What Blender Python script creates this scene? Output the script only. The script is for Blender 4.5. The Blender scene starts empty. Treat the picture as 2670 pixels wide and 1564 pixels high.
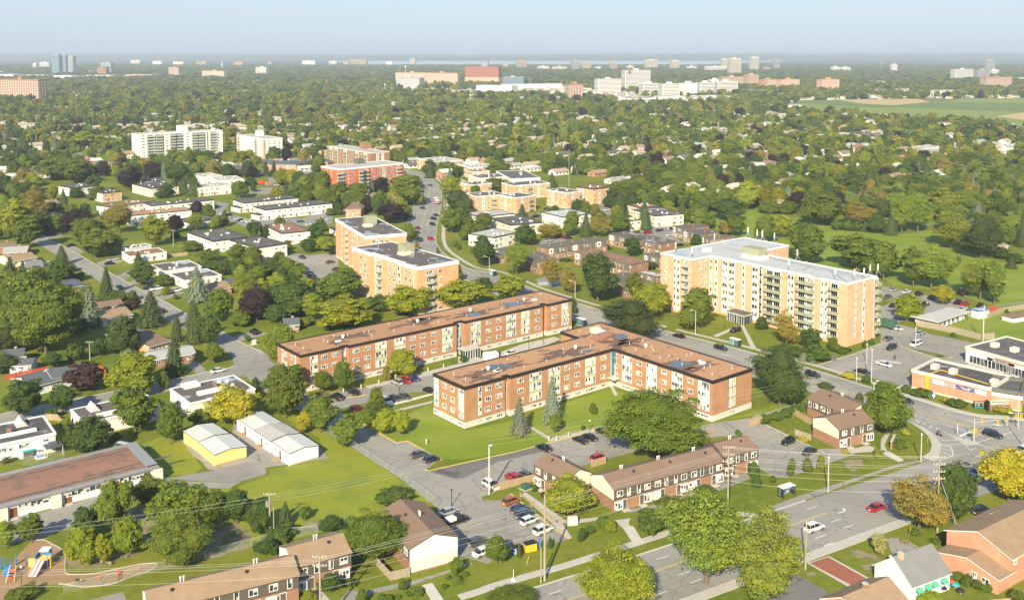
import bpy, bmesh, math, random
import numpy as np
from mathutils import Vector, Matrix, Euler
random.seed(7); RNG = np.random.default_rng(11)
SC = bpy.context.scene; COL = SC.collection
R = math.radians
# ------------------------------------------------------------------ camera
H = 98.0; F = 2560.0; CX = 1335.0; PY = 328.0; HOR = 138.0
TH = math.atan((PY - HOR) / F)
cam = bpy.data.cameras.new('camera'); camo = bpy.data.objects.new('camera', cam); COL.objects.link(camo)
camo.location = (0, 0, H); camo.rotation_euler = (math.pi / 2 - TH, 0, 0)
cam.sensor_fit = 'HORIZONTAL'; cam.sensor_width = 36; cam.lens = F / 2670 * 36
cam.shift_y = -(782 - PY) / 2670; cam.clip_start = 1; cam.clip_end = 60000
SC.camera = camo
# ------------------------------------------------------------------ sky and sun
SUN_EL = R(31); SUN_D = Vector((-0.24, -0.97, 0)).normalized()
w = bpy.data.worlds.new('World'); SC.world = w; w.use_nodes = True
nt = w.node_tree; bg = nt.nodes['Background']
sky = nt.nodes.new('ShaderNodeTexSky'); sky.sky_type = 'NISHITA'; sky.sun_disc = False
sky.sun_elevation = SUN_EL; sky.sun_rotation = math.atan2(SUN_D.x, SUN_D.y); sky.altitude = 100
sky.air_density = 1.0; sky.dust_density = 1.2; sky.ozone_density = 2.2
mxs = nt.nodes.new('ShaderNodeMix'); mxs.data_type = 'RGBA'; mxs.inputs['Factor'].default_value = .72
wtc = nt.nodes.new('ShaderNodeTexCoord'); wsp = nt.nodes.new('ShaderNodeSeparateXYZ'); nt.links.new(wtc.outputs['Generated'], wsp.inputs[0])
wmr = nt.nodes.new('ShaderNodeMapRange'); wmr.inputs['From Min'].default_value = .0; wmr.inputs['From Max'].default_value = .5; nt.links.new(wsp.outputs[2], wmr.inputs['Value'])
wgr = nt.nodes.new('ShaderNodeMix'); wgr.data_type = 'RGBA'; wgr.inputs['A'].default_value = (4.4, 5.3, 6.3, 1); wgr.inputs['B'].default_value = (1.7, 2.8, 4.8, 1); nt.links.new(wmr.outputs[0], wgr.inputs['Factor']); nt.links.new(wgr.outputs['Result'], mxs.inputs['B'])
nt.links.new(sky.outputs[0], mxs.inputs['A']); nt.links.new(mxs.outputs['Result'], bg.inputs[0]); bg.inputs[1].default_value = 0.085
sl = bpy.data.lights.new('sun', 'SUN'); sl.energy = 5.0; sl.angle = R(0.5); sl.color = (1.0, 0.885, 0.66)
so = bpy.data.objects.new('sun', sl); COL.objects.link(so)
dd = Vector((-SUN_D.x * math.cos(SUN_EL), -SUN_D.y * math.cos(SUN_EL), -math.sin(SUN_EL)))
so.rotation_euler = dd.to_track_quat('-Z', 'Y').to_euler(); so.location = (0, 0, 300)
SC.view_settings.view_transform = 'Standard'; SC.view_settings.look = 'None'
SC.view_settings.exposure = 0.82; SC.view_settings.gamma = 1
SC.view_settings.use_curve_mapping = False
SC.cycles.max_bounces = 5; SC.cycles.diffuse_bounces = 3; SC.cycles.glossy_bounces = 2; SC.cycles.volume_bounces = 0
SC.cycles.transparent_max_bounces = 8; SC.cycles.use_adaptive_sampling = True
# ------------------------------------------------------------------ picture point -> place on the ground (or at height z)
ORG = {'a': 100, 'b': 450, 'c': 800, 'd': 1164}; XO = (0, 650, 1300, 1970)
def K(code, u, v):
    if code == 'z': return (2350 + u * .12698, 1050 + v * .12698)
    if code == 'y': return (2370 + u * .11905, 930 + v * .11905)
    if code == 'x': return (2370 + u * .11905, 850 + v * .11905)
    if code == 'w': return (u * .11905, 1380 + v * .11905)
    if code == 'v': return (1350 + u * .13889, 1300 + v * .13889)
    return (XO[int(code[1])] + u * .27778, ORG[code[0]] + v * .27778)
cT, sT = math.cos(TH), math.sin(TH)
def G(p, z=0.0):
    x = (p[0] - CX) / F; y = (PY - p[1]) / F
    d = Vector((x, cT + y * sT, -sT + y * cT))
    t = (z - H) / d.z
    return Vector((d.x * t, d.y * t, z))
def GK(code, u, v, z=0.0): return G(K(code, u, v), z)
def PIX(q):
    dx, dy, dz = q[0], q[1], q[2] - H
    dep = dy * cT - dz * sT; up = dy * sT + dz * cT
    return (CX + F * dx / dep, PY - F * up / dep)
def depth_px(p): return G(p).y
AD = Vector((.767, .641, 0)).normalized(); BD = Vector((-.641, .767, 0)).normalized()
# ------------------------------------------------------------------ materials
MATS = {}
def nmat(name):
    m = bpy.data.materials.new(name); m.use_nodes = True
    return m, m.node_tree, m.node_tree.nodes['Principled BSDF']
def lk(t, a, b): t.links.new(a, b)
def mat(name, c, rough=.85, var=.12, scale=.6, c2=None, sc2=6.0, metal=0, spec=.3, objcol=False, bump=0, stretch=None, thr=None, coat=0):
    """procedural surface: a base colour worn by two octaves of noise"""
    if name in MATS: return MATS[name]
    m, t, b = nmat(name); N = t.nodes
    tc = N.new('ShaderNodeTexCoord'); mp = N.new('ShaderNodeMapping'); lk(t, tc.outputs['Object'], mp.inputs[0])
    if stretch: mp.inputs['Scale'].default_value = stretch
    n1 = N.new('ShaderNodeTexNoise'); n1.inputs['Scale'].default_value = scale; n1.inputs['Detail'].default_value = 5; lk(t, mp.outputs[0], n1.inputs['Vector'])
    n2 = N.new('ShaderNodeTexNoise'); n2.inputs['Scale'].default_value = sc2; n2.inputs['Detail'].default_value = 3; lk(t, mp.outputs[0], n2.inputs['Vector'])
    if objcol:
        oi = N.new('ShaderNodeObjectInfo'); base = oi.outputs['Color']
    else:
        rgb = N.new('ShaderNodeRGB'); rgb.outputs[0].default_value = (*c, 1); base = rgb.outputs[0]
    if c2:
        mx = N.new('ShaderNodeMix'); mx.data_type = 'RGBA'
        rp = N.new('ShaderNodeMapRange'); lo, hi = thr or (.45, .62)
        rp.inputs['From Min'].default_value = lo; rp.inputs['From Max'].default_value = hi
        lk(t, n1.outputs[0], rp.inputs['Value']); lk(t, rp.outputs[0], mx.inputs['Factor'])
        lk(t, base, mx.inputs['A']); mx.inputs['B'].default_value = (*c2, 1); base = mx.outputs['Result']
    ad = N.new('ShaderNodeMath'); ad.operation = 'ADD'; lk(t, n1.outputs[0], ad.inputs[0]); lk(t, n2.outputs[0], ad.inputs[1])
    mr = N.new('ShaderNodeMapRange'); mr.inputs['From Min'].default_value = .6; mr.inputs['From Max'].default_value = 1.4
    mr.inputs['To Min'].default_value = 1 - var; mr.inputs['To Max'].default_value = 1 + var; lk(t, ad.outputs[0], mr.inputs['Value'])
    vm = N.new('ShaderNodeVectorMath'); vm.operation = 'SCALE'; lk(t, base, vm.inputs[0]); lk(t, mr.outputs[0], vm.inputs['Scale'])
    lk(t, vm.outputs[0], b.inputs['Base Color'])
    b.inputs['Roughness'].default_value = rough; b.inputs['Metallic'].default_value = metal
    b.inputs['Specular IOR Level'].default_value = spec; b.inputs['Coat Weight'].default_value = coat
    if bump:
        bp = N.new('ShaderNodeBump'); bp.inputs['Strength'].default_value = bump; lk(t, n2.outputs[0], bp.inputs['Height']); lk(t, bp.outputs[0], b.inputs['Normal'])
    MATS[name] = m; return m
def brick_mat(name, c1, c2, mortar):
    m, t, b = nmat(name); N = t.nodes
    tc = N.new('ShaderNodeTexCoord'); sp = N.new('ShaderNodeSeparateXYZ'); lk(t, tc.outputs['Object'], sp.inputs[0])
    s = N.new('ShaderNodeMath'); s.operation = 'ADD'; lk(t, sp.outputs[0], s.inputs[0]); lk(t, sp.outputs[1], s.inputs[1])
    cb = N.new('ShaderNodeCombineXYZ'); lk(t, s.outputs[0], cb.inputs[0]); lk(t, sp.outputs[2], cb.inputs[1])
    br = N.new('ShaderNodeTexBrick'); br.inputs['Scale'].default_value = 1; br.inputs['Brick Width'].default_value = .42; br.inputs['Row Height'].default_value = .16
    br.inputs['Mortar Size'].default_value = .012; br.inputs['Color1'].default_value = (*c1, 1); br.inputs['Color2'].default_value = (*c2, 1); br.inputs['Mortar'].default_value = (*mortar, 1)
    lk(t, cb.outputs[0], br.inputs['Vector'])
    n = N.new('ShaderNodeTexNoise'); n.inputs['Scale'].default_value = .35; n.inputs['Detail'].default_value = 6; lk(t, tc.outputs['Object'], n.inputs['Vector'])
    mr = N.new('ShaderNodeMapRange'); mr.inputs['From Min'].default_value = .3; mr.inputs['From Max'].default_value = .7; mr.inputs['To Min'].default_value = .88; mr.inputs['To Max'].default_value = 1.12
    lk(t, n.outputs[0], mr.inputs['Value'])
    vm = N.new('ShaderNodeVectorMath'); vm.operation = 'SCALE'; lk(t, br.outputs[0], vm.inputs[0]); lk(t, mr.outputs[0], vm.inputs['Scale'])
    lk(t, vm.outputs[0], b.inputs['Base Color']); b.inputs['Roughness'].default_value = .9; b.inputs['Specular IOR Level'].default_value = .2
    MATS[name] = m; return m
M = MATS
brick_mat('brick_red', (.43, .215, .105), (.375, .18, .09), (.42, .27, .17))
brick_mat('brick_orange', (.63, .365, .19), (.57, .32, .155), (.58, .39, .24))
brick_mat('brick_yellow', (.67, .39, .235), (.62, .35, .20), (.62, .42, .28))
brick_mat('brick_vermilion', (.55, .14, .055), (.50, .12, .045), (.48, .2, .11))
brick_mat('brick_brown', (.32, .17, .10), (.27, .14, .08), (.33, .22, .15))
brick_mat('brick_plaza', (.56, .27, .17), (.52, .25, .15), (.56, .33, .22))
mat('roof_terracotta', (.42, .232, .12), var=.09, scale=.35, c2=(.24, .14, .09), thr=(.60, .63))
mat('roof_tar', (.085, .08, .075), var=.25, scale=.22, c2=(.24, .25, .26), thr=(.55, .75), sc2=2.5)
mat('roof_tar_plain', (.10, .095, .088), var=.25, scale=.25, c2=(.17, .165, .155), thr=(.5, .8), sc2=2.5)
mat('roof_patchy', (.12, .10, .09), var=.2, scale=.16, c2=(.33, .37, .43), thr=(.56, .62), sc2=1.5)
mat('roof_membrane', (.45, .45, .44), var=.16, scale=.13, c2=(.30, .38, .45), thr=(.56, .64), sc2=1.5)
mat('roof_gravel', (.42, .40, .36), var=.18, scale=.25, c2=(.28, .26, .23), thr=(.52, .7))
mat('roof_moss', (.13, .115, .09), var=.3, scale=.5, c2=(.10, .13, .045), thr=(.56, .66))
mat('roof_rust', (.27, .145, .095), var=.14, scale=.3, c2=(.18, .11, .08), thr=(.52, .62))
mat('shingle_brown', (.21, .14, .095), var=.14, scale=.4, sc2=14, bump=.2)
mat('shingle_tan', (.30, .205, .125), var=.2, scale=.5, sc2=14, bump=.2)
mat('shingle_grey', (.20, .20, .19), var=.13, scale=.4, sc2=14)
mat('shingle_slate', (.10, .11, .12), var=.14, scale=.4, sc2=14)
mat('shingle_pale', (.36, .36, .34), var=.1, scale=.4, sc2=14)
mat('cladding_dark', (.105, .085, .068), var=.12, sc2=12)
mat('cladding_grey', (.13, .13, .115), var=.12, sc2=12)
mat('white_paint', (.76, .75, .72), var=.05, scale=.4)
mat('cream_stucco', (.74, .65, .50), var=.05, scale=.5)
mat('white_brick', (.74, .71, .65), var=.07, scale=.5)
mat('concrete', (.46, .44, .39), var=.12, scale=.5)
mat('concrete_pale', (.58, .55, .48), var=.1, scale=.5)
mat('sidewalk', (.43, .405, .355), var=.1, scale=.6, sc2=5)
mat('asphalt', (.29, .275, .24), var=.13, scale=.06, sc2=1.2, c2=(.25, .235, .205), thr=(.5, .62))
mat('asphalt_road', (.285, .272, .24), var=.1, scale=.05, sc2=1.0, c2=(.25, .238, .208), thr=(.48, .6))
mat('asphalt_dark', (.16, .152, .14), var=.12, scale=.2)
mat('asphalt_far', (.24, .23, .21), var=.1, scale=.05)
mat('gravel', (.27, .255, .225), var=.3, scale=.25, sc2=5, c2=(.2, .19, .16))
mat('mulch', (.33, .215, .115), var=.22, scale=.4, sc2=9, c2=(.24, .15, .08), thr=(.5, .7))
mat('bare_soil', (.27, .22, .14), var=.2, scale=.3, sc2=4, c2=(.13, .15, .04))
mat('paint_white', (.7, .7, .66), var=.12, sc2=9, rough=.7)
mat('paint_yellow', (.62, .43, .11), var=.12, sc2=9, rough=.7)
mat('kerb', (.45, .43, .38), var=.12)
mat('black_trim', (.028, .022, .02), var=.1, rough=.6)
mat('white_trim', (.78, .77, .74), var=.04, rough=.6)
mat('green_panel', (.40, .43, .24), var=.06)
mat('green_rail', (.30, .31, .21), var=.1)
mat('grey_rail', (.40, .42, .36), var=.1)
mat('metal_grey', (.38, .38, .37), var=.12, rough=.5, metal=.4)
mat('metal_white', (.68, .68, .66), var=.08, rough=.5)
mat('steel_pole', (.52, .52, .49), var=.08, rough=.55, metal=.2)
mat('wood_pole', (.34, .30, .22), var=.2, scale=1, stretch=(1, 1, .1))
mat('wood_fence', (.40, .29, .17), var=.25, scale=2, sc2=11, stretch=(1, 1, .2))
mat('wood_fence_grey', (.33, .28, .2), var=.25, scale=2, sc2=11, stretch=(1, 1, .2))
mat('red_paint', (.45, .09, .03), var=.1)
mat('trunk_bark', (.15, .115, .08), var=.3, scale=2, stretch=(1, 1, .2))
mat('awning_green', (.10,.42,.26)); mat('green_dark', (.05,.12,.08)); mat('yellow_siding', (.78, .55, .21), var=.05, scale=.4)
mat('blue_siding', (.55, .60, .66), var=.06, scale=.4)
mat('door_brown', (.22, .075, .03), var=.1)
mat('traffic_yellow', (.75, .45, .03), var=.08, rough=.5)
mat('rubber', (.02, .02, .02), var=.2)
mat('rim', (.45, .45, .46), metal=.7, rough=.35)
mat('lamp_red', (.35, .01, .01), rough=.3)
mat('lamp_clear', (.75, .75, .72), rough=.2)
mat('tint', (.5, .5, .5), objcol=True, var=.08)
mat('tint_roof', (.5, .5, .5), objcol=True, var=.16, scale=.4, sc2=12)
mat('paint_car', (.5, .5, .5), objcol=True, var=.03, rough=.28, metal=.25, spec=.5, coat=.6)
mat('wire', (.5, .49, .46), var=.05, rough=.6)
mat('chain', (.42, .46, .38), var=.05, rough=.6)
mat('skin', (.5, .3, .2), var=.05)
mat('cloth_dark', (.03, .035, .05), var=.2)
def glass_mat(name, dark, light, p):
    m, t, b = nmat(name); N = t.nodes
    oi = N.new('ShaderNodeObjectInfo'); tc = N.new('ShaderNodeTexCoord')
    gz = N.new('ShaderNodeNewGeometry'); sp = N.new('ShaderNodeVectorMath'); sp.operation = 'SNAP'; sp.inputs[1].default_value = (.62, .62, 5)
    lk(t, tc.outputs['Object'], sp.inputs[0])
    ad = N.new('ShaderNodeVectorMath'); ad.operation = 'ADD'; lk(t, sp.outputs[0], ad.inputs[0]); lk(t, oi.outputs['Random'], ad.inputs[1])
    wn = N.new('ShaderNodeTexWhiteNoise'); wn.noise_dimensions = '3D'; lk(t, ad.outputs[0], wn.inputs['Vector'])
    mr = N.new('ShaderNodeMapRange'); mr.inputs['From Min'].default_value = p; mr.inputs['From Max'].default_value = p + .12; lk(t, wn.outputs['Value'], mr.inputs['Value'])
    mx = N.new('ShaderNodeMix'); mx.data_type = 'RGBA'; mx.inputs['A'].default_value = (*dark, 1); mx.inputs['B'].default_value = (*light, 1)
    lk(t, mr.outputs[0], mx.inputs['Factor']); lk(t, mx.outputs['Result'], b.inputs['Base Color'])
    b.inputs['Roughness'].default_value = .12; b.inputs['Specular IOR Level'].default_value = .5
    MATS[name] = m
glass_mat('glass', (.035, .045, .05), (.50, .48, .42), .55)
glass_mat('glass_curtain', (.06, .07, .07), (.60, .57, .50), .33)
glass_mat('glass_dark', (.025, .035, .04), (.12, .14, .15), .6)
glass_mat('glass_blue', (.07, .16, .19), (.30, .42, .42), .5)
glass_mat('glass_car', (.012, .016, .02), (.03, .035, .04), .5)
def leaf_mat(name, attr=False, gain=1.0):
    m, t, b = nmat(name); N = t.nodes
    if attr:
        oi = N.new('ShaderNodeAttribute'); oi.attribute_type = 'INSTANCER'; oi.attribute_name = 'tint'; col = oi.outputs['Color']
    else:
        oi = N.new('ShaderNodeObjectInfo'); col = oi.outputs['Color']
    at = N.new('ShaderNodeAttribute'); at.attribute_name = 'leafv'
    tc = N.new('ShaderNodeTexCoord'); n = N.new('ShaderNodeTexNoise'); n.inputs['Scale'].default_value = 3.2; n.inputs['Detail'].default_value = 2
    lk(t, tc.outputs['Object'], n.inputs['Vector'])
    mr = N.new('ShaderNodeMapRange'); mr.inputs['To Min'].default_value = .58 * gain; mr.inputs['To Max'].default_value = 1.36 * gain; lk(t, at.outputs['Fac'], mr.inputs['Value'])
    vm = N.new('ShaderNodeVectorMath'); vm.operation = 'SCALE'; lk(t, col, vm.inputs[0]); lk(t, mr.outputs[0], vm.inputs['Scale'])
    mr2 = N.new('ShaderNodeMapRange'); mr2.inputs['From Min'].default_value = .3; mr2.inputs['From Max'].default_value = .7; lk(t, n.outputs[0], mr2.inputs['Value'])
    hs = N.new('ShaderNodeVectorMath'); hs.operation = 'MULTIPLY'
    mx = N.new('ShaderNodeMix'); mx.data_type = 'RGBA'; mx.inputs['A'].default_value = (.85, .95, 1, 1); mx.inputs['B'].default_value = (1.3, 1.08, .8, 1); lk(t, mr2.outputs[0], mx.inputs['Factor'])
    lk(t, vm.outputs[0], hs.inputs[0]); lk(t, mx.outputs['Result'], hs.inputs[1])
    lk(t, hs.outputs[0], b.inputs['Base Color']); b.inputs['Roughness'].default_value = .75; b.inputs['Specular IOR Level'].default_value = .18
    MATS[name] = m
leaf_mat('foliage', False, 1.08); leaf_mat('foliage_far', True, .94)
def ground_mat():
    m, t, b = nmat('grass'); N = t.nodes
    tc = N.new('ShaderNodeTexCoord')
    def noise(s, d=5):
        n = N.new('ShaderNodeTexNoise'); n.inputs['Scale'].default_value = s; n.inputs['Detail'].default_value = d; lk(t, tc.outputs['Object'], n.inputs['Vector']); return n
    a, c, e = noise(.035, 6), noise(.5, 5), noise(5, 2)
    mx = N.new('ShaderNodeMix'); mx.data_type = 'RGBA'; mx.inputs['A'].default_value = (.115, .155, .014, 1); mx.inputs['B'].default_value = (.175, .19, .022, 1)
    r1 = N.new('ShaderNodeMapRange'); r1.inputs['From Min'].default_value = .4; r1.inputs['From Max'].default_value = .62; lk(t, a.outputs[0], r1.inputs['Value']); lk(t, r1.outputs[0], mx.inputs['Factor'])
    m2 = N.new('ShaderNodeMix'); m2.data_type = 'RGBA'; m2.inputs['B'].default_value = (.175, .155, .06, 1); lk(t, mx.outputs['Result'], m2.inputs['A'])
    r2 = N.new('ShaderNodeMapRange'); r2.inputs['From Min'].default_value = .55; r2.inputs['From Max'].default_value = .74; lk(t, c.outputs[0], r2.inputs['Value']); lk(t, r2.outputs[0], m2.inputs['Factor'])
    ad = N.new('ShaderNodeMath'); ad.operation = 'ADD'; lk(t, c.outputs[0], ad.inputs[0]); lk(t, e.outputs[0], ad.inputs[1])
    r3 = N.new('ShaderNodeMapRange'); r3.inputs['From Min'].default_value = .6; r3.inputs['From Max'].default_value = 1.4; r3.inputs['To Min'].default_value = .72; r3.inputs['To Max'].default_value = 1.28; lk(t, ad.outputs[0], r3.inputs['Value'])
    vm = N.new('ShaderNodeVectorMath'); vm.operation = 'SCALE'; lk(t, m2.outputs['Result'], vm.inputs[0]); lk(t, r3.outputs[0], vm.inputs['Scale'])
    lk(t, vm.outputs[0], b.inputs['Base Color']); b.inputs['Roughness'].default_value = .95; b.inputs['Specular IOR Level'].default_value = .1
    MATS['grass'] = m
ground_mat()
def crack(name, s_=.16, wd=.006, dark=.62):
    m = MATS[name]; t = m.node_tree; N = t.nodes; b = N['Principled BSDF']; src = b.inputs['Base Color'].links[0].from_socket
    ge = N.new('ShaderNodeNewGeometry'); nz = N.new('ShaderNodeTexNoise'); nz.inputs['Scale'].default_value = .5; lk(t, ge.outputs['Position'], nz.inputs['Vector'])
    ma = N.new('ShaderNodeVectorMath'); ma.operation = 'MULTIPLY_ADD'; lk(t, nz.outputs['Color'], ma.inputs[0]); ma.inputs[1].default_value = (2.2, 2.2, 0); lk(t, ge.outputs['Position'], ma.inputs[2])
    v = N.new('ShaderNodeTexVoronoi'); v.feature = 'DISTANCE_TO_EDGE'; v.inputs['Scale'].default_value = s_; lk(t, ma.outputs[0], v.inputs['Vector'])
    mr = N.new('ShaderNodeMapRange'); mr.inputs['From Min'].default_value = wd; mr.inputs['From Max'].default_value = wd * 2.2; mr.inputs['To Min'].default_value = dark; lk(t, v.outputs['Distance'], mr.inputs['Value'])
    v2 = N.new('ShaderNodeTexVoronoi'); v2.inputs['Scale'].default_value = .045; v2.feature = 'F1'; lk(t, ge.outputs['Position'], v2.inputs['Vector']); sp = N.new('ShaderNodeSeparateColor'); lk(t, v2.outputs['Color'], sp.inputs[0])
    m2 = N.new('ShaderNodeMapRange'); m2.inputs['To Min'].default_value = .90; m2.inputs['To Max'].default_value = 1.07; lk(t, sp.outputs[0], m2.inputs['Value'])
    n3 = N.new('ShaderNodeTexNoise'); n3.inputs['Scale'].default_value = .35; n3.inputs['Detail'].default_value = 6; lk(t, ge.outputs['Position'], n3.inputs['Vector'])
    m3 = N.new('ShaderNodeMapRange'); m3.inputs['From Min'].default_value = .60; m3.inputs['From Max'].default_value = .74; m3.inputs['To Min'].default_value = 1; m3.inputs['To Max'].default_value = .74; lk(t, n3.outputs[0], m3.inputs['Value'])
    a = N.new('ShaderNodeMath'); a.operation = 'MULTIPLY'; lk(t, mr.outputs[0], a.inputs[0]); lk(t, m2.outputs[0], a.inputs[1]); c = N.new('ShaderNodeMath'); c.operation = 'MULTIPLY'; lk(t, a.outputs[0], c.inputs[0]); lk(t, m3.outputs[0], c.inputs[1])
    sc = N.new('ShaderNodeVectorMath'); sc.operation = 'SCALE'; lk(t, src, sc.inputs[0]); lk(t, c.outputs[0], sc.inputs['Scale']); lk(t, sc.outputs[0], b.inputs['Base Color'])
crack('asphalt', .14); crack('asphalt_road', .07, .004, .7); crack('asphalt_dark', .1); crack('roof_terracotta', .1, .0016, .8); crack('roof_tar', .2, .006, 1.35)
mat('grass_park', (.172, .228, .013), var=.2, scale=.09, sc2=1.3, c2=(.20, .235, .03), stretch=(.25, 1, 1))
mat('grass_meadow', (.23, .25, .016), var=.32, scale=.12, sc2=2.2, c2=(.14, .175, .02), thr=(.45, .65))
mat('forest_floor', (.035, .05, .018), var=.4, scale=.02, sc2=.2, c2=(.06, .075, .03))
mat('field_green', (.13, .18, .04), var=.08, scale=.01)
mat('field_light', (.20, .24, .05), var=.08, scale=.01)
mat('field_wheat', (.45, .34, .16), var=.08, scale=.01)
mat('water', (.45, .55, .62), rough=.12, var=.03, scale=.002, spec=.5)
mat('far_hill', (.04, .06, .03), var=.4, scale=.002, sc2=.01)
mat('brick_paver', (.30, .11, .07), var=.25, scale=1, sc2=6)
mat('roof_terracotta_d', (.36, .18, .11), var=.1, scale=.3, c2=(.13, .085, .065), thr=(.5, .56), stretch=(1, .3, 1))
# ------------------------------------------------------------------ mesh building
class MB:
    def __init__(s): s.v = []; s.f = []; s.m = []
    def poly(s, pts, mi=0):
        n = len(s.v); s.v += [tuple(p) for p in pts]; s.f.append(tuple(range(n, n + len(pts)))); s.m.append(mi); return s
    def box(s, x0, x1, y0, y1, z0, z1, mi=0, T=None):
        c = [Vector((x, y, z)) for z in (z0, z1) for y in (y0, y1) for x in (x0, x1)]
        if T is not None: c = [T @ p for p in c]
        n = len(s.v); s.v += [tuple(p) for p in c]
        for q in ((0, 2, 3, 1), (4, 5, 7, 6), (0, 1, 5, 4), (2, 6, 7, 3), (0, 4, 6, 2), (1, 3, 7, 5)):
            s.f.append(tuple(n + i for i in q)); s.m.append(mi)
        return s
    def tube(s, a, b, r0, r1=None, n=6, mi=0, cap=True):
        a = Vector(a); b = Vector(b); r1 = r0 if r1 is None else r1
        d = (b - a); q = d.to_track_quat('Z', 'Y'); k = len(s.v)
        for p, r in ((a, r0), (b, r1)):
            for i in range(n):
                t = 2 * math.pi * i / n; s.v.append(tuple(p + q @ Vector((r * math.cos(t), r * math.sin(t), 0))))
        for i in range(n):
            j = (i + 1) % n; s.f.append((k + i, k + j, k + n + j, k + n + i)); s.m.append(mi)
        if cap:
            s.f.append(tuple(k + n + i for i in range(n))); s.m.append(mi); s.f.append(tuple(k + n - 1 - i for i in range(n))); s.m.append(mi)
        return s
    def prism(s, pts, z0, z1, mi=0, top=True, bottom=False, side=True):
        k = len(s.v); n = len(pts)
        s.v += [(p[0], p[1], z0) for p in pts] + [(p[0], p[1], z1) for p in pts]
        if side:
            for i in range(n):
                j = (i + 1) % n; s.f.append((k + i, k + j, k + n + j, k + n + i)); s.m.append(mi)
        if top: s.f.append(tuple(k + n + i for i in range(n))); s.m.append(mi)
        if bottom: s.f.append(tuple(k + n - 1 - i for i in range(n))); s.m.append(mi)
        return s
    def mesh(s, name, mats):
        me = bpy.data.meshes.new(name); me.from_pydata(s.v, [], s.f)
        for m_ in ([mats] if isinstance(mats, str) else mats): me.materials.append(M[m_])
        if any(s.m): me.polygons.foreach_set('material_index', s.m)
        me.update(); return me
    def build(s, name, mats, parent=None, loc=None, kind=None, smooth=False):
        me = s.mesh(name, mats)
        if smooth: me.shade_smooth()
        return put(name, me, parent, loc, kind=kind)
def put(name, data, parent=None, loc=None, rz=0, scale=None, color=None, kind=None):
    o = bpy.data.objects.new(name, data); COL.objects.link(o)
    if parent: o.parent = parent
    if loc is not None: o.location = loc
    if rz: o.rotation_euler = (0, 0, rz)
    if scale is not None: o.scale = scale
    if color: o.color = (*color, 1)
    if kind: o['kind'] = kind
    return o
REG = []
def reg(o, desc, cat, kindkey=None, group=None):
    """remember a thing whose label is composed at the end from its look and its surroundings"""
    o['category'] = cat
    if group: o['group'] = group
    REG.append((o, desc, kindkey or cat))
def thing(name, label, cat, loc=(0, 0, 0), rz=0, group=None):
    o = put(name, None, None, loc, rz); o.empty_display_size = .1
    o['label'] = label; o['category'] = cat
    if group: o['group'] = group
    return o
CACHE = {}
def cached(key, fn):
    if key not in CACHE: CACHE[key] = fn()
    return CACHE[key]
def area2(p): return sum(p[i][0] * p[(i + 1) % len(p)][1] - p[(i + 1) % len(p)][0] * p[i][1] for i in range(len(p)))
def inset(p, d):
    """move every edge of a ccw polygon inwards by d"""
    out = []; n = len(p)
    for i in range(n):
        a, b, c = Vector(p[i - 1][:2]), Vector(p[i][:2]), Vector(p[(i + 1) % n][:2])
        e1 = (b - a).normalized(); e2 = (c - b).normalized()
        n1 = Vector((-e1.y, e1.x)); n2 = Vector((-e2.y, e2.x)); s_ = n1 + n2
        k = s_.dot(n1); out.append(tuple(b + s_ * (d / k if abs(k) > .2 else d)))
    return out
def rectify(pts, ang=None):
    """square up a rectilinear footprint; pts are ground vectors. returns pts, angle"""
    n = len(pts)
    if ang is None:
        sx = sy = 0
        for i in range(n):
            d = pts[(i + 1) % n] - pts[i]; L = math.hypot(d.x, d.y); a = math.atan2(d.y, d.x) * 4
            sx += L * L * math.cos(a); sy += L * L * math.sin(a)
        ang = math.atan2(sy, sx) / 4
    c, s_ = math.cos(-ang), math.sin(-ang)
    q = [[p.x * c - p.y * s_, p.x * s_ + p.y * c] for p in pts]
    fixx = [0] * n; fixy = [0] * n
    for _ in range(30):
        for i in range(n):
            j = (i + 1) % n; dx = abs(q[j][0] - q[i][0]); dy = abs(q[j][1] - q[i][1])
            k = 0 if dx < dy else 1
            mval = (q[i][k] + q[j][k]) / 2; q[i][k] = q[j][k] = mval
    c, s_ = math.cos(ang), math.sin(ang)
    return [Vector((x * c - y * s_, x * s_ + y * c, 0)) for x, y in q], ang
# ------------------------------------------------------------------ windows, balconies
def win_mesh(w_, h_, n=2, low=False, t=.09):
    def f():
        a = MB(); x0, x1, z0, z1 = -w_ / 2, w_ / 2, -h_ / 2, h_ / 2
        a.box(x0, x1, -.05, .10, z0, z0 + t); a.box(x0, x1, -.05, .08, z1 - t, z1)
        a.box(x0, x0 + t, -.05, .08, z0 + t, z1 - t); a.box(x1 - t, x1, -.05, .08, z0 + t, z1 - t)
        for i in range(1, n):
            x = x0 + (x1 - x0) * i / n; a.box(x - t * .45, x + t * .45, -.03, .07, z0 + t, z1 - t)
        if low:
            zz = z0 + (z1 - z0) * .26; a.box(x0 + t, x1 - t, -.03, .075, zz - .05, zz + .05)
        return a.mesh('window', 'white_trim')
    return cached(('wf', w_, h_, n, low, t), f)
def pane_mesh(w_, h_, m_):
    def f():
        a = MB(); a.box(-w_ / 2 + .06, w_ / 2 - .06, -.04, .03, -h_ / 2 + .06, h_ / 2 - .06); return a.mesh('pane', m_)
    return cached(('wp', w_, h_, m_), f)
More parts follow.
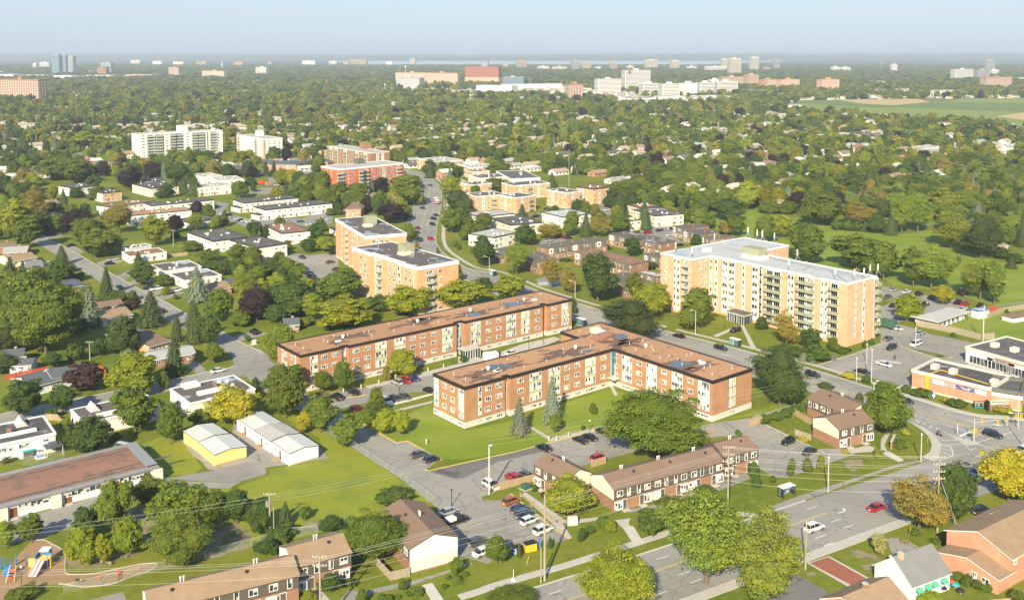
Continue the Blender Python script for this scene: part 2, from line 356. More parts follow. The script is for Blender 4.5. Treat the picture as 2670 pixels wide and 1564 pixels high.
def add_window(parent, pos, rz, w_, h_, n=2, low=False, glass='glass', single=False):
    w_ = round(w_, 1); h_ = round(h_, 1)
    if single:
        def f():
            a = MB(); a.box(-w_ / 2, w_ / 2, -.02, .05, -h_ / 2, h_ / 2, 0); a.box(-w_ / 2 + .1, w_ / 2 - .1, .0, .07, -h_ / 2 + .1, h_ / 2 - .1, 1)
            return a.mesh('window', ['white_trim', glass])
        return put('window', cached(('ws', w_, h_, glass), f), parent, pos, rz)
    o = put('window', win_mesh(w_, h_, n, low), parent, pos, rz)
    put('pane', pane_mesh(w_, h_, glass), o)
    return o
def add_box_part(parent, name, pos, rz, sx, sy, sz, m_, y0=0.0):
    sx, sy, sz = round(sx, 1), round(sy, 2), round(sz, 1)
    def f():
        a = MB(); a.box(-sx / 2, sx / 2, y0, y0 + sy, -sz / 2, sz / 2); return a.mesh(name, m_)
    return put(name, cached(('bp', name, sx, sy, sz, m_, y0), f), parent, pos, rz)
def add_balcony(parent, pos, rz, w_, d_=1.3, m_='green_rail'):
    """pos: floor level, centre, on the wall"""
    w_ = round(w_, 1)
    o = put('balcony', cached(('bs', w_, d_), lambda: MB().box(-w_ / 2, w_ / 2, 0, d_, -.12, .06).mesh('balcony', 'concrete')), parent, pos, rz)
    def f():
        a = MB(); a.box(-w_ / 2 - .03, w_ / 2 + .03, d_ + .003, d_ + .06, -.15, 1.0)
        a.box(-w_ / 2 - .03, -w_ / 2 + .02, .02, d_, .063, 1.0); a.box(w_ / 2 - .02, w_ / 2 + .03, .02, d_, .063, 1.0); return a.mesh('railing', m_)
    put('railing', cached(('br', w_, d_, m_), f), o)
    return o
LM = []   # landmarks: (phrase, px, py)
FOOT = [] # footprints to keep scattered trees and houses off
class Flat:
    """flat-roofed building on a rectilinear footprint measured at roof level"""
    def __init__(s, name, label, cat, pts, h, wall='brick_red', roof='roof_tar', fascia='black_trim', base=0, fd=.45, up=.22, group=None, ang=None, base_m='concrete_pale', over=.18, lm=None, steps=None):
        g = [G(K(*p), h) for p in pts]
        if len(g) == 3: g.append(g[0] + g[2] - g[1])
        g, s.ang = rectify([Vector((p.x, p.y, 0)) for p in g], ang)
        s.rev = area2(g) < 0; s.n = len(g)
        s.pts = g; s.h = h; s.segs = {}
        full = []
        for i in range(s.n):
            a_, b_, d_, n_, _ = s.edge(i); L_ = (b_ - a_).length; sg = []
            for (q0, q1, out) in (steps or {}).get(i, []):
                u0 = 0 if q0 is None else s.u_at(i, K(*q0), h); u1 = L_ if q1 is None else s.u_at(i, K(*q1), h); sg.append((u0, u1, out))
            s.segs[i] = sg
            if not sg: full.append(a_); full.append(b_); continue
            cur = 0
            if sg[0][0] > .01: full.append(a_); full.append(a_ + d_ * sg[0][0])
            for (u0, u1, out) in sg:
                full.append(a_ + d_ * u0 + n_ * out); full.append(a_ + d_ * u1 + n_ * out)
            if sg[-1][1] < L_ - .01: full.append(a_ + d_ * sg[-1][1]); full.append(b_)
        fl = []
        for p in full:
            if not fl or (p - fl[-1]).length > .02: fl.append(p)
        if (fl[0] - fl[-1]).length < .02: fl.pop()
        fl = [fl[i] for i in range(len(fl)) if (fl[i] - fl[i - 1]).cross(fl[(i + 1) % len(fl)] - fl[i]).length > 1e-3]
        ccw = fl[::-1] if s.rev else fl; c = sum((p for p in g), Vector()) / len(g); s.c = Vector((c.x, c.y, 0))
        s.root = thing(name, label, cat, s.c, 0, group)
        L = [(p.x - s.c.x, p.y - s.c.y) for p in ccw]; s.L = L
        if len(L) < 4: print('BADFLAT', label, g, len(L))
        FOOT.append([(p.x, p.y) for p in inset_v(g[::-1] if s.rev else g, -3)])
        MB().prism(L, base * .0, h - .02, top=False).build('wall', wall, s.root)
        outer = inset(L, -over); inner = inset(L, .32)
        m_ = MB(); m_.prism(outer, h - fd, h + up, top=False)
        k = len(m_.v); n = len(L)
        m_.v += [(p[0], p[1], h + up) for p in outer] + [(p[0], p[1], h + up) for p in inner] + [(p[0], p[1], h - .02) for p in inner] + [(p[0], p[1], h - fd) for p in outer] + [(p[0], p[1], h - fd) for p in inner]
        for i in range(n):
            j = (i + 1) % n
            m_.f += [(k + i, k + j, k + n + j, k + n + i), (k + n + i, k + n + j, k + 2 * n + j, k + 2 * n + i), (k + 3 * n + j, k + 3 * n + i, k + 4 * n + i, k + 4 * n + j)]; m_.m += [0] * 3
        m_.build('parapet', fascia, s.root)
        MB().poly([(p[0], p[1], h + .01) for p in inner]).build('roof', roof, s.root)
        if base:
            b = inset(L, -.05); MB().prism(b, 0, base, top=True).build('foundation', base_m, s.root)
        if lm: LM.append((lm, *PIX((s.c.x, s.c.y, h * .7))))
    def edge(s, i):
        a, b = s.pts[i], s.pts[(i + 1) % s.n]; d = (b - a).normalized()
        nrm = Vector((d.y, -d.x, 0)) * (-1 if s.rev else 1)
        return a, b, d, nrm, math.atan2(nrm.y, nrm.x) - math.pi / 2
    def u_at(s, i, p, z):
        """distance along wall i of picture point p"""
        a, b, d, nrm, rz = s.edge(i)
        x = (p[0] - CX) / F
        # vertical plane a + t d : X = x*dep with dep ~ Y cT + H' sT
        yy = (PY - p[1]) / F; ray = Vector((x, cT + yy * sT, -sT + yy * cT)); o = Vector((0, 0, H))
        t = (a - o).dot(nrm) / ray.dot(nrm); q = o + ray * t
        return (q - a).dot(d)
    def at(s, i, u, z, out=0.0):
        a, b, d, nrm, rz = s.edge(i)
        for (u0, u1, oo) in s.segs[i]:
            if u0 <= u <= u1: out += oo
        p = a + d * u + nrm * out - s.c; return Vector((p.x, p.y, z)), rz
    def cols(s, i, spec, rows):
        """spec: list of (picture point, type, options)"""
        a, b, d, nrm, rz = s.edge(i)
        for p, ty, *op in spec:
            u = s.u_at(i, K(*p), s.h); s.col(i, u, ty, rows, *op)
    def col(s, i, u, ty, rows, w_=2.0, h_=1.2, *op):
        R_ = s.root
        for k, z in enumerate(rows):
            pos, rz = s.at(i, u, z)
            if ty == 'p': add_window(R_, pos, rz, w_, h_, op[0] if op else 3, False, 'glass')
            elif ty == 's': add_window(R_, pos, rz, w_, h_, op[0] if op else 4, True, 'glass_curtain')
            elif ty == 'f': add_window(R_, pos, rz, w_, h_, single=True)
            elif ty == 'B':
                add_window(R_, pos, rz, w_ * .8, h_ + .3, 3, False, 'glass'); bp, rz = s.at(i, u, z - h_ / 2 - .35); add_balcony(R_, bp, rz, w_, 1.3, op[0] if op else 'green_rail')
        if ty == 's' and len(rows) > 1:
            for k in range(len(rows) - 1):
                zt, zb = rows[k] - h_ / 2, rows[k + 1] + h_ / 2
                if zt - zb > .2:
                    pos, rz = s.at(i, u, (zt + zb) / 2); add_box_part(R_, 'spandrel_panel', pos, rz, w_, .05, zt - zb, op[1] if len(op) > 1 else 'green_panel')
    def strip(s, i, u, z0, z1, w_, m_='white_paint', y=.035, name='wall_panel'):
        pos, rz = s.at(i, u, (z0 + z1) / 2); add_box_part(s.root, name, pos, rz, w_, y, z1 - z0, m_)
    def roof_box(s, p, sx, sy, sz, m_='metal_grey', name='rooftop_unit', rz=None, z=None):
        z = s.h + .02 if z is None else z
        g = G(K(*p), z) - s.c; a = MB(); a.box(-sx / 2, sx / 2, -sy / 2, sy / 2, 0, sz)
        return put(name, a.mesh(name, m_), s.root, (g.x, g.y, z), s.ang if rz is None else rz)
    def vents(s, pts, r=.08, hh=.5, name='roof_vent'):
        me = cached(('vent', r, hh), lambda: MB().tube((0, 0, 0), (0, 0, hh), r, r, 6).tube((0, 0, hh), (0, 0, hh + .18), r * 1.7, r * 1.5, 6).mesh('roof_vent', 'metal_white'))
        for p in pts:
            g = G(K(*p), s.h) - s.c; put(name, me, s.root, (g.x, g.y, s.h))
    def fans(s, pts):
        me = cached(('fan',), lambda: MB().tube((0, 0, 0), (0, 0, .5), .4, .4, 10).tube((0, 0, .5), (0, 0, .8), .6, .6, 10).tube((0, 0, .8), (0, 0, 1.1), .55, .2, 10).mesh('roof_fan', 'metal_white'))
        for p in pts:
            g = G(K(*p), s.h) - s.c; put('roof_fan', me, s.root, (g.x, g.y, s.h))
    def length(s, i): a, b, *_ = s.edge(i); return (b - a).length
def inset_v(ccw, d): return [Vector((*q, 0)) for q in inset([(p.x, p.y) for p in ccw], d)]
class Gable:
    """pitched-roof building: corner, end of the long eave, end of the gable side, all at eave height"""
    def __init__(s, name, label, cat, c, a, w_, h, rise, wall='brick_brown', upper=None, upz=2.6, roof='shingle_brown', gable=None, hip=False, over=.35, group=None, lm=None, trim='white_trim', ang=None, peak=.5):
        c, a, w_ = [G(K(*p), h) for p in (c, a, w_)]
        c.z = a.z = w_.z = 0
        A = a - c; Wd = w_ - c; Lg = A.length
        # average the two directions to a right angle
        ea = A.normalized(); ew = Wd.normalized()
        perp = Vector((-ea.y, ea.x, 0)); perp = perp if perp.dot(ew) > 0 else -perp
        wl = abs(Wd.dot(perp)) if abs(Wd.dot(perp)) > .5 * Wd.length else Wd.length
        s.ea, s.ep, s.Lg, s.W, s.h, s.rise = ea, perp, Lg, wl, h, rise
        ctr = c + ea * Lg / 2 + perp * wl / 2; s.c = ctr
        s.root = thing(name, label, cat, ctr, 0, group)
        s.flip = ea.cross(perp).z < 0
        hl, hw = Lg / 2, wl / 2; s.hl, s.hw = hl, hw
        T = lambda x, y, z: tuple(ea * x + perp * y + Vector((0, 0, z)))
        s.T = T
        FOOT.append([T(x, y, 0)[:2] for x, y in ((-hl - 3, -hw - 3), (hl + 3, -hw - 3), (hl + 3, hw + 3), (-hl - 3, hw + 3))])
        FOOT[-1] = [(q[0] + ctr.x, q[1] + ctr.y) for q in FOOT[-1]]
        low = upz if upper else h - .03
        m_ = MB()
        cs = [(-hl, -hw), (hl, -hw), (hl, hw), (-hl, hw)]
        def walls(mb, z0, z1, o=0):
            q = [(-hl - o, -hw - o), (hl + o, -hw - o), (hl + o, hw + o), (-hl - o, hw + o)]
            for i in range(4):
                j = (i + 1) % 4; mb.poly([T(*q[i], z0), T(*q[j], z0), T(*q[j], z1), T(*q[i], z1)])
            return mb
        walls(m_, 0, low).build('wall', wall, s.root)
        if upper:
            u_ = MB(); o = .12
            for y in (-hw - o, hw + o): u_.poly([T(-hl, y, low), T(hl, y, low), T(hl, y, h - .03), T(-hl, y, h - .03)])
            for x in (-hl - .02, hl + .02): u_.poly([T(x, -hw - o, low), T(x, hw + o, low), T(x, hw + o, h - .03), T(x, -hw - o, h - .03)])
            u_.poly([T(-hl, -hw - o, low), T(hl, -hw - o, low), T(hl, hw + o, low), T(-hl, hw + o, low)])
            u_.build('upper_cladding', upper, s.root)
        if not hip:
            pk = wl * (peak - .5)
            for x in (-hl - .05, hl + .05):
                gm = MB(); gm.poly([T(x, -hw, upz if upper and gable else h - .03), T(x, hw, upz if upper and gable else h - .03), T(x, hw, h - .03), T(x, pk, h + rise - .05), T(x, -hw, h - .03)])
                gm.build('gable_wall', gable or upper or wall, s.root)
            sl = rise / hw
            rf = MB(); e = over; x0, x1 = -hl - e * .7, hl + e * .7; th = .16
            for sg in (-1, 1):
                y1 = sg * (hw + e); zz = h - sl * e
                p = [T(x0, pk, h + rise), T(x1, pk, h + rise), T(x1, y1, zz), T(x0, y1, zz)]
                rf.poly(p); rf.poly([(*q[:2], q[2] - th) for q in p[::-1]])
                for i in range(4): 
                    j = (i + 1) % 4
                    if i != 0: rf.poly([p[i], p[j], (*p[j][:2], p[j][2] - th), (*p[i][:2], p[i][2] - th)], 1)
            rf.build('roof', [roof, trim], s.root)
        else:
            e = over; q = [T(-hl - e, -hw - e, h), T(hl + e, -hw - e, h), T(hl + e, hw + e, h), T(-hl - e, hw + e, h)]
            k = max(hl - hw, .2); r0, r1 = T(-k, 0, h + rise), T(k, 0, h + rise)
            rf = MB(); rf.poly([q[0], q[1], r1, r0]); rf.poly([q[1], q[2], r1]); rf.poly([q[2], q[3], r0, r1]); rf.poly([q[3], q[0], r0]); rf.poly(q[::-1])
            for i in range(4):
                j = (i + 1) % 4; rf.poly([q[i], q[j], (*q[j][:2], h - .18), (*q[i][:2], h - .18)], 1)
            rf.build('roof', [roof, trim], s.root)
        if lm: LM.append((lm, *PIX((s.c.x, s.c.y, h * .7))))
    def face(s, side, u, z, out=0):
        """side: 'f' near long wall, 'b' far long wall, 'l' gable at the corner, 'r' gable at the far end; u metres from the wall centre"""
        if side in 'fb':
            sg = -1 if side == 'f' else 1; y = sg * (s.hw + out); p = s.T(u, y, z); nv = s.ep * sg
        else:
            sg = -1 if side == 'l' else 1; x = sg * (s.hl + out); p = s.T(x, u, z); nv = s.ea * sg
        return Vector(p), math.atan2(nv.y, nv.x) - math.pi / 2
    def win(s, side, u, z, w_=1.4, h_=1.2, n=2, out=.12, glass='glass'):
        p, rz = s.face(side, u, z, out); add_window(s.root, p, rz, w_, h_, n, glass=glass)
    def bay(s, side, u, z=1.4, w_=2.0, h_=1.7):
        p, rz = s.face(side, u, z, 0)
        def f():
            a = MB(); pr = [(-w_ / 2, 0), (w_ / 2, 0), (w_ / 2 - .35, .6), (-w_ / 2 + .35, .6)]
            a.prism(pr, -h_ / 2, -h_ / 2 + .25, bottom=True); a.prism(pr, h_ / 2 - .18, h_ / 2, bottom=True)
            for x, y in pr: a.box(x - .07, x + .07, y - .07, y + .07, -h_ / 2, h_ / 2)
            a.box(-.05, .05, .53, .62, -h_ / 2, h_ / 2)
            return a.mesh('bay_window', 'white_trim')
        o = put('bay_window', cached(('bay', w_, h_), f), s.root, p, rz)
        put('pane', cached(('bayp', w_, h_), lambda: MB().prism([(-w_ / 2 + .05, 0), (w_ / 2 - .05, 0), (w_ / 2 - .4, .56), (-w_ / 2 + .4, .56)], -h_ / 2 + .1, h_ / 2 - .1).mesh('pane', 'glass')), o)
    def door(s, side, u, m_='door_brown', w_=1.0, h_=2.1):
        p, rz = s.face(side, u, h_ / 2 + .2, 0)
        o = add_box_part(s.root, 'door', p, rz, w_, .06, h_, m_)
        add_box_part(o, 'door_frame', (0, -.02, 0), 0, w_ + .24, .05, h_ + .2, 'white_trim')
        p, rz = s.face(side, u, .1, .5); 
        put('doorstep', cached(('step',), lambda: MB().box(-.8, .8, -.6, .6, -.1, .1).mesh('doorstep', 'concrete')), s.root, p, rz)
    def chim(s, x, y, m_='brick_brown', hh=1.0, sx=.7):
        z0 = s.h; z1 = s.h + s.rise + hh; p = s.T(x, y, 0)
        a = MB().box(-sx / 2, sx / 2, -.35, .35, z0, z1).box(-sx / 2 - .08, sx / 2 + .08, -.43, .43, z1 + .003, z1 + .14, 1)
        put('chimney', a.mesh('chimney', [m_, 'concrete']), s.root, p, math.atan2(s.ea.y, s.ea.x))
    def rvents(s, n=2, y=.12):
        me = cached(('rv',), lambda: MB().tube((0, 0, -.6), (0, 0, .75), .11, .11, 6).tube((0, 0, .75), (0, 0, .95), .2, .17, 6).mesh('roof_vent', 'metal_white'))
        m2 = cached(('rv2',), lambda: MB().box(-.25, .25, -.2, .2, -.3, .3).mesh('roof_vent', 'black_trim'))
        for i in range(n):
            x = -s.hl + (i + .5) * 2 * s.hl / n; yy = s.hw * .15; z = s.h + s.rise * .85
            for dx in (0, .55): put('roof_vent', me, s.root, s.T(x + dx, yy, z))
            put('roof_vent', m2, s.root, s.T(x + 2.2, -s.hw * .3, s.h + s.rise * .7 + .05))
# ------------------------------------------------------------------ the ground
def sheet(name,pts,m_,z,world=False,kind='structure',parent=None):
 g=[Vector((p[0],p[1],0))if world else GK(*p)for p in pts]
 if area2(g)<0:g=g[::-1]
 c=sum(g,Vector())/len(g)
 from mathutils.geometry import delaunay_2d_cdt
 vs,es,fs,*_=delaunay_2d_cdt([Vector((p.x-c.x,p.y-c.y))for p in g],[],[list(range(len(g)))],1,1e-4)
 vs=[tuple(v)for v in vs];fs=[f if area2([vs[i]for i in f])>0 else f[::-1]for f in fs]
 me=bpy.data.meshes.new(name);me.from_pydata([(v[0],v[1],0)for v in vs],[],fs);me.materials.append(M[m_])
 o=put(name,me,parent,(c.x,c.y,z),kind=kind)
 return o
AVOID=[]
def inside(x,y,poly):
 c=False;n=len(poly);j=n-1
 for i in range(n):
  xi,yi=poly[i];xj,yj=poly[j]
  if(yi>y)!=(yj>y)and x<(xj-xi)*(y-yi)/(yj-yi)+xi:c=not c
  j=i
 return c
def avoid(pts):AVOID.append([tuple(GK(*p)[:2])for p in pts])
def grid_ground():
 m_=MB();m_.poly([(-3500,20,0),(3500,20,0),(3500,1500,0),(-3500,1500,0)])
 m_.poly([(-3500,1500,0),(3500,1500,0),(9000,6900,0),(-9000,6900,0)],1)
 m_.poly([(-9000,6900,0),(-900,6900,0),(-2200,11900,0),(-14000,11900,0)],1)
 m_.poly([(1100,6900,0),(9000,6900,0),(14000,11900,0),(3400,11900,0),(2500,10000,0)],1)
 m_.poly([(-3500,1500,0),(-9000,6900,0),(-14000,6900,0),(-9000,20,0),(-3500,20,0)],1)
 m_.poly([(3500,1500,0),(3500,20,0),(9000,20,0),(14000,6900,0),(9000,6900,0)],1)
 m_.poly([(-14000,6900,0),(-9000,6900,0),(-14000,11900,0)],1);m_.poly([(9000,6900,0),(14000,6900,0),(14000,11900,0)],1)
 return m_.build('ground',['grass','forest_floor'],None,(0,0,0),kind='structure')
grid_ground()
MB().poly([(-14000,6800,0),(14000,6800,0),(14000,12500,0),(-14000,12500,0)]).build('river_water','water',None,(0,0,-.6),kind='structure')
def hills():
 xs=np.linspace(-14000,14000,141);ys=np.linspace(11800,22000,35);m_=MB()
 for y in ys:
  for x in xs:
   t=min(1,max(0,(y-11800)/7000));t=t*t*(3-2*t)
   n=math.sin(x*.0006+1)*.3+math.sin(x*.0017+y*.0009)*.22+math.sin(x*.0041-y*.0013)*.12
   k=.55+.45*min(1,abs(x+900)/5200)
   m_.v.append((x,y,-1+t*(72*k+16*n)+min(1,t*8)*5*(1+n)))
 w_=len(xs)
 for j in range(len(ys)-1):
  for i in range(w_-1):m_.f.append((j*w_+i,j*w_+i+1,(j+1)*w_+i+1,(j+1)*w_+i));m_.m.append(0)
 m_.build('far_hills','far_hill',None,(0,0,0),kind='structure',smooth=True)
hills()
# ------------------------------------------------------------------ roads as ribbons
def smooth(p,n=6):
 out=[];P=[p[0]]+list(p)+[p[-1]]
 for i in range(1,len(P)-2):
  a,b,c,d=P[i-1],P[i],P[i+1],P[i+2]
  for k in range(n):
   t=k/n;out.append(.5*((2*b)+(c-a)*t+(2*a-5*b+4*c-d)*t*t+(3*b-a-3*c+d)*t**3))
 out.append(P[-2]);return out
def offset(path,d):
 out=[]
 for i,p in enumerate(path):
  a=path[max(0,i-1)];b=path[min(len(path)-1,i+1)];t=(b-a).normalized();out.append(p+Vector((-t.y,t.x,0))*d)
 return out
def ribbon(name,path,d0,d1,m_,z,kind='structure',parent=None,h=0):
 a,b=offset(path,d0),offset(path,d1);mb=MB()
 mb.v=[(p.x,p.y,z+h)for p in a]+[(p.x,p.y,z+h)for p in b];n=len(path)
 for i in range(n-1):mb.f.append((i,i+1,n+i+1,n+i)if d1>d0 else(n+i,n+i+1,i+1,i));mb.m.append(0)
 if h:
  k=len(mb.v);mb.v+=[(p.x,p.y,z)for p in a]+[(p.x,p.y,z)for p in b]
  for i in range(n-1):
   mb.f+=[(k+i,k+i+1,i+1,i),(n+i,n+i+1,k+n+i+1,k+n+i)];mb.m+=[0,0]
 return mb.build(name,m_,parent,(0,0,0)if not parent else None,kind)
def resample(path,step):
 out=[path[0]];acc=0
 for a,b in zip(path,path[1:]):
  L=(b-a).length
  while acc+L>=step and L>0:
   t=(step-acc)/L;a=a+(b-a)*t;out.append(a);L=(b-a).length;acc=0
  acc+=L
 return out
def dashes(mb,path,off,dash,gap,w_,z):
 p=resample(offset(path,off),.75);per=max(1,int((dash+gap)/.75));on=int(dash/.75)
 i=0
 while i+on<len(p):
  a,b=p[i],p[i+on];t=(b-a).normalized();q=Vector((-t.y,t.x,0))*w_/2
  mb.poly([(*(a-q)[:2],z),(*(b-q)[:2],z),(*(b+q)[:2],z),(*(a+q)[:2],z)]);i+=per
def wpath(pts,z=0):return[GK(*p)for p in pts]
N1=smooth([GK('c3',3300,1250),GK('c3',2520,1072),GK('c3',2100,1032),GK('c3',1800,962),GK('c3',1440,850),GK('c3',1060,752),GK('c3',700,640),GK('c3',380,545),GK('c2',2160,374),GK('c2',1500,207),GK('c2',1060,62),GK('b2',680,1208),GK('b2',340,1100),GK('b2',0,957),GK('b1',2070,905),GK('b1',1900,812),GK('b1',1800,735),GK('b1',1753,650),GK('b1',1752,560),GK('b1',1772,440),GK('b1',1795,330),GK('b1',1803,220),GK('b1',1800,130),GK('a1',1770,1370),GK('a1',1690,1310),GK('a1',1560,1262),GK('a1',1400,1225)],6)
W1=17.4
road1=ribbon('road',N1,0,W1,'asphalt_road',.024)
ribbon('kerb',N1,-.3,.0,'kerb',.0,h=.14);ribbon('kerb',N1[40:],W1,W1+.3,'kerb',.0,h=.14)
mk=MB();mw=MB();L1=N1[12:]
dashes(mk,L1,W1/2-.2,6,0,.14,.034);dashes(mk,L1,W1/2+.2,6,0,.14,.034)
dashes(mw,L1,W1*.27,3,6,.14,.034);dashes(mw,L1,W1*.74,3,6,.14,.034)
mk.build('yellow_centre_line','paint_yellow',road1,kind='stuff');mw.build('lane_dashes','paint_white',road1,kind='stuff')
ribbon('sidewalk',N1[54:],-5.0,-3.2,'sidewalk',.03);ribbon('sidewalk',N1[30:54],-5.2,-3.4,'sidewalk',.031)
ribbon('sidewalk',N1[:27],-2.1,-.303,'sidewalk',.05,h=.09)
ribbon('sidewalk',N1[38:60],W1+1.2,W1+3.0,'sidewalk',.03)
N2=resample([GK('c3',3700,745),GK('d3',1640,128),GK('d2',1240,1045),GK('d2',-500,1590)],6)
W2=16.2
road2=ribbon('road',N2,0,W2,'asphalt_road',.018)
ribbon('kerb',N2[24:],-.3,0,'kerb',0,h=.13);ribbon('kerb',N2[22:],W2,W2+.3,'kerb',0,h=.13)
ribbon('sidewalk',N2[22:],W2+.303,W2+2.3,'sidewalk',0,h=.14)
my=MB();mw=MB();L2=N2[24:]
dashes(my,L2,6.1,6,0,.13,.03);dashes(my,L2,6.4,6,0,.13,.03)
for o_ in(3.0,9.6,12.8):dashes(mw,L2,o_,3.2,5.2,.15,.03)
my.build('yellow_centre_line','paint_yellow',road2,kind='stuff');mw.build('lane_dashes','paint_white',road2,kind='stuff')
for(cd,u,v,dirn)in(('d3',835,605,1),('d3',710,908,-1),('c2',2130,450,1),('c2',1560,262,1)):
 g=GK(cd,u,v);e=Vector((.861,.508,0))if cd[0]=='d' else-BD;q=Vector((-e.y,e.x,0))*dirn;a=MB()
 P=lambda x,y:(*(e*x+q*y)[:2],0)
 a.poly([P(-2,-.12),P(0,-.12),P(0,.12),P(-2,.12)]);a.poly([P(0,-.12),P(.5,.1),P(.5,.35),P(0,.12)]);a.poly([P(.1,.35),P(1,.35),P(.55,1.2)])
 for f in range(len(a.f)):pass
 a.build('turn_arrow','paint_white',None,(g.x,g.y,.045),kind='structure')
sheet('crossing_pavement',[('c3',1480,1105),('c3',1560,1150),('c3',1640,1235),('c3',1655,1300),('c3',1630,1370),('c3',1600,1430),('d3',1640,128),('d3',1300,240),('d3',1600,640),('d3',2520,320),('d3',3600,40),('c3',3600,1150),('c3',2520,1050),('c3',2100,1010),('c3',1800,960)],'asphalt_road',.030)
sheet('corner_pavement',[('z',225,430),('z',420,560),('z',560,690),('z',630,850),('z',600,1000),('z',430,1110),('z',640,1195),('z',760,1160),('z',800,1000),('z',830,860),('z',740,730),('z',600,600),('z',400,480),('z',200,390)],'sidewalk',.042)
sheet('traffic_island',[('z',960,620),('z',1090,680),('z',1270,735),('z',1400,760),('z',1600,825),('z',1620,860),('z',1330,892),('z',1270,860)],'sidewalk',.12)
def stroke(lst,m_,name,w_=.15,z=.05):
 mb=MB()
 for pl in lst:
  ww=w_
  if isinstance(pl[0],(int,float)):ww=pl[0];pl=pl[1:]
  for a,b in zip(pl,pl[1:]):
   a,b=GK(*a),GK(*b);t=(b-a).normalized();q=Vector((-t.y,t.x,0))*ww/2
   mb.poly([(*(a-q)[:2],z),(*(b-q)[:2],z),(*(b+q)[:2],z),(*(a+q)[:2],z)])
 return mb.build(name,m_,None,(0,0,0),'structure')
Z=lambda*a:[('z',a[i],a[i+1])for i in range(0,len(a),2)]
stroke([Z(215,230,1340,592),Z(860,580,1140,762),Z(880,776,1150,765),Z(825,866,1270,850),Z(1320,742,1720,620),Z(1570,808,2330,580),Z(1540,440,2080,480),Z(1620,860,2010,985,2500,1140),Z(990,870,1050,980,1068,1085,790,1180),Z(850,868,1000,912),Z(842,935,1050,1002),Z(835,1010,1050,1088),Z(1340,900,1410,970,1540,930),[.6]+Z(1200,690,1430,588),[.6]+Z(1880,440,2070,475),Z(1520,1110,1670,1060),Z(430,500,870,770),Z(200,340,430,380),[.3]+Z(430,420,500,440),[.3]+Z(590,470,650,490),[.3]+Z(560,500,620,520),[.3]+Z(700,510,800,535),[.3]+Z(700,545,790,570),[.3]+Z(290,380,380,405),Z(1230,300,1500,390),Z(940,230,1020,250),Z(1100,270,1160,290),Z(870,160,960,185),Z(740,125,820,145),Z(810,190,880,210)],'paint_white','road_marking')
stroke([Z(230,130,1500,508),Z(1080,1390,1700,1190,2000,1105)],'paint_yellow','road_marking',.2)
S1=smooth([GK('b0',240,470),GK('b0',400,590),GK('b0',620,705),GK('b0',860,842),GK('b0',1090,975),GK('b0',1340,1110),GK('b0',1490,1180),GK('b0',1770,1338),GK('c0',2070,225),GK('c0',2250,330),GK('c0',2500,455),GK('c1',220,600),GK('c1',560,820),GK('c1',860,960)],5)
ribbon('road',S1,0,-8.6,'asphalt_road',.012);ribbon('kerb',S1[:50],0,.22,'kerb',0,h=.12)
S2=smooth([GK('c0',-900,1250),GK('c0',0,1010),GK('c0',400,925),GK('c0',730,860),GK('c0',1060,795),GK('c0',1600,685),GK('c0',1950,612),GK('c0',2210,560),GK('c0',2420,490)],5)
ribbon('road',S2,0,-9.5,'asphalt_road',.009);ribbon('kerb',S2[:-5],0,.22,'kerb',0,h=.12)
sheet('road',[('c1',0,380),('c1',100,400),('c1',180,460),('c1',215,540),('c1',220,600),('c1',110,610),('c1',100,640),('c1',150,700),('c0',2440,620),('c0',2200,560),('c0',2150,330)],'asphalt_road',.015)
for pl in([('c0',2290,480),('c0',2500,460),('c1',210,600),('c1',100,620),('c0',2440,610),('c0',2100,600)],):sheet('road',pl,'asphalt_road',.020)
for pl in([('b0',640,700),('b0',700,690),('b0',800,740),('b0',740,770)],[('b0',900,850),('b0',1050,800),('b0',1160,830),('b0',1000,880),('b0',950,880)],[('b0',1090,970),('b0',1230,915),('b0',1290,940),('b0',1160,1005)],[('b0',1200,1030),('b0',1330,985),('b0',1480,1010),('b0',1240,1060)],[('b0',1330,1120),('b0',1400,1060),('b0',1560,1090),('b0',1480,1150)],[('b0',1480,1170),('b0',1640,1100),('b0',1740,1120),('b0',1560,1190)],[('c0',1740,540),('c0',1840,500),('c0',1950,610),('c0',1850,625)],[('c0',2170,290),('c0',2350,230),('c0',2520,250),('c0',2240,325)],[('b0',440,600),('b0',560,570),('b0',600,590),('b0',480,625)]):
 sheet('driveway',pl,'asphalt',.016)
def lot(name,pts,m_='asphalt',z=.014):
 avoid(pts);return sheet(name,pts,m_,z)
lot('parking_lot',[('c1',540,880),('c1',820,960),('c1',1080,905),('c1',1500,800),('c1',1690,800),('c1',2100,690),('c2',300,400),('c2',150,380),('c1',2300,520),('c1',1550,650),('c1',1180,745),('c1',740,800),('c1',570,840)],z=.006)
lot('access_drive',[('c1',700,920),('c1',860,990),('c1',1060,1090),('c1',1380,1275),('c1',1480,1258),('c1',1810,1440),('d1',1870,100),('d1',1650,215),('d1',1680,225),('d1',2520,40),('c2',480,1275),('c2',1040,1132),('c2',1850,1112),('c2',2380,1040),('c3',0,1005),('c3',330,925),('c3',480,905),('c3',480,950),('c3',60,1045),('c3',-60,1080),('c3',100,1110),('c3',560,1330),('c3',860,1330),('d3',1100,0),('d3',820,110),('d3',300,290),('d3',190,290),('d3',0,190),('d2',2420,120),('d2',2440,0),('c2',2300,1200),('c2',1900,1230),('c2',1500,1300),('d2',1000,120),('d2',830,170),('d2',320,300),('d2',0,390),('d1',2300,430),('d1',2180,470),('d1',2190,500),('d1',2350,500),('d2',110,440),('d2',420,670),('d2',680,860),('d2',470,920),('d2',60,930),('d1',2250,1100),('d1',2000,1030),('d1',1950,1110),('d1',1900,820),('d1',1770,580),('d1',1400,285),('d1',960,5),('c1',930,1290),('c1',560,1000)],z=.010)
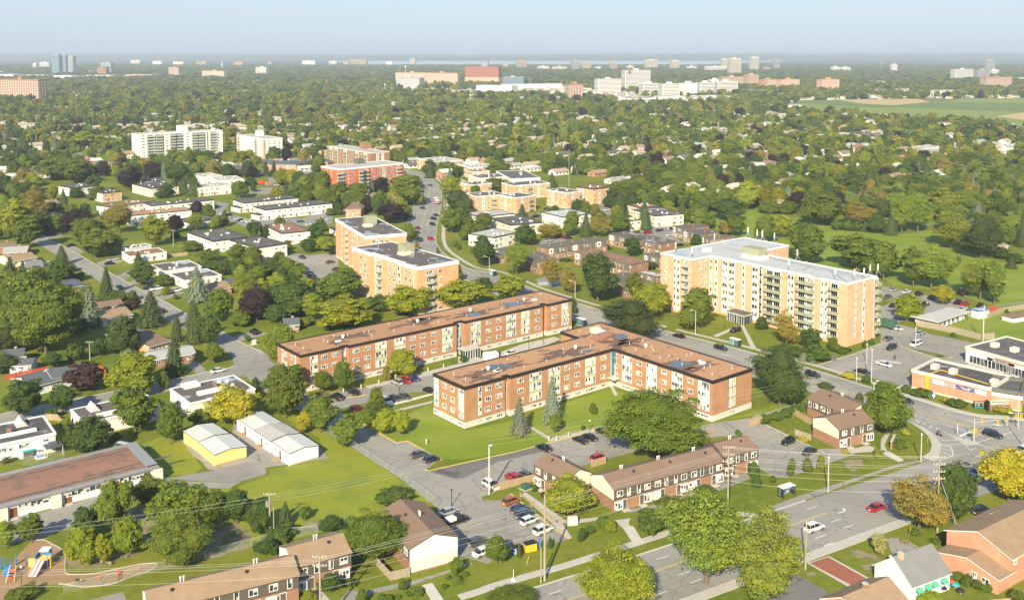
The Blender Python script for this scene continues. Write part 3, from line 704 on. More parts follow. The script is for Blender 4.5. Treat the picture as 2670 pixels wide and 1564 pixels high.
sheet('lawn',[('c1',2350,1436),('d1',1660,215),('d1',1790,115),('d1',1850,190)],'grass',.05)
lot('asphalt_patch',[('d1',1680,230),('d1',2520,45),('c2',470,1280),('c2',520,1330),('d2',0,140),('d1',2000,300),('d1',1880,290)],'asphalt_dark',.022)
sheet('grass_island',[('d1',2180,470),('d1',2190,500),('d1',2340,490),('d2',100,440),('d2',330,330),('d2',0,420)],'grass',.05)
lot('parking_lot',[('c3',740,600),('c3',780,640),('c3',860,600),('c3',1000,640),('c3',1340,730),('c3',1440,740),('c3',1460,700),('c3',1440,600),('c3',1680,520),('c3',2520,720),('c3',2520,400),('c3',2020,330),('c3',1640,255),('c3',1450,190),('c3',1180,120),('b3',1350,1400),('b3',2000,1280),('b3',1940,1180),('b3',1800,1200),('b3',1180,1060),('b3',1190,1180),('b3',1280,1215),('b3',1180,1260),('c3',1175,340),('c3',930,440),('c3',570,550)],z=.008)
sheet('grass_strip',[('c3',1350,360),('c3',1840,470),('c3',1760,490),('c3',1640,450)],'grass',.05);sheet('grass_strip',[('b3',1190,1180),('b3',1310,1210),('b3',1260,1225),('b3',1185,1200)],'grass',.05)
sheet('footpath',[('c3',1970,560),('c3',2000,520),('c3',2090,500),('c3',2520,620),('c3',2520,720),('c3',2230,650)],'sidewalk',.05)
sheet('footpath',[('c3',1130,530),('c3',1100,505),('c3',1180,495),('c3',1370,520),('c3',1360,540),('c3',1180,520)],'sidewalk',.05)
sheet('footpath',[('c3',1260,790),('c3',1400,715),('c3',1440,740),('c3',1310,800)],'sidewalk',.05)
lot('parking_lot',[('b1',130,830),('b1',460,760),('b1',560,775),('b1',700,760),('b1',830,770),('b1',840,900),('b1',900,930),('b1',700,980),('b1',680,1050),('b1',500,1080),('b1',420,880),('b1',200,870)])
lot('parking_lot',[('b1',20,430),('b1',500,430),('b1',660,380),('b1',790,400),('b1',770,480),('b1',560,510),('b1',300,470),('b1',100,520)],'asphalt_far')
lot('parking_lot',[('b0',2020,270),('b0',2150,290),('b0',2100,370),('b0',2450,470),('b0',2450,540),('b0',2380,540),('b0',1960,380),('b0',2060,330)],'asphalt_far')
lot('parking_lot',[('a1',430,1230),('a1',700,1270),('a1',710,1380),('a1',600,1400),('a1',480,1380),('a1',180,1350),('a1',180,1280)],'asphalt_far')
lot('parking_lot',[('b1',0,150),('b1',380,130),('b1',500,160),('b1',720,170),('b1',720,190),('b1',380,210),('b1',0,200)],'asphalt_far',.012)
lot('road',[('b1',500,180),('b1',740,235),('b1',980,245),('b1',1000,230),('b1',740,215),('b1',560,165)],'asphalt_far',.012)
lot('parking_lot',[('b1',770,290),('b1',900,330),('b1',900,400),('b1',790,370)],'asphalt_far')
lot('parking_lot',[('b2',270,400),('b2',900,290),('b2',1060,310),('b2',1060,400),('b2',760,360),('b2',380,420)],'asphalt_far')
lot('parking_lot',[('b2',1260,570),('b2',1480,510),('b2',1700,500),('b2',1640,600),('b2',1740,660),('b2',1660,690),('b2',1500,600)],'asphalt_far')
lot('parking_lot',[('b2',350,660),('b2',560,580),('b2',720,600),('b2',560,670),('b2',420,690)],'asphalt_far')
lot('parking_lot',[('b2',350,1000),('b2',600,930),('b2',760,960),('b2',560,1080),('b2',380,1060)],'asphalt_far')
lot('parking_lot',[('b1',1560,420),('b1',1620,420),('b1',1605,700),('b1',1560,690),('b1',1510,510),('b1',1530,340),('b1',1570,330)],'asphalt_far',.012)
lot('parking_lot',[('a2',1040,590),('a2',1800,580),('a2',2000,600),('a2',1820,640),('a2',1160,640)],'asphalt_far')
def green(name,pts,m_,z=.006):avoid(pts);return sheet(name,pts,m_,z)
green('park_lawn',[('b3',-200,330),('b3',0,355),('b3',350,430),('b3',720,500),('b3',1050,555),('b3',1350,580),('b3',1640,540),('b3',1900,700),('b3',2200,830),('b3',2520,870),('b3',3300,1000),('b3',3300,1500),('c3',2520,300),('c3',2240,300),('c3',1500,150),('b3',1900,1350),('b3',2250,1250),('b3',1800,1120),('b3',1300,1060),('b3',1180,980),('b3',240,850),('b3',0,700),('b2',2300,600),('b2',2000,520),('b2',1800,420),('b2',2000,380),('b2',2400,350)],'grass_park')
sheet('footpath',[('b3',2180,1255),('b3',2520,1210),('b3',2520,1225),('b3',2200,1262)],'gravel',.03)
green('meadow',[('d0',1600,370),('d0',2200,390),('d0',2520,270),('d1',200,210),('d1',700,130),('c1',660,1230),('c1',300,1020),('c1',400,1000),('c1',740,1200),('d1',960,10),('d1',1400,300),('d1',1700,520),('d1',1500,700),('d1',1000,720),('d1',450,860),('d1',0,930),('d0',2300,840),('d0',2100,480)],'grass_meadow')
green('meadow',[('d0',1250,10),('d0',1500,-90),('d0',1700,-60),('d0',1900,200),('d0',1800,270),('d0',1500,260),('d0',1480,120)],'grass_meadow',.012)
avoid([('a3',300,600),('a3',2700,700),('a3',2700,850),('a3',1700,790),('a3',1100,740),('a3',300,700)])
def green2(n_,pts,m_,z):avoid(pts);return sheet(n_,pts,m_,z)
green2('farm_field',[('a3',380,585),('a3',1200,572),('a3',2520,562),('a3',3400,555),('a3',3400,760),('a3',2520,765),('a3',1700,715),('a3',1100,655),('a3',400,625)],'field_light',.2)
sheet('farm_field',[('a3',300,605),('a3',1100,650),('a3',2700,740),('a3',2700,850),('a3',1700,790),('a3',1100,740),('a3',300,700)],'field_light',.1)
sheet('farm_field',[('a3',400,583),('a3',760,578),('a3',1290,634),('a3',1640,604),('a3',2520,612),('a3',3400,618),('a3',3400,700),('a3',2520,693),('a3',1500,655),('a3',900,645),('a3',420,612)],'field_green',.4)
sheet('farm_field',[('a3',740,577),('a3',1500,570),('a3',1650,602),('a3',1290,634),('a3',1000,618)],'field_wheat',.6)
sheet('farm_field',[('a3',1560,570),('a3',1900,574),('a3',1840,590),('a3',1640,598)],'field_green',.8)
sheet('farm_field',[('a3',2240,740),('a3',2520,702),('a3',3400,690),('a3',3400,800),('a3',2520,775)],'field_wheat',.6)
lot('schoolyard',[('d0',-300,830),('d0',0,700),('d0',500,590),('d0',900,470),('d0',1480,290),('d0',1560,280),('d0',1600,320),('d0',1900,330),('d0',2200,340),('d0',2500,250),('d1',150,195),('d1',760,110),('c1',720,1400),('c1',660,1300),('c1',300,1080),('c0',2200,1040),('c0',2180,1180),('c0',1700,1240),('c0',1620,1290),('c0',1880,1440),('d0',1950,210),('d0',2360,270),('d0',2150,390),('d0',1950,385),('d0',1550,400),('d0',1200,540),('d0',700,740),('d0',400,850),('d0',0,930),('d0',-300,960)],'asphalt',.010)
sheet('gravel_patch',[('d0',1560,300),('d0',1900,240),('d0',2050,215),('d0',2330,140),('d0',2480,265),('d0',2200,338),('d0',1900,325)],'gravel',.024)
pm=[('w',-700,400),('w',300,330),('w',700,240),('w',960,225),('w',1130,310),('w',1300,400),('w',1390,500),('w',1430,620),('w',1425,900),('w',1480,970),('w',1700,985),('w',2100,960),('w',2520,870),('w',3000,770),('w',3350,735),('w',3450,780),('w',3300,890),('w',2900,1020),('w',2520,1170),('w',2100,1240),('w',1800,1255),('w',1500,1210),('w',1280,1190),('w',1000,1230),('w',760,1300),('w',500,1420),('w',0,1600),('w',-700,1700)]
avoid(pm);mp_=[GK(*p)for p in pm];ms_=smooth(mp_[2:],5)
sheet('play_area_mulch',[tuple(p)for p in ms_],'mulch',.03,world=True)
ribbon('kerb',ms_[:-25],-.1,.08,'kerb',0,h=.12)
green('bare_ground',[('d0',1480,440),('d0',1750,420),('d0',1800,1080),('d0',2000,1050),('d0',2330,950),('d0',2350,800),('d0',2200,720),('d0',1900,800),('d0',1500,900),('d0',1250,850),('d0',1200,600)],'bare_soil',.008)
sheet('bare_ground',[('d0',560,1050),('d0',620,1000),('d0',1020,1000),('d0',1300,1000),('d0',1000,1120),('d0',700,1140)],'bare_soil',.008)
sheet('gravel_patch',[('d0',820,1440),('d0',1160,1360),('d0',1185,1440),('d0',1240,1560),('d0',700,1560)],'gravel',.016)
sheet('bare_ground',[('d1',430,770),('d1',560,700),('d1',700,700),('d1',650,800),('d1',480,820)],'bare_soil',.016)
green('lawn',[('c1',1300,1090),('c1',1720,900),('c1',1730,1010),('c1',2030,1160),('c2',60,1080),('c2',1030,770),('c2',1150,800),('c2',2010,1090),('c2',2480,960),('c3',200,900),('c3',330,920),('c2',2500,995),('c2',1850,1108),('c2',1040,1115),('c2',480,1268),('c2',0,1378),('d1',2000,120),('c1',2340,1436),('c1',1810,1430),('c1',1480,1250),('c1',1380,1268),('c1',1080,1090),('c1',1200,1050)],'grass_park',.012)
def path_sheet(pts,m_='sidewalk',z=.02):return sheet('footpath',pts,m_,z)
path_sheet([('c1',1360,965),('c1',1720,880),('c1',1720,900),('c1',1370,985)])
path_sheet([('c2',1030,720),('c2',1060,715),('c2',1120,825),('c2',1090,835)])
path_sheet([('c2',280,1125),('c2',310,1120),('c2',490,1225),('c2',450,1235)])
path_sheet([('c2',450,1238),('c2',500,1225),('c2',1010,1115),('c2',1040,1112),('c2',1040,1130),('c2',560,1245),('c2',480,1262)])
path_sheet([('c1',1080,745),('c1',1600,620),('c1',2200,480),('c2',220,350),('c2',520,280),('c2',590,300),('c2',400,380),('c1',2300,500),('c1',1700,640),('c1',1120,765)],z=.03)
path_sheet([('c1',1960,465),('c1',2080,460),('c1',2220,490),('c1',2160,500),('c1',1960,530)],z=.034)
path_sheet([('d2',210,440),('d2',260,430),('d2',640,700),('d2',600,720),('d2',690,855),('d2',660,870),('d2',520,740)],z=.024)
path_sheet([('d2',600,690),('d2',920,665),('d2',1090,690),('d2',1100,700),('d2',930,690),('d2',640,735)],z=.028)
path_sheet([('d2',1090,690),('d2',1240,670),('d2',1220,720),('d2',1350,900),('d2',1285,925),('d2',1190,790)],z=.026)
path_sheet([('d2',1230,620),('d2',1500,570),('d2',1620,560),('d2',1830,480),('d2',2100,400),('d2',2360,300),('d2',2340,240),('d2',2200,280),('d2',1800,430),('d2',1400,560),('d2',1200,590)],'asphalt',.022)
path_sheet([('d1',850,1440),('d1',930,1350),('d1',1080,1350),('d1',1560,1250),('d1',1930,1140),('d1',2080,1080),('d1',2100,1100),('d1',1700,1240),('d1',1560,1290),('d1',1200,1370),('d1',1010,1440)],'asphalt',.024)
path_sheet([('d1',1640,1300),('d1',1700,1290),('d1',1830,1480),('d1',1720,1480)],z=.03)
path_sheet([('d1',620,1360),('d1',680,1350),('d1',760,1440),('d1',640,1440)],z=.03)
path_sheet([('d3',140,560),('d3',400,465),('d3',690,372),('d3',1000,275),('d3',1330,165),('d3',1640,105),('d3',1640,125),('d3',1300,200),('d3',1000,300),('d3',640,440),('d3',350,540),('d3',180,590)],'asphalt',.02)
path_sheet([('c3',860,1340),('c3',1050,1300),('c3',1170,1330),('c3',1180,1240),('c3',1230,1180),('c3',1260,1190),('c3',1210,1300),('c3',1240,1360),('c3',1390,1440),('d3',1390,135),('d3',1340,145),('d3',1200,30),('c3',1100,1360),('c3',900,1370)],z=.024)
path_sheet([('c2',2270,170),('c2',2300,170),('c2',2420,390),('c2',2370,390)],z=.03);path_sheet([('c2',2010,270),('c2',2220,185),('c2',2260,190),('c2',2050,285)],z=.03)
path_sheet([('b2',360,1035),('b2',560,1015),('b2',640,1040),('b2',380,1060)],z=.03)
sheet('driveway',[('d2',2420,1160),('d3',330,1160),('d3',690,1370),('d3',560,1500),('d3',100,1440),('d3',-100,1250)],'asphalt_dark',.03)
sheet('driveway',[('d3',1230,870),('d3',1300,850),('d3',1430,880),('d3',1560,960),('d3',1560,1100),('d3',1280,1000)],'asphalt',.03)
sheet('driveway_border',[('d3',480,1090),('d3',690,1025),('d3',1080,1240),('d3',880,1320)],'concrete',.03)
drv=sheet('brick_driveway',[('d3',505,1092),('d3',680,1035),('d3',1045,1240),('d3',900,1300)],'brick_paver',.034)
def pavers():
 mb=MB();a,b,c,d=[GK('d3',*p)for p in((505,1092),(680,1035),(1045,1240),(900,1300))]
 nu,nv=14,42;o=drv.location
 for i in range(nu):
  for j in range(nv):
   def P(s,t):q=(a*(1-s)+b*s)*(1-t)+(d*(1-s)+c*s)*t;return(q.x-o.x,q.y-o.y,.012+random.random()*.006)
   e=.06;off=.5 if j%2 else 0
   s0,s1=(i+e+off)/nu,min(1,(i+1-e+off)/nu)
   if s0<1:mb.poly([P(s0,(j+e)/nv),P(s1,(j+e)/nv),P(s1,(j+1-e)/nv),P(s0,(j+1-e)/nv)])
 mb.build('paver','brick_paver',drv,kind='stuff')
pavers()
for pl in([('d3',880,980),('d3',960,970),('d3',1160,1030),('d3',1180,1080),('d3',1060,1080),('d3',920,1030)],[('d3',990,1110),('d3',1110,1100),('d3',1120,1180),('d3',1050,1190)],[('d3',480,1180),('d3',560,1175),('d3',560,1220),('d3',490,1225)],[('d3',810,130),('d3',1000,120),('d3',1010,190),('d3',900,240)]):sheet('bare_ground',pl,'bare_soil',.02)
SWP=smooth([GK('d3',120,690),GK('d2',2200,650),GK('d2',1800,770),GK('d2',1420,892),GK('d2',1000,1025),GK('d2',640,1140),GK('d2',0,1322),GK('d1',2230,1365),GK('d1',1990,1440)],8)
def slabs():
 root=put('sidewalk',None,None,(0,0,0),kind='structure');a=resample(SWP,1.6);b=offset(a,-1.9)
 root.location=a[0]
 for i in range(len(a)-1):
  c=(a[i]+a[i+1]+b[i]+b[i+1])/4
  q=[a[i],a[i+1],b[i+1],b[i]];q=[(p-c)*.985 for p in q]
  if area2(q)<0:q=q[::-1]
  MB().prism([(p.x,p.y)for p in q],0,.07+random.random()*.008).build('paving_slab','sidewalk',root,c-a[0])
slabs()
bays=[]
def bayrow(c0,c1,n,dx,dy):
 for i in range(n+1):
  t=i/n;u=c0[1]+(c1[1]-c0[1])*t;v=c0[2]+(c1[2]-c0[2])*t;bays.append([(c0[0],u,v),(c0[0],u+dx,v+dy)])
bayrow(('c2',480,1275),('c2',1010,1150),6,110,60);bayrow(('c3',-20,1200),('c3',260,1210),2,150,-60)
bayrow(('c3',60,1222),('c3',500,1410),5,130,-60);bayrow(('c1',1240,730),('c1',1620,660),5,70,45);bayrow(('c1',1180,880),('c1',1480,800),4,60,45)
bayrow(('d2',150,530),('d2',560,860),5,-110,30);bayrow(('d1',1960,760),('d1',2000,790),1,170,-60);bayrow(('c3',1360,360),('c3',1680,480),8,-60,30);bayrow(('c3',1280,170),('c3',1640,260),7,-60,30)
bayrow(('c3',1660,300),('c3',2000,350),7,-50,25)
stroke(bays,'paint_yellow','parking_bay_lines',.1,.03)
for pl in([('c1',1060,1090),('c1',1380,1275),('c1',1480,1258),('c1',1810,1440),('d1',1810,115)],[('d1',1650,215),('d1',1680,228),('d1',2520,42),('c2',480,1272),('c2',1040,1130)],[('d2',110,440),('d2',420,690),('d2',660,868)],[('c3',570,550),('c3',930,440),('c3',1175,342)],[('c3',1350,362),('c3',1680,485),('c3',1840,472)],[('c3',100,1108),('c3',560,1330),('c3',650,1372)],[('c1',820,870),('c1',1100,825)]):
 ribbon('kerb',wpath(pl),-.08,.1,'paint_yellow' if pl[0][0]!='c3' else 'kerb',0,h=.13)
ribbon('kerb',wpath([('c1',1290,930),('c1',1500,880),('c1',1720,820)]),-.4,.4,'concrete_pale',0,h=.3)
for a,b,n,w_ in((('d2',1215,760),('d2',1320,915),9,2.2),(('d1',1670,1300),('d1',1790,1470),8,2.0),(('c3',1225,1370),('c3',1360,1440),7,2.0)):
 A,B=GK(*a),GK(*b);t=(B-A)/n;root=put('garden_steps',None,None,A,kind='structure')
 for i in range(n):
  p=t*i;mb=MB();q=Vector((-t.y,t.x,0)).normalized()*w_/2;zz=.05+(n-i)*.03
  mb.prism([(p-q)[:2],(p+t*.96-q)[:2],(p+t*.96+q)[:2],(p+q)[:2]][::1],0,zz);mb.build('step','concrete',root)
hb=MB().box(-14900,14900,-60,23000,-2,106).mesh('haze','concrete');hb.materials.clear()
hm=bpy.data.materials.new('haze_air');hm.use_nodes=True;ht=hm.node_tree;ht.nodes.clear()
ho=ht.nodes.new('ShaderNodeOutputMaterial');hv=ht.nodes.new('ShaderNodeVolumePrincipled');hv.inputs['Color'].default_value=(.80,.92,1,1);hv.inputs['Density'].default_value=0.000105;hv.inputs['Anisotropy'].default_value=.1
ht.links.new(hv.outputs[0],ho.inputs['Volume']);hb.materials.append(hm);put('haze',hb,None,(0,0,0),kind='stuff')
# ================================================================== apartment blocks
RW3=(9.1,6.3,3.5)
def basement(b,i,cols,z=.95,w_=2.0,h_=.9):
 for p,n in cols:
  u=b.u_at(i,K(*p),b.h);pos,rz=b.at(i,u,z,.06);add_window(b.root,pos,rz,w_ if n<3 else 3.4,h_,n)
b=Flat('apartment_building','long three storey brown brick apartment block with terracotta roof','apartment building',[('c1',260,350),('c1',480,460),('c2',668,-75),('c2',398,-148)],10.9,'brick_red','roof_terracotta','black_trim',1.6,lm='the long brick block',steps={1:[(('c1',868,364),('c1',925,352),-.8),(('c1',925,352),('c1',1936,140),.5),(('c1',1936,140),('c1',2004,126),-.8),(('c1',2004,126),('c2',400,-15),.9),(('c2',400,-15),('c2',430,-22),-.6),(('c2',430,-22),None,1.4)]})
bl=b
cs=[('c1',604,'s',2.4),('c1',703,'p',0),('c1',803,'p',0),('c1',993,'p',0),('c1',1098,'p',0),('c1',1228,'s',3.9),('c1',1405,'s',3.9),('c1',1527,'p',0),('c1',1625,'p',0),('c1',1725,'p',0),('c1',1850,'s',3.9),('c1',2110,'s',3.9),('c1',2230,'p',0),('c1',2325,'p',0),('c1',2445,'s',3.9),('c2',100,'s',3.9),('c2',235,'s',3.6),('c2',347,'p',0),('c2',495,'p',0),('c2',600,'s',3.4)]
for cd,u,ty,w_ in cs:
 v=350 if cd=='c1' else 0
 b.cols(1,[((cd,u,v),ty,w_ or 2.1,2.1 if ty=='s' else 1.25,(2 if w_==2.4 else 4)if ty=='s' else 3)],RW3)
 pos,rz=b.at(1,b.u_at(1,K(cd,u+(6 if cd=='c1' else 3),v),10.9),.95,.06);add_window(b.root,pos,rz,w_ or 2.0,.9,4 if w_ else 3)
for k,p in enumerate([('c1',896,350),('c2',415,0)]):
 b.cols(1,[(p,'p',1.3,1.6,2)],(7.6,4.8));b.strip(1,b.u_at(1,K(*p),10.9),1.7,10.2,1.6,'concrete_pale',.02)
ug=b.u_at(1,K('c1',1970,350),10.9);b.strip(1,ug,1.0,10.4,2.6,'glass_blue',.06,'stairwell_glazing')
for z in(3.4,5.2,7,8.8,10.3):b.strip(1,ug,z-.06,z+.06,2.7,'white_trim',.1,'glazing_bar')
for u_,w_ in((ug-.45,.12),(ug+.45,.12)):b.strip(1,u_,1.0,10.4,w_,'white_trim',.11,'glazing_bar')
b.cols(0,[(('c1',343,437),'p',1.5,1.3,2),(('c1',396,462),'p',1.5,1.3,2)],RW3)
for u_ in(312,430):
 uu=b.u_at(0,K('c1',u_,440),10.9);b.strip(0,uu,2.4,10.2,1.0,'white_trim');b.col(0,uu,'f',RW3,.8,1.7)
b.fans([('c1',880,290),('c1',1580,145),('c1',2075,40),('c2',240,-60)])
b.vents([('c1',435,360),('c1',508,398),('c1',700,325),('c1',735,338),('c1',795,285),('c1',925,275),('c1',1078,248),('c1',1122,240),('c1',1150,280),('c1',1310,170),('c1',1358,235),('c1',1508,135),('c1',1545,175),('c1',1690,120),('c1',1775,150),('c1',2040,85),('c1',2230,45),('c1',2370,25),('c2',30,-20),('c2',180,-40),('c2',395,-110),('c2',340,-60)])
b.roof_box(('c1',835,325),1.8,.9,.35,'metal_white','roof_hatch');b.roof_box(('c1',1858,70),3.6,2.4,.5,'roof_terracotta','roof_curb');b.roof_box(('c1',1858,118),1.4,1.2,.3,'roof_rust','roof_hatch');b.roof_box(('c2',335,-62),1.6,1.2,.5,'metal_white','roof_hatch')
pos,rz=b.at(1,b.u_at(1,K('c1',2000,350),10.9)+.4,0,.2)
en=put('entrance',None,b.root,pos,rz)
put('canopy',MB().box(-3.2,3.2,0,4.2,2.75,3.05).mesh('canopy','concrete'),en);put('porch_glazing',MB().box(-3,3,1.5,4,0,2.745).mesh('porch_glazing','glass_dark'),en)
for i in range(7):put('post',MB().box(-3.05+i*1,-2.95+i*1,4.0,4.12,0,2.745).mesh('post','white_trim'),en)
b=Flat('apartment_building','L shaped three storey brown brick apartment block with terracotta roof','apartment building',[('c1',1720,625),('c1',2025,765),('c2',1056,390),('c2',2015,702),('c2',2380,582),('c2',950,150),('c2',595,235),('c2',755,300)],10.9,'brick_red','roof_terracotta','black_trim',1.6,lm='the L shaped brick block',fd=.55,steps={1:[(('c1',2400,660),('c1',2436,650),-.9),(('c1',2436,650),None,.5)]})
bL=b
for cd,u,v,ty,w_ in[('c1',2165,770,'s',1.2),('c1',2243,763,'p',0),('c1',2343,738,'p',0),('c2',195,688,'p',0),('c2',336,655,'s',4.2),('c2',513,605,'s',4.2),('c2',632,568,'p',0),('c2',727,544,'p',0),('c2',850,515,'s',4.0),('c2',973,480,'p',0)]:
 b.cols(1,[((cd,u,v),ty,w_ or 2.1,2.1 if ty=='s' else 1.3,(1 if w_==1.2 else 4)if ty=='s' else 3)],RW3)
 pos,rz=b.at(1,b.u_at(1,K(cd,u+2,v),10.0),.95,.06);add_window(b.root,pos,rz,w_ or 2.0,.9,4 if w_>2 else 3)
uu=b.u_at(1,K('c1',2420,700),10);b.strip(1,uu,1.7,10.1,1.2,'concrete_pale',.02);b.col(1,uu,'p',(7.6,4.8),1.0,1.5,2)
for u,v,ty,w_ in[(1757,715,'s',2.0),(1833,732,'p',0),(1908,767,'p',0),(1990,810,'s',2.2)]:
 b.cols(0,[(('c1',u,v),ty,w_ or 1.9,2.1 if ty=='s' else 1.3,3,'white_paint')],RW3)
 pos,rz=b.at(0,b.u_at(0,K('c1',u,v),10),.95,.06);add_window(b.root,pos,rz,w_ or 1.2,.8,2)
for u,v,ty,w_ in[(1100,452,'p',0),(1207,500,'s',3.9),(1320,525,'p',0),(1437,570,'s',3.9),(1553,603,'p',0),(1677,650,'s',3.9),(1800,685,'p',0),(1927,735,'s',3.9)]:
 b.cols(2,[(('c2',u,v),ty,w_ or 2.0,2.1 if ty=='s' else 1.3,4 if ty=='s' else 3,'white_paint')],RW3)
 pos,rz=b.at(2,b.u_at(2,K('c2',u,v),10),.95,.06);add_window(b.root,pos,rz,w_ or 2.0,.8,4)
ug=.9;b.strip(2,ug,3.2,10.3,1.5,'glass_blue',.08,'stairwell_glazing');ul=b.length(1)-.7;b.strip(1,ul,3.2,10.3,1.2,'glass_blue',.08,'stairwell_glazing')
pos,rz=b.at(2,1.6,2.7,.2);put('canopy',MB().box(-1.8,1.8,0,2.4,0,.25).mesh('canopy','concrete_pale'),b.root,pos,rz)
for u in(2180,2213):
 uu=b.u_at(3,K('c2',u,640),10.9);b.strip(3,uu,2.2,10.2,1.15,'green_panel' if u==2213 else 'white_trim');b.col(3,uu,'s',RW3,1.1,2.0,1);b.col(3,uu,'f',(.9,),1.0,.8)
b.fans([('c2',722,390),('c2',1382,375),('c1',2242,590),('c2',1890,530)])
b.vents([('c1',1920,640),('c1',2030,690),('c1',2190,600),('c2',0,590),('c2',85,500),('c2',240,570),('c2',450,515),('c2',612,440),('c2',605,405),('c2',780,435),('c2',863,380),('c2',937,195),('c2',760,240),('c2',1230,352),('c2',1285,410),('c2',1352,318),('c2',1440,385),('c2',1452,415),('c2',1515,490),('c2',1600,470),('c2',1680,500),('c2',1722,545),('c2',1765,465),('c2',1808,455),('c2',1985,560),('c2',2005,640),('c2',1930,575),('c2',2190,585),('c2',870,280)])
b.roof_box(('c2',910,240),2.8,2.2,1.5,'cream_stucco','stair_bulkhead');b.roof_box(('c2',965,250),3.0,1.8,.8,'metal_white');b.roof_box(('c2',980,285),6.5,3.6,1.0,'roof_terracotta_d','roof_curb');b.roof_box(('c2',910,320),4.0,2.4,.9,'roof_terracotta_d','roof_curb');b.roof_box(('c1',2330,600),2.2,1.4,.3,'concrete_pale','roof_hatch');b.roof_box(('c2',0,600),1.5,1.0,.3,'concrete_pale','roof_hatch');b.roof_box(('c2',1915,535),2.0,.9,.5,'metal_white')
def puddle(b,p,rx,ry,name='puddle',m_='roof_puddle'):
 q=G(K(*p),b.h)-b.c;n=18;pts=[]
 for i in range(n):
  t=2*math.pi*i/n;r=1+.16*math.sin(3*t+p[1])+.1*math.sin(5*t);pts.append((q.x+math.cos(t)*rx*r*math.cos(b.ang)-math.sin(t)*ry*r*math.sin(b.ang),q.y+math.cos(t)*rx*r*math.sin(b.ang)+math.sin(t)*ry*r*math.cos(b.ang),b.h+.022))
 MB().poly(pts).build(name,m_,b.root)
mat('roof_puddle',(.10,.115,.13),rough=.12,var=.1,spec=.6);mat('roof_stain',(.155,.095,.066),var=.2,scale=.6)
def stain(b,p,rx,ry):
 q=G(K(*p),b.h)-b.c;n=40;pts=[];ph=p[1]*.7
 for i in range(n):
  t=2*math.pi*i/n;r=1+.34*math.sin(4*t+ph)+.25*math.sin(9*t+2*ph)+.18*math.sin(15*t);pts.append(Vector((math.cos(t)*rx*r,math.sin(t)*ry*r)))
 ca,sa=math.cos(b.ang),math.sin(b.ang);mb=MB();c0=(q.x,q.y,b.h+.016)
 inn=inset(b.L,.6);P=[]
 for v in pts:
  k=1.0
  while k>.05 and not inside(q.x+(v.x*ca-v.y*sa)*k,q.y+(v.x*sa+v.y*ca)*k,inn):k-=.04
  P.append((q.x+(v.x*ca-v.y*sa)*k,q.y+(v.x*sa+v.y*ca)*k,b.h+.016))
 for i in range(n):mb.poly([c0,P[i],P[(i+1)%n]])
 mb.build('water_stain','roof_stain',b.root)
for p,rx,ry in((('c2',1700,535),3.6,2.6),(('c2',1130,275),3.2,2.2),(('c2',830,415),2.0,1.3),(('c1',2320,555),2.6,1.8),(('c1',2430,555),1.2,1.5)):puddle(bL,p,rx,ry)
for p,rx,ry in((('c2',1700,560),7,4.2),(('c2',1900,560),5.5,1.6),(('c2',1130,340),4.5,5.5),(('c2',1240,320),5,2),(('c2',620,435),8.5,3.2),(('c2',850,262),4,1.2),(('c1',2150,625),5.5,1.6),(('c1',2430,560),6,2.2),(('c1',2200,665),4,1.8)):stain(bL,p,rx,ry)
for p,rx,ry in((('c1',2110,75),3.0,2.0),(('c2',140,-28),4.0,2.2)):puddle(bl,p,rx,ry)
for p,rx,ry in((('c1',960,275),7,2.6),(('c1',840,335),3,1.5),(('c1',1600,140),9,2.6),(('c1',1650,110),5,1.5),(('c1',2110,60),8,2.4),(('c2',160,-30),6,2.8)):stain(bl,p,rx,ry)
# ---- buff brick tower with antennas
rows7=[19.6-2.72*i for i in range(7)]
b=Flat('apartment_tower','seven storey buff brick apartment tower with phone antennas on its white roof','apartment tower',[('b2',1530,755),('b2',1830,822),('b2',2022,772),('b3',800,1045),('b3',1185,980),('b3',85,775),('b3',215,665),('b2',2290,612)],21.4,'brick_yellow','roof_membrane','white_trim',.9,base_m='brick_yellow',lm='the buff brick tower',fd=.35)
bT=b
for u,v in((1655,830),(1688,838)):pass
def vstrip(b,i,p,w_,rows,zt,zb=1.0,m_='white_paint',glass='glass',hh=1.6,n=1):
 uu=b.u_at(i,K(*p),b.h);b.strip(i,uu,zb,zt,w_,m_)
 for z in rows:
  pos,rz=b.at(i,uu,z,.04);add_window(b.root,pos,rz,w_-.1,hh,n,glass=glass)
b.cols(0,[(('b2',1568,800),'p',1.2,1.6,2)],rows7);vstrip(b,0,('b2',1657,835),1.0,rows7,20.9);vstrip(b,0,('b2',1690,842),1.4,rows7,20.9)
b.cols(0,[(('b2',1762,860),'B',2.8,1.6,'grey_rail')],rows7)
for u,w_ in((1898,1.2),(1945,1.1)):b.cols(1,[(('b2',u,860),'p',w_,1.6,2)],rows7)
vstrip(b,1,('b2',1992,845),1.3,rows7,20.9)
for cd,u,w_,n in(('b2',2042,1.3,1),('b2',2126,2.6,2),('b2',2190,2.6,2),('b2',2302,1.1,1),('b2',2410,2.6,2),('b2',2462,1.2,1),('b3',10,1.4,1),('b3',47,1.2,1)):vstrip(b,2,(cd,u,900),w_,rows7,20.9,n=n)
for u in(135,205,435,518,745):
 uu=b.u_at(2,K('b3',u,960),21.4);b.strip(2,uu,1.0,20.9,3.1,'white_paint',.03);b.col(2,uu,'B',rows7,3.3,1.7,'green_rail')
for u in(316,348,628,668):vstrip(b,2,('b3',u,980),1.1,rows7,20.9)
b.cols(3,[(('b3',943,1060),'p',.9,1.6,2)],rows7);vstrip(b,3,('b3',1020,1050),1.2,rows7,20.9)
uu=b.u_at(3,K('b3',1135,1000),21.4);b.strip(3,uu,1.0,20.9,2.6,'white_paint',.03);b.col(3,uu,'B',rows7,2.8,1.7,'green_rail')
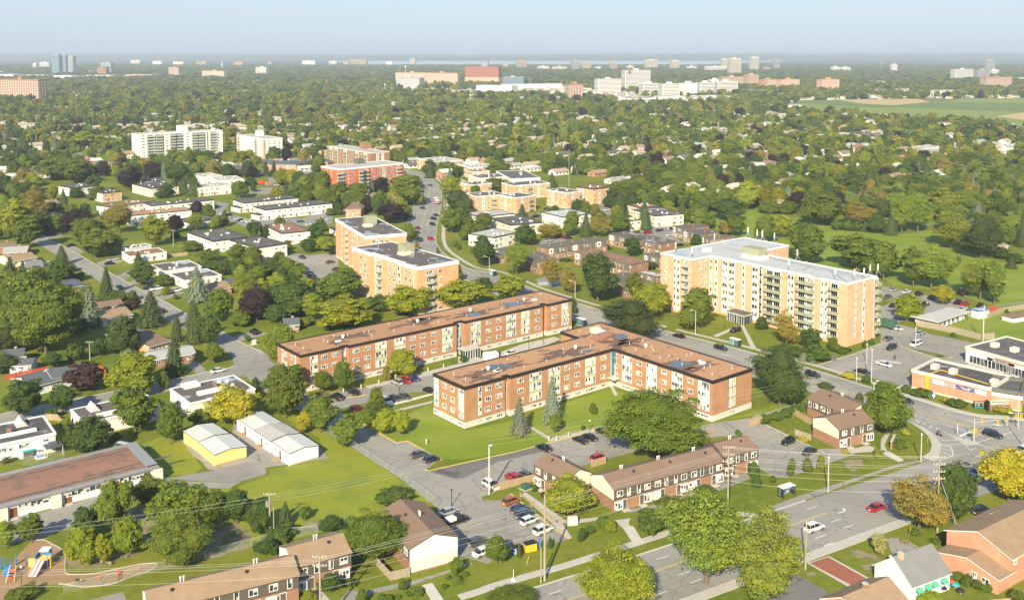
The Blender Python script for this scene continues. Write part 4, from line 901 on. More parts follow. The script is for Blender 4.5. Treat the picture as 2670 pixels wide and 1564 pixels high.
b.cols(4+1 if False else 5,[(('b3',112,720),'f',1.0,1.4),(('b3',158,715),'f',1.0,1.4)],rows7[:3])
b.roof_box(('b2',2400,790),5.0,8.0,3.6,'green_rail','penthouse',rz=bT.ang);b.roof_box(('b2',2405,800),5.4,8.6,1.1,'metal_white','penthouse_base')
b.roof_box(('b2',1955,740),3.2,2.2,1.3,'cream_stucco')
def antenna(b,p,hh=3.4,n=1):
 q=G(K(*p),b.h+.2)-b.c
 o=put('antenna',MB().tube((0,0,0),(0,0,hh),.06,n=5).tube((-1,-.8,0),(0,0,hh*.55),.05,n=4).tube((1,-.8,0),(0,0,hh*.55),.05,n=4).tube((0,1.2,0),(0,0,hh*.55),.05,n=4).mesh('antenna','metal_grey'),b.root,q)
 put('antenna_panel',cached(('antp',),lambda:MB().box(-.2,.2,-.16,-.04,-1.1,1.1).mesh('antenna_panel','metal_white')),o,(0,-.05,hh-.6))
for p in(('b2',2340,600),('b2',2425,625),('b2',2475,630),('b2',2025,660),('b2',1660,750),('b2',1815,790),('b3',60,640),('b3',175,655),('b3',390,820),('b3',310,910),('b3',745,1000),('b3',925,1010),('b3',1015,1000),('b3',1073,965),('b3',1145,960)):antenna(b,p)
cbl=MB()
for a_,c_ in((('b3',90,790),('b3',1050,985)),(('b3',90,800),('b3',1040,1000)),(('b3',120,930),('b3',780,1010)),(('b3',440,920),('b3',520,885)),(('b2',1640,755),('b2',1880,790)),(('b2',1600,740),('b2',1830,700)),(('b2',2040,720),('b2',2300,750)),(('b3',700,930),('b3',860,1030)),(('b2',2090,700),('b2',2500,760)),(('b2',2100,705),('b2',2480,770))):
 p,q=G(K(*a_),21.5)-b.c,G(K(*c_),21.5)-b.c;cbl.tube((p.x,p.y,21.75),(q.x,q.y,21.75),.09,n=5)
cbl.build('cable_tray','metal_grey',b.root)
pos,rz=b.at(2,b.u_at(2,K('b2',2315,900),21.4),0,.1)
en=put('entrance',None,b.root,pos,rz);put('canopy',MB().box(-4.2,4.2,0,5.6,3.0,3.5).box(-4.1,4.1,.1,5.5,3.503,3.55,1).mesh('canopy',['concrete','roof_tar_plain']),en,(0,0,0));put('porch_glazing',MB().box(-3.8,3.8,0,5.0,0,2.995).mesh('porch_glazing','glass_dark'),en)
for i in range(8):put('post',MB().box(-3.9+i*1.09,-3.78+i*1.09,5.0,5.12,0,2.995).mesh('post','white_trim'),en)
# ---- two orange-buff six storey blocks
def six(name,label,pts,h,lm,steps,n=6):
 return Flat('apartment_building',label,'apartment building',pts,h,'brick_orange','roof_patchy','white_paint',.9,fd=1.25,up=.15,lm=lm,steps=steps)
rows6=[15.6-2.8*i for i in range(6)]
b=six('a','nearer of two orange brick six storey blocks with deep white fascia',[('b1',985,700),('b1',1580,900),('b1',1945,820),('b1',1335,652)],18.4,'the nearer orange six storey block',{0:[(('b1',1140,750),('b1',1440,840),-.9)]})
bO=b
for u,ty,w_ in((1050,'p',1.7),(1088,'p',1.7),(1205,'B',3.4),(1292,'p',1.8),(1338,'p',1.8),(1468,'p',1.7),(1510,'p',1.7)):b.cols(0,[(('b1',u,800),ty,w_,1.4,2 if ty=='p' else 'grey_rail')],rows6)
vstrip(b,0,('b1',1386,830),1.8,rows6,17.0,n=1,hh=1.9);b.strip(0,b.u_at(0,K('b1',1542,880),18.4),1,17.1,.5);b.strip(0,b.u_at(0,K('b1',1165,770),18.4),1,17.1,1.0)
for u,ty,w_ in((1688,'B',3.4),(1735,'p',1.5),(1793,'p',1.5)):b.cols(1,[(('b1',u,880),ty,w_,1.4,2 if ty=='p' else 'grey_rail')],rows6)
b.roof_box(('b1',1475,750),5.2,4.4,3.6,'green_rail','penthouse');b.roof_box(('b1',1465,768),5.0,4.2,.9,'cream_stucco','penthouse_base');b.roof_box(('b1',1530,790),1.4,1.2,1.3,'metal_grey')
b.vents([('b1',1210,700),('b1',1310,730),('b1',1680,830),('b1',1765,835),('b1',1640,770),('b1',1190,745)])
b=six('b','farther of two orange brick six storey blocks with deep white fascia',[('b1',812,432),('b1',1095,608),('b1',1456,562),('b1',1170,410)],18.4,'the farther orange six storey block',{})
for u,ty,w_ in((865,'p',1.6),(918,'B',3.0),(965,'p',1.6),(985,'p',1.5),(1045,'p',1.7),(1065,'p',1.7)):b.cols(0,[(('b1',u,520),ty,w_,1.4,2 if ty=='p' else 'grey_rail')],rows6)
b.strip(0,b.u_at(0,K('b1',1012,590),18.4),1,17.1,1.0)
for u,ty,w_ in((1180,'B',3.6),(1242,'p',1.5),(1298,'p',1.5)):b.cols(1,[(('b1',u,600),ty,w_,1.4,2 if ty=='p' else 'grey_rail')],rows6)
b.roof_box(('b1',1135,480),5.2,4.6,3.8,'green_rail','penthouse');b.roof_box(('b1',1110,505),4.0,3.6,1.0,'cream_stucco','penthouse_base');b.roof_box(('b1',1165,495),1.4,1.4,1.4,'metal_grey')
b.vents([('b1',920,450),('b1',1010,530),('b1',1300,500),('b1',1250,540)])
# ---- vermilion brick six storey block
rv=[13.6-2.6*i for i in range(5)]
b=Flat('apartment_building','bright orange red brick five storey block with grey balconies','apartment building',[('a1',706,1195),('a1',828,1238),('a1',1420,1170),('a1',1290,1150)],16,'brick_vermilion','roof_gravel','white_paint',.8,fd=.9,lm='the red brick block')
for u,ty,w_ in((850,'B',5),(888,'p',2.2),(930,'p',2.2),(972,'p',2.2),(1060,'B',6),(1090,'B',5),(1160,'p',2.2),(1200,'p',2.2),(1235,'p',2),(1268,'s',3.6),(1315,'p',2.2),(1350,'p',2.2),(1400,'B',4)):b.cols(1,[(('a1',u,1260),ty,w_,1.5,2 if ty=='p' else('grey_rail' if ty=='B' else 2))],rv)
b.cols(0,[(('a1',725,1230),'B',3.4,1.5,'grey_rail'),(('a1',768,1230),'p',1.6,1.3,2)],rv)
b.roof_box(('a1',1030,1175),6,5,3.6,'cladding_grey','penthouse')
# ---- brown brick six storey behind it
b=Flat('apartment_building','tan brick six storey block with brick penthouse behind the red block','apartment building',[('a1',730,1015),('a1',1145,1078),('a1',1308,1065),('a1',905,1002)],17.4,'brick_brown','roof_gravel','concrete_pale',.8,fd=.5,lm='the tan six storey block')
b.segs[0]=[]
for u in(768,815,900,1010,1090):b.strip(0,b.u_at(0,K('a1',u,1040),17.4),1,16.8,5.5,'cream_stucco',.02);b.cols(0,[(('a1',u,1040),'B',4.6,1.5,'green_rail')],[15.2-2.7*i for i in range(6)])
for u in(850,935,960,1050):b.cols(0,[(('a1',u,1040),'f',2.0,1.4)],[15.2-2.7*i for i in range(6)])
for u in(1205,1252):b.strip(1,b.u_at(1,K('a1',u,1080),17.4),1,16.5,2.6,'cream_stucco',.03);b.cols(1,[(('a1',u,1080),'f',1.2,1.4)],[15.2-2.7*i for i in range(6)])
b.roof_box(('a1',1090,1035),8,6,5.0,'brick_brown','penthouse')
# ---- wide white slab
rw8=[21-2.65*i for i in range(8)]
b=Flat('apartment_tower','wide white eight storey apartment slab with stacked balconies','apartment tower',[('a0',1250,893),('a0',1270,906),('a0',2075,866),('a0',2040,855)],22.7,'white_brick','roof_gravel','white_paint',.8,fd=.8,lm='the white slab')
for u in(1345,1565,1760):b.cols(1,[(('a0',u,950),'f',2.4,1.3)],rw8)
for u in(1410,1495,1625,1680,1830,1885,2000):b.strip(1,b.u_at(1,K('a0',u,950),22.7),1,22.2,6.5,'concrete',.02);b.cols(1,[(('a0',u,950),'B',6.2,1.5,'grey_rail')],rw8)
for u in(1463,1530,1710,1922,1950):b.strip(1,b.u_at(1,K('a0',u,950),22.7),1,22.2,1.2,'cladding_grey',.03)
for u in(2050,):b.cols(1,[(('a0',u,950),'f',2.4,1.3)],rw8)
b.roof_box(('a0',1710,880),9,6,6.5,'white_brick','penthouse');b.roof_box(('a0',2000,862),3,3,2,'white_brick')
b=Flat('apartment_building','white and tan striped six storey apartment block among trees','apartment building',[('a0',2215,908),('a1',145,948),('a1',302,936),('a1',60,900)],17,'white_brick','roof_gravel','white_paint',.8,fd=.5,lm='the white and tan block')
for u in(2240,2400,2470):b.strip(0,b.u_at(0,K('a0',u,930),17),.9,16.5,5,'brick_orange',.03)
for u in(2275,2310,2355,2435):b.cols(0,[(('a0',u,930),'f',1.8,1.3)],[15-2.7*i for i in range(6)])
for u in(2240,2400):b.cols(0,[(('a0',u,930),'B',4.6,1.4,'concrete')],[15-2.7*i for i in range(6)])
for u in(185,235,280):b.cols(1,[(('a1',u,950),'f',1.8,1.3)],[15-2.7*i for i in range(6)])
b.roof_box(('a1',97,915),6,5,5.5,'white_paint','penthouse')
# ================================================================== lower flat-roofed buildings
def auto(b,rows,sp=3.2,w_=1.5,h_=1.1,edges=(0,1),skip=.15):
 n=0
 for e in edges:
  L=b.length(e);k=max(1,int(L/sp))
  for i in range(k):
   if random.random()<skip:continue
   b.col(e,(i+.5)*L/k,'f',rows,w_,h_);n+=1
def town(label,pts,h=6.0,wall='white_brick',roof='roof_tar',fascia='black_trim',rows=(4.4,1.6),sp=3.4,ends=None,vents=5,cat='townhouse row',name='townhouse_row',fd=.3,lm=None,edges=(0,1),base=.35,skip=.15,door=True):
 b=Flat(name,label,cat,pts,h,wall,roof,fascia,base,fd=fd,up=.12,lm=lm)
 if rows:auto(b,rows,sp,edges=edges,skip=skip)
 if ends:e,m_=ends;L=b.length(e);b.strip(e,L/2,base+.1,h-fd-.05,L-.6,m_,.04)
 Le=max(range(b.n),key=b.length);a_,b_,d_,nn,rz=b.edge(0)
 rnd=random.Random(label)
 for i in range(vents):
  s_,t_=rnd.uniform(.15,.85),rnd.uniform(.2,.8);q=b.pts[1]+(b.pts[0]-b.pts[1])*s_+(b.pts[2]-b.pts[1])*t_-b.c
  mbx=cached(('tv',i%3),lambda:MB().box(-.45,.45,-.35,.35,0,.55).box(-.3,.3,-.2,.2,.55,.75).mesh('roof_vent','metal_white' if i%3 else 'concrete_pale'));put('roof_vent',mbx,b.root,(q.x,q.y,h+.01),b.ang)
 if door:
  for e in edges[-1:]:
   L=b.length(e);k=max(1,int(L/8))
   for i in range(k):
    pos,rz=b.at(e,(i+.3)*L/k,1.25);add_box_part(b.root,'door',pos,rz,1.0,.05,2.0,'door_brown')
 return b
town('white row with dark tar roof at the left edge of the rows',[('b0',560,125),('b0',690,150),('b0',900,124)])
town('white row with orange brick end and dark tar roof',[('b0',790,158),('b0',958,190),('b0',1172,180)],ends=(1,'brick_orange'))
town('white row with dark roof just right of the purple tree',[('b0',1253,108),('b0',1410,153),('b0',1665,125)],wall='cream_stucco')
town('small dark roofed row behind the purple tree',[('b0',1320,55),('b0',1350,85),('b0',1545,75)],wall='cream_stucco')
town('white roofed row below the dark hipped houses',[('b0',1815,18),('b0',1900,48),('b0',2060,26)],roof='roof_gravel',fascia='white_paint')
town('white roofed row with orange end wall near the playground',[('b0',1955,42),('b0',2060,75),('b0',2312,65)],roof='roof_gravel',fascia='white_paint')
town('white roofed row with a long white front and brown door panels',[('b0',1785,118),('b0',1848,150),('b0',2178,115)],roof='roof_gravel',fascia='white_paint')
town('brown roofed row half hidden by the autumn coloured tree',[('b0',938,303),('b0',1008,330),('b0',1420,270)],roof='roof_rust')
town('long dark roofed row with white walls behind the terracotta one',[('b0',1360,290),('b0',1420,312),('b0',2010,257)],roof='roof_tar_plain')
b=town('long white row under a terracotta coloured flat roof',[('b0',1205,372),('b0',1217,406),('b0',1772,352)],h=6.6,roof='roof_terracotta',lm='the terracotta roofed row',rows=(4.9,1.7));
town('low white house with a projecting flat roof beside the parked cars',[('b0',1690,440),('b0',1760,480),('b0',2010,430)],h=3.6,rows=(1.8,))
town('far white row with dark roof and small side annex',[('b0',2195,255),('b0',2285,288),('b1',455,238)],roof='roof_tar_plain')
town('annex block at the left end of the far white row',[('b0',2185,315),('b0',2250,335),('b0',2300,322)],h=3.2,rows=(1.7,),vents=0)
b=town('long white row with fenced patios and a dark grey roof',[('b1',38,318),('b1',145,352),('b1',777,287)],roof='roof_tar_plain',lm='the white row with patios')
town('annex block at the left end of the white row with patios',[('b1',30,385),('b1',90,400),('b1',140,388)],h=3.2,rows=(1.7,),vents=0)
b=town('square white building with black tar roof and six roof vents',[('b0',1757,560),('b0',2000,645),('b0',2338,603)],roof='roof_tar_plain',vents=7,lm='the black roofed white building',cat='apartment building',name='apartment_building')
town('square white building with dark roof next to the small lot',[('b0',2143,635),('b0',2415,703),('b1',372,665)],h=6.2,roof='roof_tar_plain',vents=5,cat='apartment building',name='apartment_building')
town('white building under a reddish brown flat roof with round vents',[('b1',135,490),('b1',305,570),('b1',576,547)],h=6.2,roof='roof_rust',vents=8,cat='apartment building',name='apartment_building')
town('small low house left of the orange six storey block',[('b1',780,520),('b1',832,562),('b1',960,535)],h=3,rows=(1.5,),vents=0,cat='house',name='house')
def flat_house(label,pts,h=3.4,**k):return town(label,pts,h,rows=(1.8,),cat='house',name='flat_roofed_house',**k)
flat_house('flat roofed white house with two roof boxes beside the big round trees',[('b0',1130,700),('b0',1200,715),('b0',1425,680)],roof='roof_patchy',fascia='white_paint')
flat_house('flat roofed white house with a rusty brown roof patch',[('b0',1130,745),('b0',1226,785),('b0',1578,747)],roof='roof_rust',fascia='white_paint')
flat_house('flat roofed white house with glossy ponded roof on the left street',[('b0',1413,866),('b0',1541,925),('b0',1897,880)],roof='roof_patchy',fascia='white_paint',lm='the ponded flat roofed houses')
flat_house('flat roofed white house nearest the white cars on the left street',[('b0',1580,950),('b0',1732,1012),('b0',2088,962)],roof='roof_patchy',fascia='white_paint')
b=flat_house('large flat roofed white house with a raised white roof light',[('c0',1590,770),('c0',1785,905),('c0',2400,768)],h=4.2,roof='roof_patchy',fascia='white_paint',vents=3,lm='the large flat roofed house');bh=b
b.roof_box(('c0',1790,745),4.5,3.4,.9,'metal_white','roof_light');b.roof_box(('c0',1980,800),7.5,1.8,.8,'white_paint','clerestory');b.roof_box(('c0',2020,745),.8,.8,1.2,'brick_brown','chimney')
b=flat_house('flat roofed white house with a greenish prism skylight',[('c0',650,965),('c0',800,1088),('c0',1520,930)],h=3.8,roof='roof_patchy',fascia='white_paint',vents=1,lm='the skylight house')
def prism_light(b,p,L=4.5,w_=2.6,hh=1.7):
 q=G(K(*p),b.h)-b.c;a=MB();y0,y1=-L/2,L/2
 a.poly([(-w_/2,y0,0),(w_/2,y0,0),(0,y0,hh)]);a.poly([(w_/2,y1,0),(-w_/2,y1,0),(0,y1,hh)]);a.poly([(-w_/2,y0,0),(0,y0,hh),(0,y1,hh),(-w_/2,y1,0)]);a.poly([(w_/2,y0,0),(w_/2,y1,0),(0,y1,hh),(0,y0,hh)])
 put('skylight',a.mesh('skylight','concrete_pale'),b.root,(q.x,q.y,b.h+.02),b.ang)
prism_light(b,('c0',875,960));b.roof_box(('c0',1020,1010),6,1.4,.8,'white_paint','clerestory')
b=Flat('flat_roofed_house','flat roofed pale blue sided house at the left edge with chimney','house',[('c0',-420,1380),('c0',540,1185),('c0',392,1030)],4.6,'blue_siding','roof_tar','white_paint',.6,fd=.35,lm='the blue sided house')
prism_light(b,('c0',195,1100));b.roof_box(('c0',85,1190),.9,.9,1.4,'brick_brown','chimney');b.roof_box(('c0',90,1210),12,1.2,.6,'white_paint','clerestory')
for u in(430,240,200,30,-20,80):b.cols(0,[(('c0',u,1210),'p',1.3,1.1,2)],(3.2,))
for u in(380,250):b.cols(0,[(('c0',u,1210),'p',1.3,.7,2)],(1.1,))
def walkup(label,pts,h,wall='brick_orange',roof='roof_patchy',fascia='white_paint',rows=None,sp=3.3,lm=None):
 b=Flat('apartment_building',label,'apartment building',pts,h,wall,roof,fascia,.5,fd=.45,up=.15,lm=lm)
 rows=rows or[h-1.9-2.8*i for i in range(int((h-1)/2.8))]
 for e in(0,1):
  L=b.length(e);k=max(2,int(L/sp))
  for i in range(k):
   u=(i+.5)*L/k
   if i%4==1:b.strip(e,u,.6,h-.5,1.7,'white_paint',.03)
   if e==1 and i%4==3:b.col(e,u,'B',rows,2.8,1.3,'green_rail')
   else:b.col(e,u,'f',rows,1.3,1.2)
 rnd=random.Random(label)
 for i in range(4):
  q=b.c*0+(b.pts[0]-b.pts[1])*rnd.uniform(-.3,.3)+(b.pts[2]-b.pts[1])*rnd.uniform(-.3,.3);put('roof_vent',cached(('tv',1),lambda:None)or CACHE[('vent',.08,.5)],b.root,(q.x,q.y,h))
 return b
walkup('low buff block with pale roof beyond the bend of the avenue',[('a1',1632,1132),('a1',1735,1170),('a1',1948,1142)],8.5,roof='roof_gravel')
walkup('farthest of the small buff blocks right of the avenue',[('a1',2000,1190),('a1',2080,1222),('a1',2300,1200)],6,roof='roof_gravel')
walkup('small buff block with brown roof below the farthest one',[('a1',2030,1232),('a1',2090,1258),('a1',2240,1246)],5.5,roof='roof_rust')
walkup('white edged buff block behind a round green tree',[('a1',2060,1283),('b1',2160,55),('b1',2440,38)],8,'cream_stucco')
walkup('buff block with ponded roof nearest the avenue trees',[('b1',2003,96),('b1',2085,120),('b1',2255,100)],8)
walkup('upper buff block with a flat grey roof and white band',[('b1',2330,-10),('b2',110,62),('b2',376,48)],9,'cream_stucco','roof_tar_plain')
walkup('long buff block with a brown end and flat tar roof',[('b2',60,98),('b2',122,128),('b2',450,98)],9.5,roof='roof_tar_plain')
walkup('three storey orange brick block with white stair windows',[('b1',2082,195),('b1',2100,232),('b1',2350,205)],9.6,lm='the orange walk ups')
walkup('three storey orange brick block with balconies at its right corner',[('b1',2345,212),('b2',166,238),('b2',348,212)],9.6)
walkup('four storey orange brick block with a bluish flat roof',[('b2',447,162),('b2',640,190),('b2',790,172)],10,'brick_orange')
walkup('four storey orange brick block with a reddish flat roof',[('b2',714,132),('b2',890,152),('b2',1058,134)],10.4,roof='roof_rust',fascia='black_trim',lm='the red roofed orange block')
town('white building with a pale membrane roof beside the avenue pines',[('b1',2015,378),('b1',2170,415),('b1',2500,383)],roof='roof_gravel',cat='apartment building',name='apartment_building')
town('cream building under a black roof with round vents',[('b1',2290,430),('b2',108,500),('b2',390,465)],roof='roof_tar_plain',wall='cream_stucco',cat='apartment building',name='apartment_building')
town('white building with a mottled pale roof facing the avenue lawn',[('b1',2083,572),('b1',2290,615),('b2',160,560)],roof='roof_gravel',lm='the pale roofed white building',cat='apartment building',name='apartment_building')
town('white building with bright flat roof in front of the orange blocks',[('b2',380,370),('b2',600,412),('b2',895,388)],h=6.4,roof='roof_membrane',cat='apartment building',name='apartment_building')
town('brown roofed cream building under the dense wood',[('b2',1205,300),('b2',1330,332),('b2',1525,318)],roof='roof_rust',wall='cream_stucco',cat='apartment building',name='apartment_building')
town('cream building with blue tinted roof and small entrance canopy',[('b2',1250,345),('b2',1472,405),('b2',1748,388)],h=6.4,roof='roof_patchy',wall='cream_stucco',lm='the cream building',cat='apartment building',name='apartment_building')
town('small cream building with brown roof among pines',[('b2',1180,440),('b2',1230,455),('b2',1332,440)],roof='roof_rust',wall='cream_stucco',cat='apartment building',name='apartment_building')
def panels(label,pts,face,roof='roof_moss',h=5.8,n=4,lm=None,wallm='brick_brown'):
 b=Flat('townhouse_row',label,'townhouse row',pts,h,wallm,roof,'cladding_grey',0,fd=.3,up=.1,lm=lm)
 L=b.length(face);k=n*2
 for i in range(k):
  u=(i+.5)*L/k;w_=L/k*.62
  b.strip(face,u,2.9,h-.35,w_,'white_paint' if i%4==0 else 'cladding_grey',.25,'upper_bay')
  pos,rz=b.at(face,u,4.3,.26 if i%4==0 else 0)
  if i%2==0:add_window(b.root,*b.at(face,u,4.3,.27),1.2,1.2,single=True)
  else:add_window(b.root,*b.at(face,u+w_*.75,4.3),.8,1.5,single=True)
  add_window(b.root,*b.at(face,u,1.4),1.8,1.6,single=True)
 oth=1-face if face in(0,1)else 0
 b.col(oth,b.length(oth)*.5,'f',(4.2,),1.2,1.2)
 for i in range(n):
  q=(b.pts[0]-b.pts[1])*((i+.5)/n-.5)*(1 if face==0 else .2)+(b.pts[2]-b.pts[1])*((i+.5)/n-.5)*(1 if face==1 else .2);put('chimney',cached(('pch',),lambda:MB().box(-.3,.3,-.3,.3,0,1.1).mesh('chimney','brick_brown')),b.root,(q.x,q.y,h),b.ang)
 return b
panels('brick townhouse row with mossy roof and white and grey panels',[('b2',337,685),('b2',478,708),('b2',1040,628)],1,n=5,lm='the mossy roofed townhouses')
panels('brick townhouse row with grey panels behind the round dark tree',[('b2',1028,578),('b2',1512,668),('b2',1668,640)],0,'roof_patchy',n=4)
panels('brick townhouse row under a red brown roof with puddles',[('b2',708,745),('b2',1240,862),('b2',1408,828)],0,'roof_rust',n=4)
panels('small mossy roofed brick townhouse by the avenue sidewalk',[('b2',200,760),('b2',372,842),('b2',545,815)],0,n=2)
panels('mossy roofed brick townhouse behind the big dark tree',[('b2',1010,960),('b2',1222,1058),('b2',1425,1025)],0,n=2)
panels('plain brick townhouse tucked left of the buff tower',[('b2',1365,768),('b2',1520,798),('b2',1620,775)],0,n=2)
panels('brick townhouse with pale blue roof against the buff tower',[('b2',1308,935),('b2',1490,975),('b2',1570,960)],0,'roof_membrane',n=2)
panels('brick townhouse with white panels beside the rear lot',[('b2',1655,502),('b2',1742,530),('b2',1955,498)],0,'roof_patchy',n=2)
panels('brick townhouse with grey roof behind the tower antennas',[('b2',1745,548),('b2',1910,582),('b2',2055,552)],0,'roof_patchy',n=2)
panels('brick townhouse with brown mossy roof right behind the tower',[('b2',1915,600),('b2',1990,625),('b2',2210,605)],0,n=2)
panels('brick townhouse end peeking out left of the avenue tree',[('b1',2318,720),('b1',2400,760),('b1',2560,735)],0,n=1)
# ---- plazas
mat('cladding_tan',(.33,.30,.24))
def banner(b,i,p,w_,h_,m_,z,text=None,tm='lettering_white',ts=.7,name='banner'):
 uu=b.u_at(i,K(*p),z);pos,rz=b.at(i,uu,z);o=add_box_part(b.root,name,pos,rz,w_,.08,h_,m_)
 if text:lettering(o,text,ts,tm,.09)
 return o
mat('lettering_white',(.8,.8,.8));mat('sign_pink',(.8,.35,.6),c2=(.75,.6,.7),thr=(.45,.55),scale=2);mat('sign_blue',(.04,.09,.32),c2=(.6,.65,.75),thr=(.56,.6),scale=3);mat('sign_black',(.02,.02,.02));mat('sign_green',(.012,.05,.03));mat('sign_brown',(.22,.15,.10));mat('sign_yellow',(.75,.6,.05));mat('sign_teal',(.04,.35,.36));mat('lettering_yellow',(.8,.7,.1));mat('lettering_purple',(.45,.1,.3));mat('sign_white',(.78,.78,.76))
def lettering(parent,text,size,m_,y,z=0,x=0):
 c=bpy.data.curves.new('lettering','FONT');c.body=text;c.size=size;c.align_x='CENTER';c.align_y='CENTER';c.extrude=.02;c.materials.append(M[m_])
 t_=bpy.data.objects.new('lettering',c);me=bpy.data.meshes.new_from_object(t_);bpy.data.objects.remove(t_);me.materials.clear();me.materials.append(M[m_])
 o=put('lettering',me,parent,(x,y,z));o.rotation_euler=(math.pi/2,0,math.pi);o['kind']='stuff';return o
b=Flat('shopping_plaza','orange brick plaza building with banners facing the avenue','shop building',[('c3',1680,514),('c3',1455,600),('c3',2170,775),('c3',2440,660)],4.9,'brick_plaza','roof_tar','concrete_pale',.5,fd=.25,up=.7,lm='the banner plaza')
bP=b
for y,w_,m_,tx,tm in((750,6.3,'sign_white',None,None),(980,5.6,'sign_pink','Nails Spa','lettering_purple'),(1240,5.6,'sign_blue','Yoga 9:30','lettering_white'),(1460,5.9,'sign_white',None,None)):banner(b,1,('y',y,700),w_,1.2,m_,3.6,tx,tm)
b.strip(1,b.u_at(1,K('y',405,500),3),.3,5.1,1.0,'traffic_yellow',.35,'gas_pipe_cover')
b2=Flat('shopping_plaza','angled wing of the orange brick plaza beside its stone sign','shop building',[('c3',2150,788),('c3',2470,812),('c3',2560,700)],4.6,'brick_plaza','roof_tar_plain','cladding_grey',.4,fd=.3,up=.9)
for u,w_,m_ in((2225,6.5,'sign_white'),(2385,6.5,'sign_white')):banner(b2,0,('c3',u,800),w_,1.1,m_,3.9,'Travel' if u==2225 else 'Sports','lettering_purple')
for p in(('c3',1685,580),('c3',1855,625),('c3',2240,725)):b.roof_box(p,2.4,1.8,1.4,'concrete_pale','rooftop_unit')
for a_,c_ in((('c3',1620,640),('c3',1740,600)),(('c3',1740,600),('c3',2230,745))):
 p,q=G(K(*a_),5)-b.c,G(K(*c_),5)-b.c;MB().tube((p.x,p.y,5.25),(q.x,q.y,5.25),.13,n=6).build('gas_pipe','traffic_yellow',b.root)
b=Flat('shopping_plaza','shop building with white fascia and a brick front behind the first plaza','shop building',[('c3',2340,270),('c3',2025,385),('c3',2900,650)],4.7,'brick_plaza','roof_tar_plain','concrete_pale',.2,fd=.55,up=.4,lm='the rear shops')
b.strip(1,5.0,.3,4.1,9.6,'white_paint',.06,'fascia_panel')
for u,w_ in((2110,7.5),(2290,7.5),(2470,6)):
 uu=b.u_at(1,K('c3',u,560),2);pos,rz=b.at(1,uu,1.55,.1);o=put('shop_window',win_mesh(round(w_,1),2.4,6),b.root,pos,rz);put('pane',pane_mesh(round(w_,1),2.4,'glass_dark'),o)
banner(b,1,('x',2010,800),9.0,.9,'sign_black',3.2,'BEN DOLLARS','lettering_white',.8,'shop_sign');banner(b,1,('c3',2480,560),7,.8,'sign_white',3.2)
for u,m_ in((2225,'traffic_yellow'),(2350,'traffic_yellow')):banner(b,1,('c3',u,575),1.0,1.2,m_,1.0,name='window_poster')
for p in(('c3',2245,375),('c3',2430,420)):b.roof_box(p,2.4,1.8,1.4,'concrete_pale')
b=Gable('pavilion','open sided park pavilion with a grey hipped roof','pavilion',('b3',1700,1390),('b3',1962,1300),('b3',1482,1352),3.0,1.5,wall='white_paint',hip=True,over=1.4,roof='shingle_pale',lm='the park pavilion')
for i in range(7):
 p,rz=b.face('f',-b.hl+i*2*b.hl/6,1.5,1.2);put('post',cached(('pp',),lambda:MB().box(-.1,.1,-.1,.1,-1.5,1.5).mesh('post','cladding_dark')),b.root,p,rz)
for i in range(5):b.win('f',-b.hl+(i+1)*2*b.hl/7,1.5,1.8,1.8,2,.06,'glass_dark')
b=Flat('shed','small white shed with blue roof by the park fence','shed',[('b3',2030,1280),('b3',2090,1300),('b3',2190,1285)],3.0,'white_paint','roof_membrane','sign_blue',0,fd=.3)
b=Flat('storage_container','rust red storage container beside the park shed','container',[('b3',2195,1262),('b3',2215,1275),('b3',2262,1262)],2.6,'red_paint','roof_rust','red_paint',0,fd=.2)
b=Flat('dugout','low white walled enclosure with rusty roof at the right edge','shed',[('b3',2320,1335),('b3',2420,1365),('b3',2600,1330)],1.8,'white_paint','roof_rust','cladding_grey',0,fd=.3,up=.05)
# ---- school buildings and portables
b=Gable('school_building','long low pale blue school wing with a brown bitumen roof','school building',('d0',1480,190),('d0',-420,675),('d0',1110,5),3.1,.55,wall='blue_siding',roof='roof_rust',gable='blue_siding',over=.5,trim='metal_grey',lm='the school wing')
bS=b
def at_px(b,side,p,z):
 """window at the wall point seen at picture point p"""
 q=G(K(*p),z)-b.c;x=q.x*b.ea.x+q.y*b.ea.y;y=q.x*b.ep.x+q.y*b.ep.y;return x if side in 'fb' else y
for u,v,w_,n in((350,530,7.2,6),(788,415,7.6,6),(1160,310,2.0,2),(1235,290,2.0,2),(1308,275,2.0,2),(1385,258,2.0,2),(-150,650,6,5)):b.win('f',at_px(b,'f',('d0',u,v),2.1),2.1,w_,1.1,n,.06)
for u,v in((122,610),(637,480),(1092,340)):b.door('f',at_px(b,'f',('d0',u,v),1.2),w_=1.5)
for sg in(-1,1):
 for e_ in(1,):
  yy=sg*(b.hw-.2);put('roof_edge',MB().box(-b.hl-.3,b.hl+.3,-.75,.75,-.05,.05).mesh('roof_edge','metal_roof_pale' if 'metal_roof_pale' in M else 'metal_grey'),b.root,b.T(0,yy,3.22),math.atan2(b.ea.y,b.ea.x))
put('roof_edge',MB().box(-1.3,1.3,-b.hw+.6,b.hw-.6,-.05,.05).mesh('roof_edge','metal_grey'),b.root,b.T(-b.hl+1.2,0,3.72),math.atan2(b.ea.y,b.ea.x))
for u,v in((20,640),(520,500),(1000,370),(1460,240)):pp,rz=b.face('f',at_px(b,'f',('d0',u,v),1.5),1.45,.02);add_box_part(b.root,'vestibule',pp,rz,2.0,1.0,2.7,'cream_stucco')
for k,(p,L_)in enumerate(((('d0',480,200),24),(('d0',700,330),26),(('d0',200,460),20),(('d0',1200,180),20),(('d0',980,80),16))):
 q=G(K(*p),3.5)-b.c;mb=MB().box(-L_/2,L_/2,-.18,.18,-.1,.18);put('roof_seam',mb.mesh('roof_seam','roof_tar_plain'),b.root,(q.x,q.y,3.62-abs(q.dot(b.ep))/b.hw*.55),math.atan2(b.ea.y,b.ea.x))
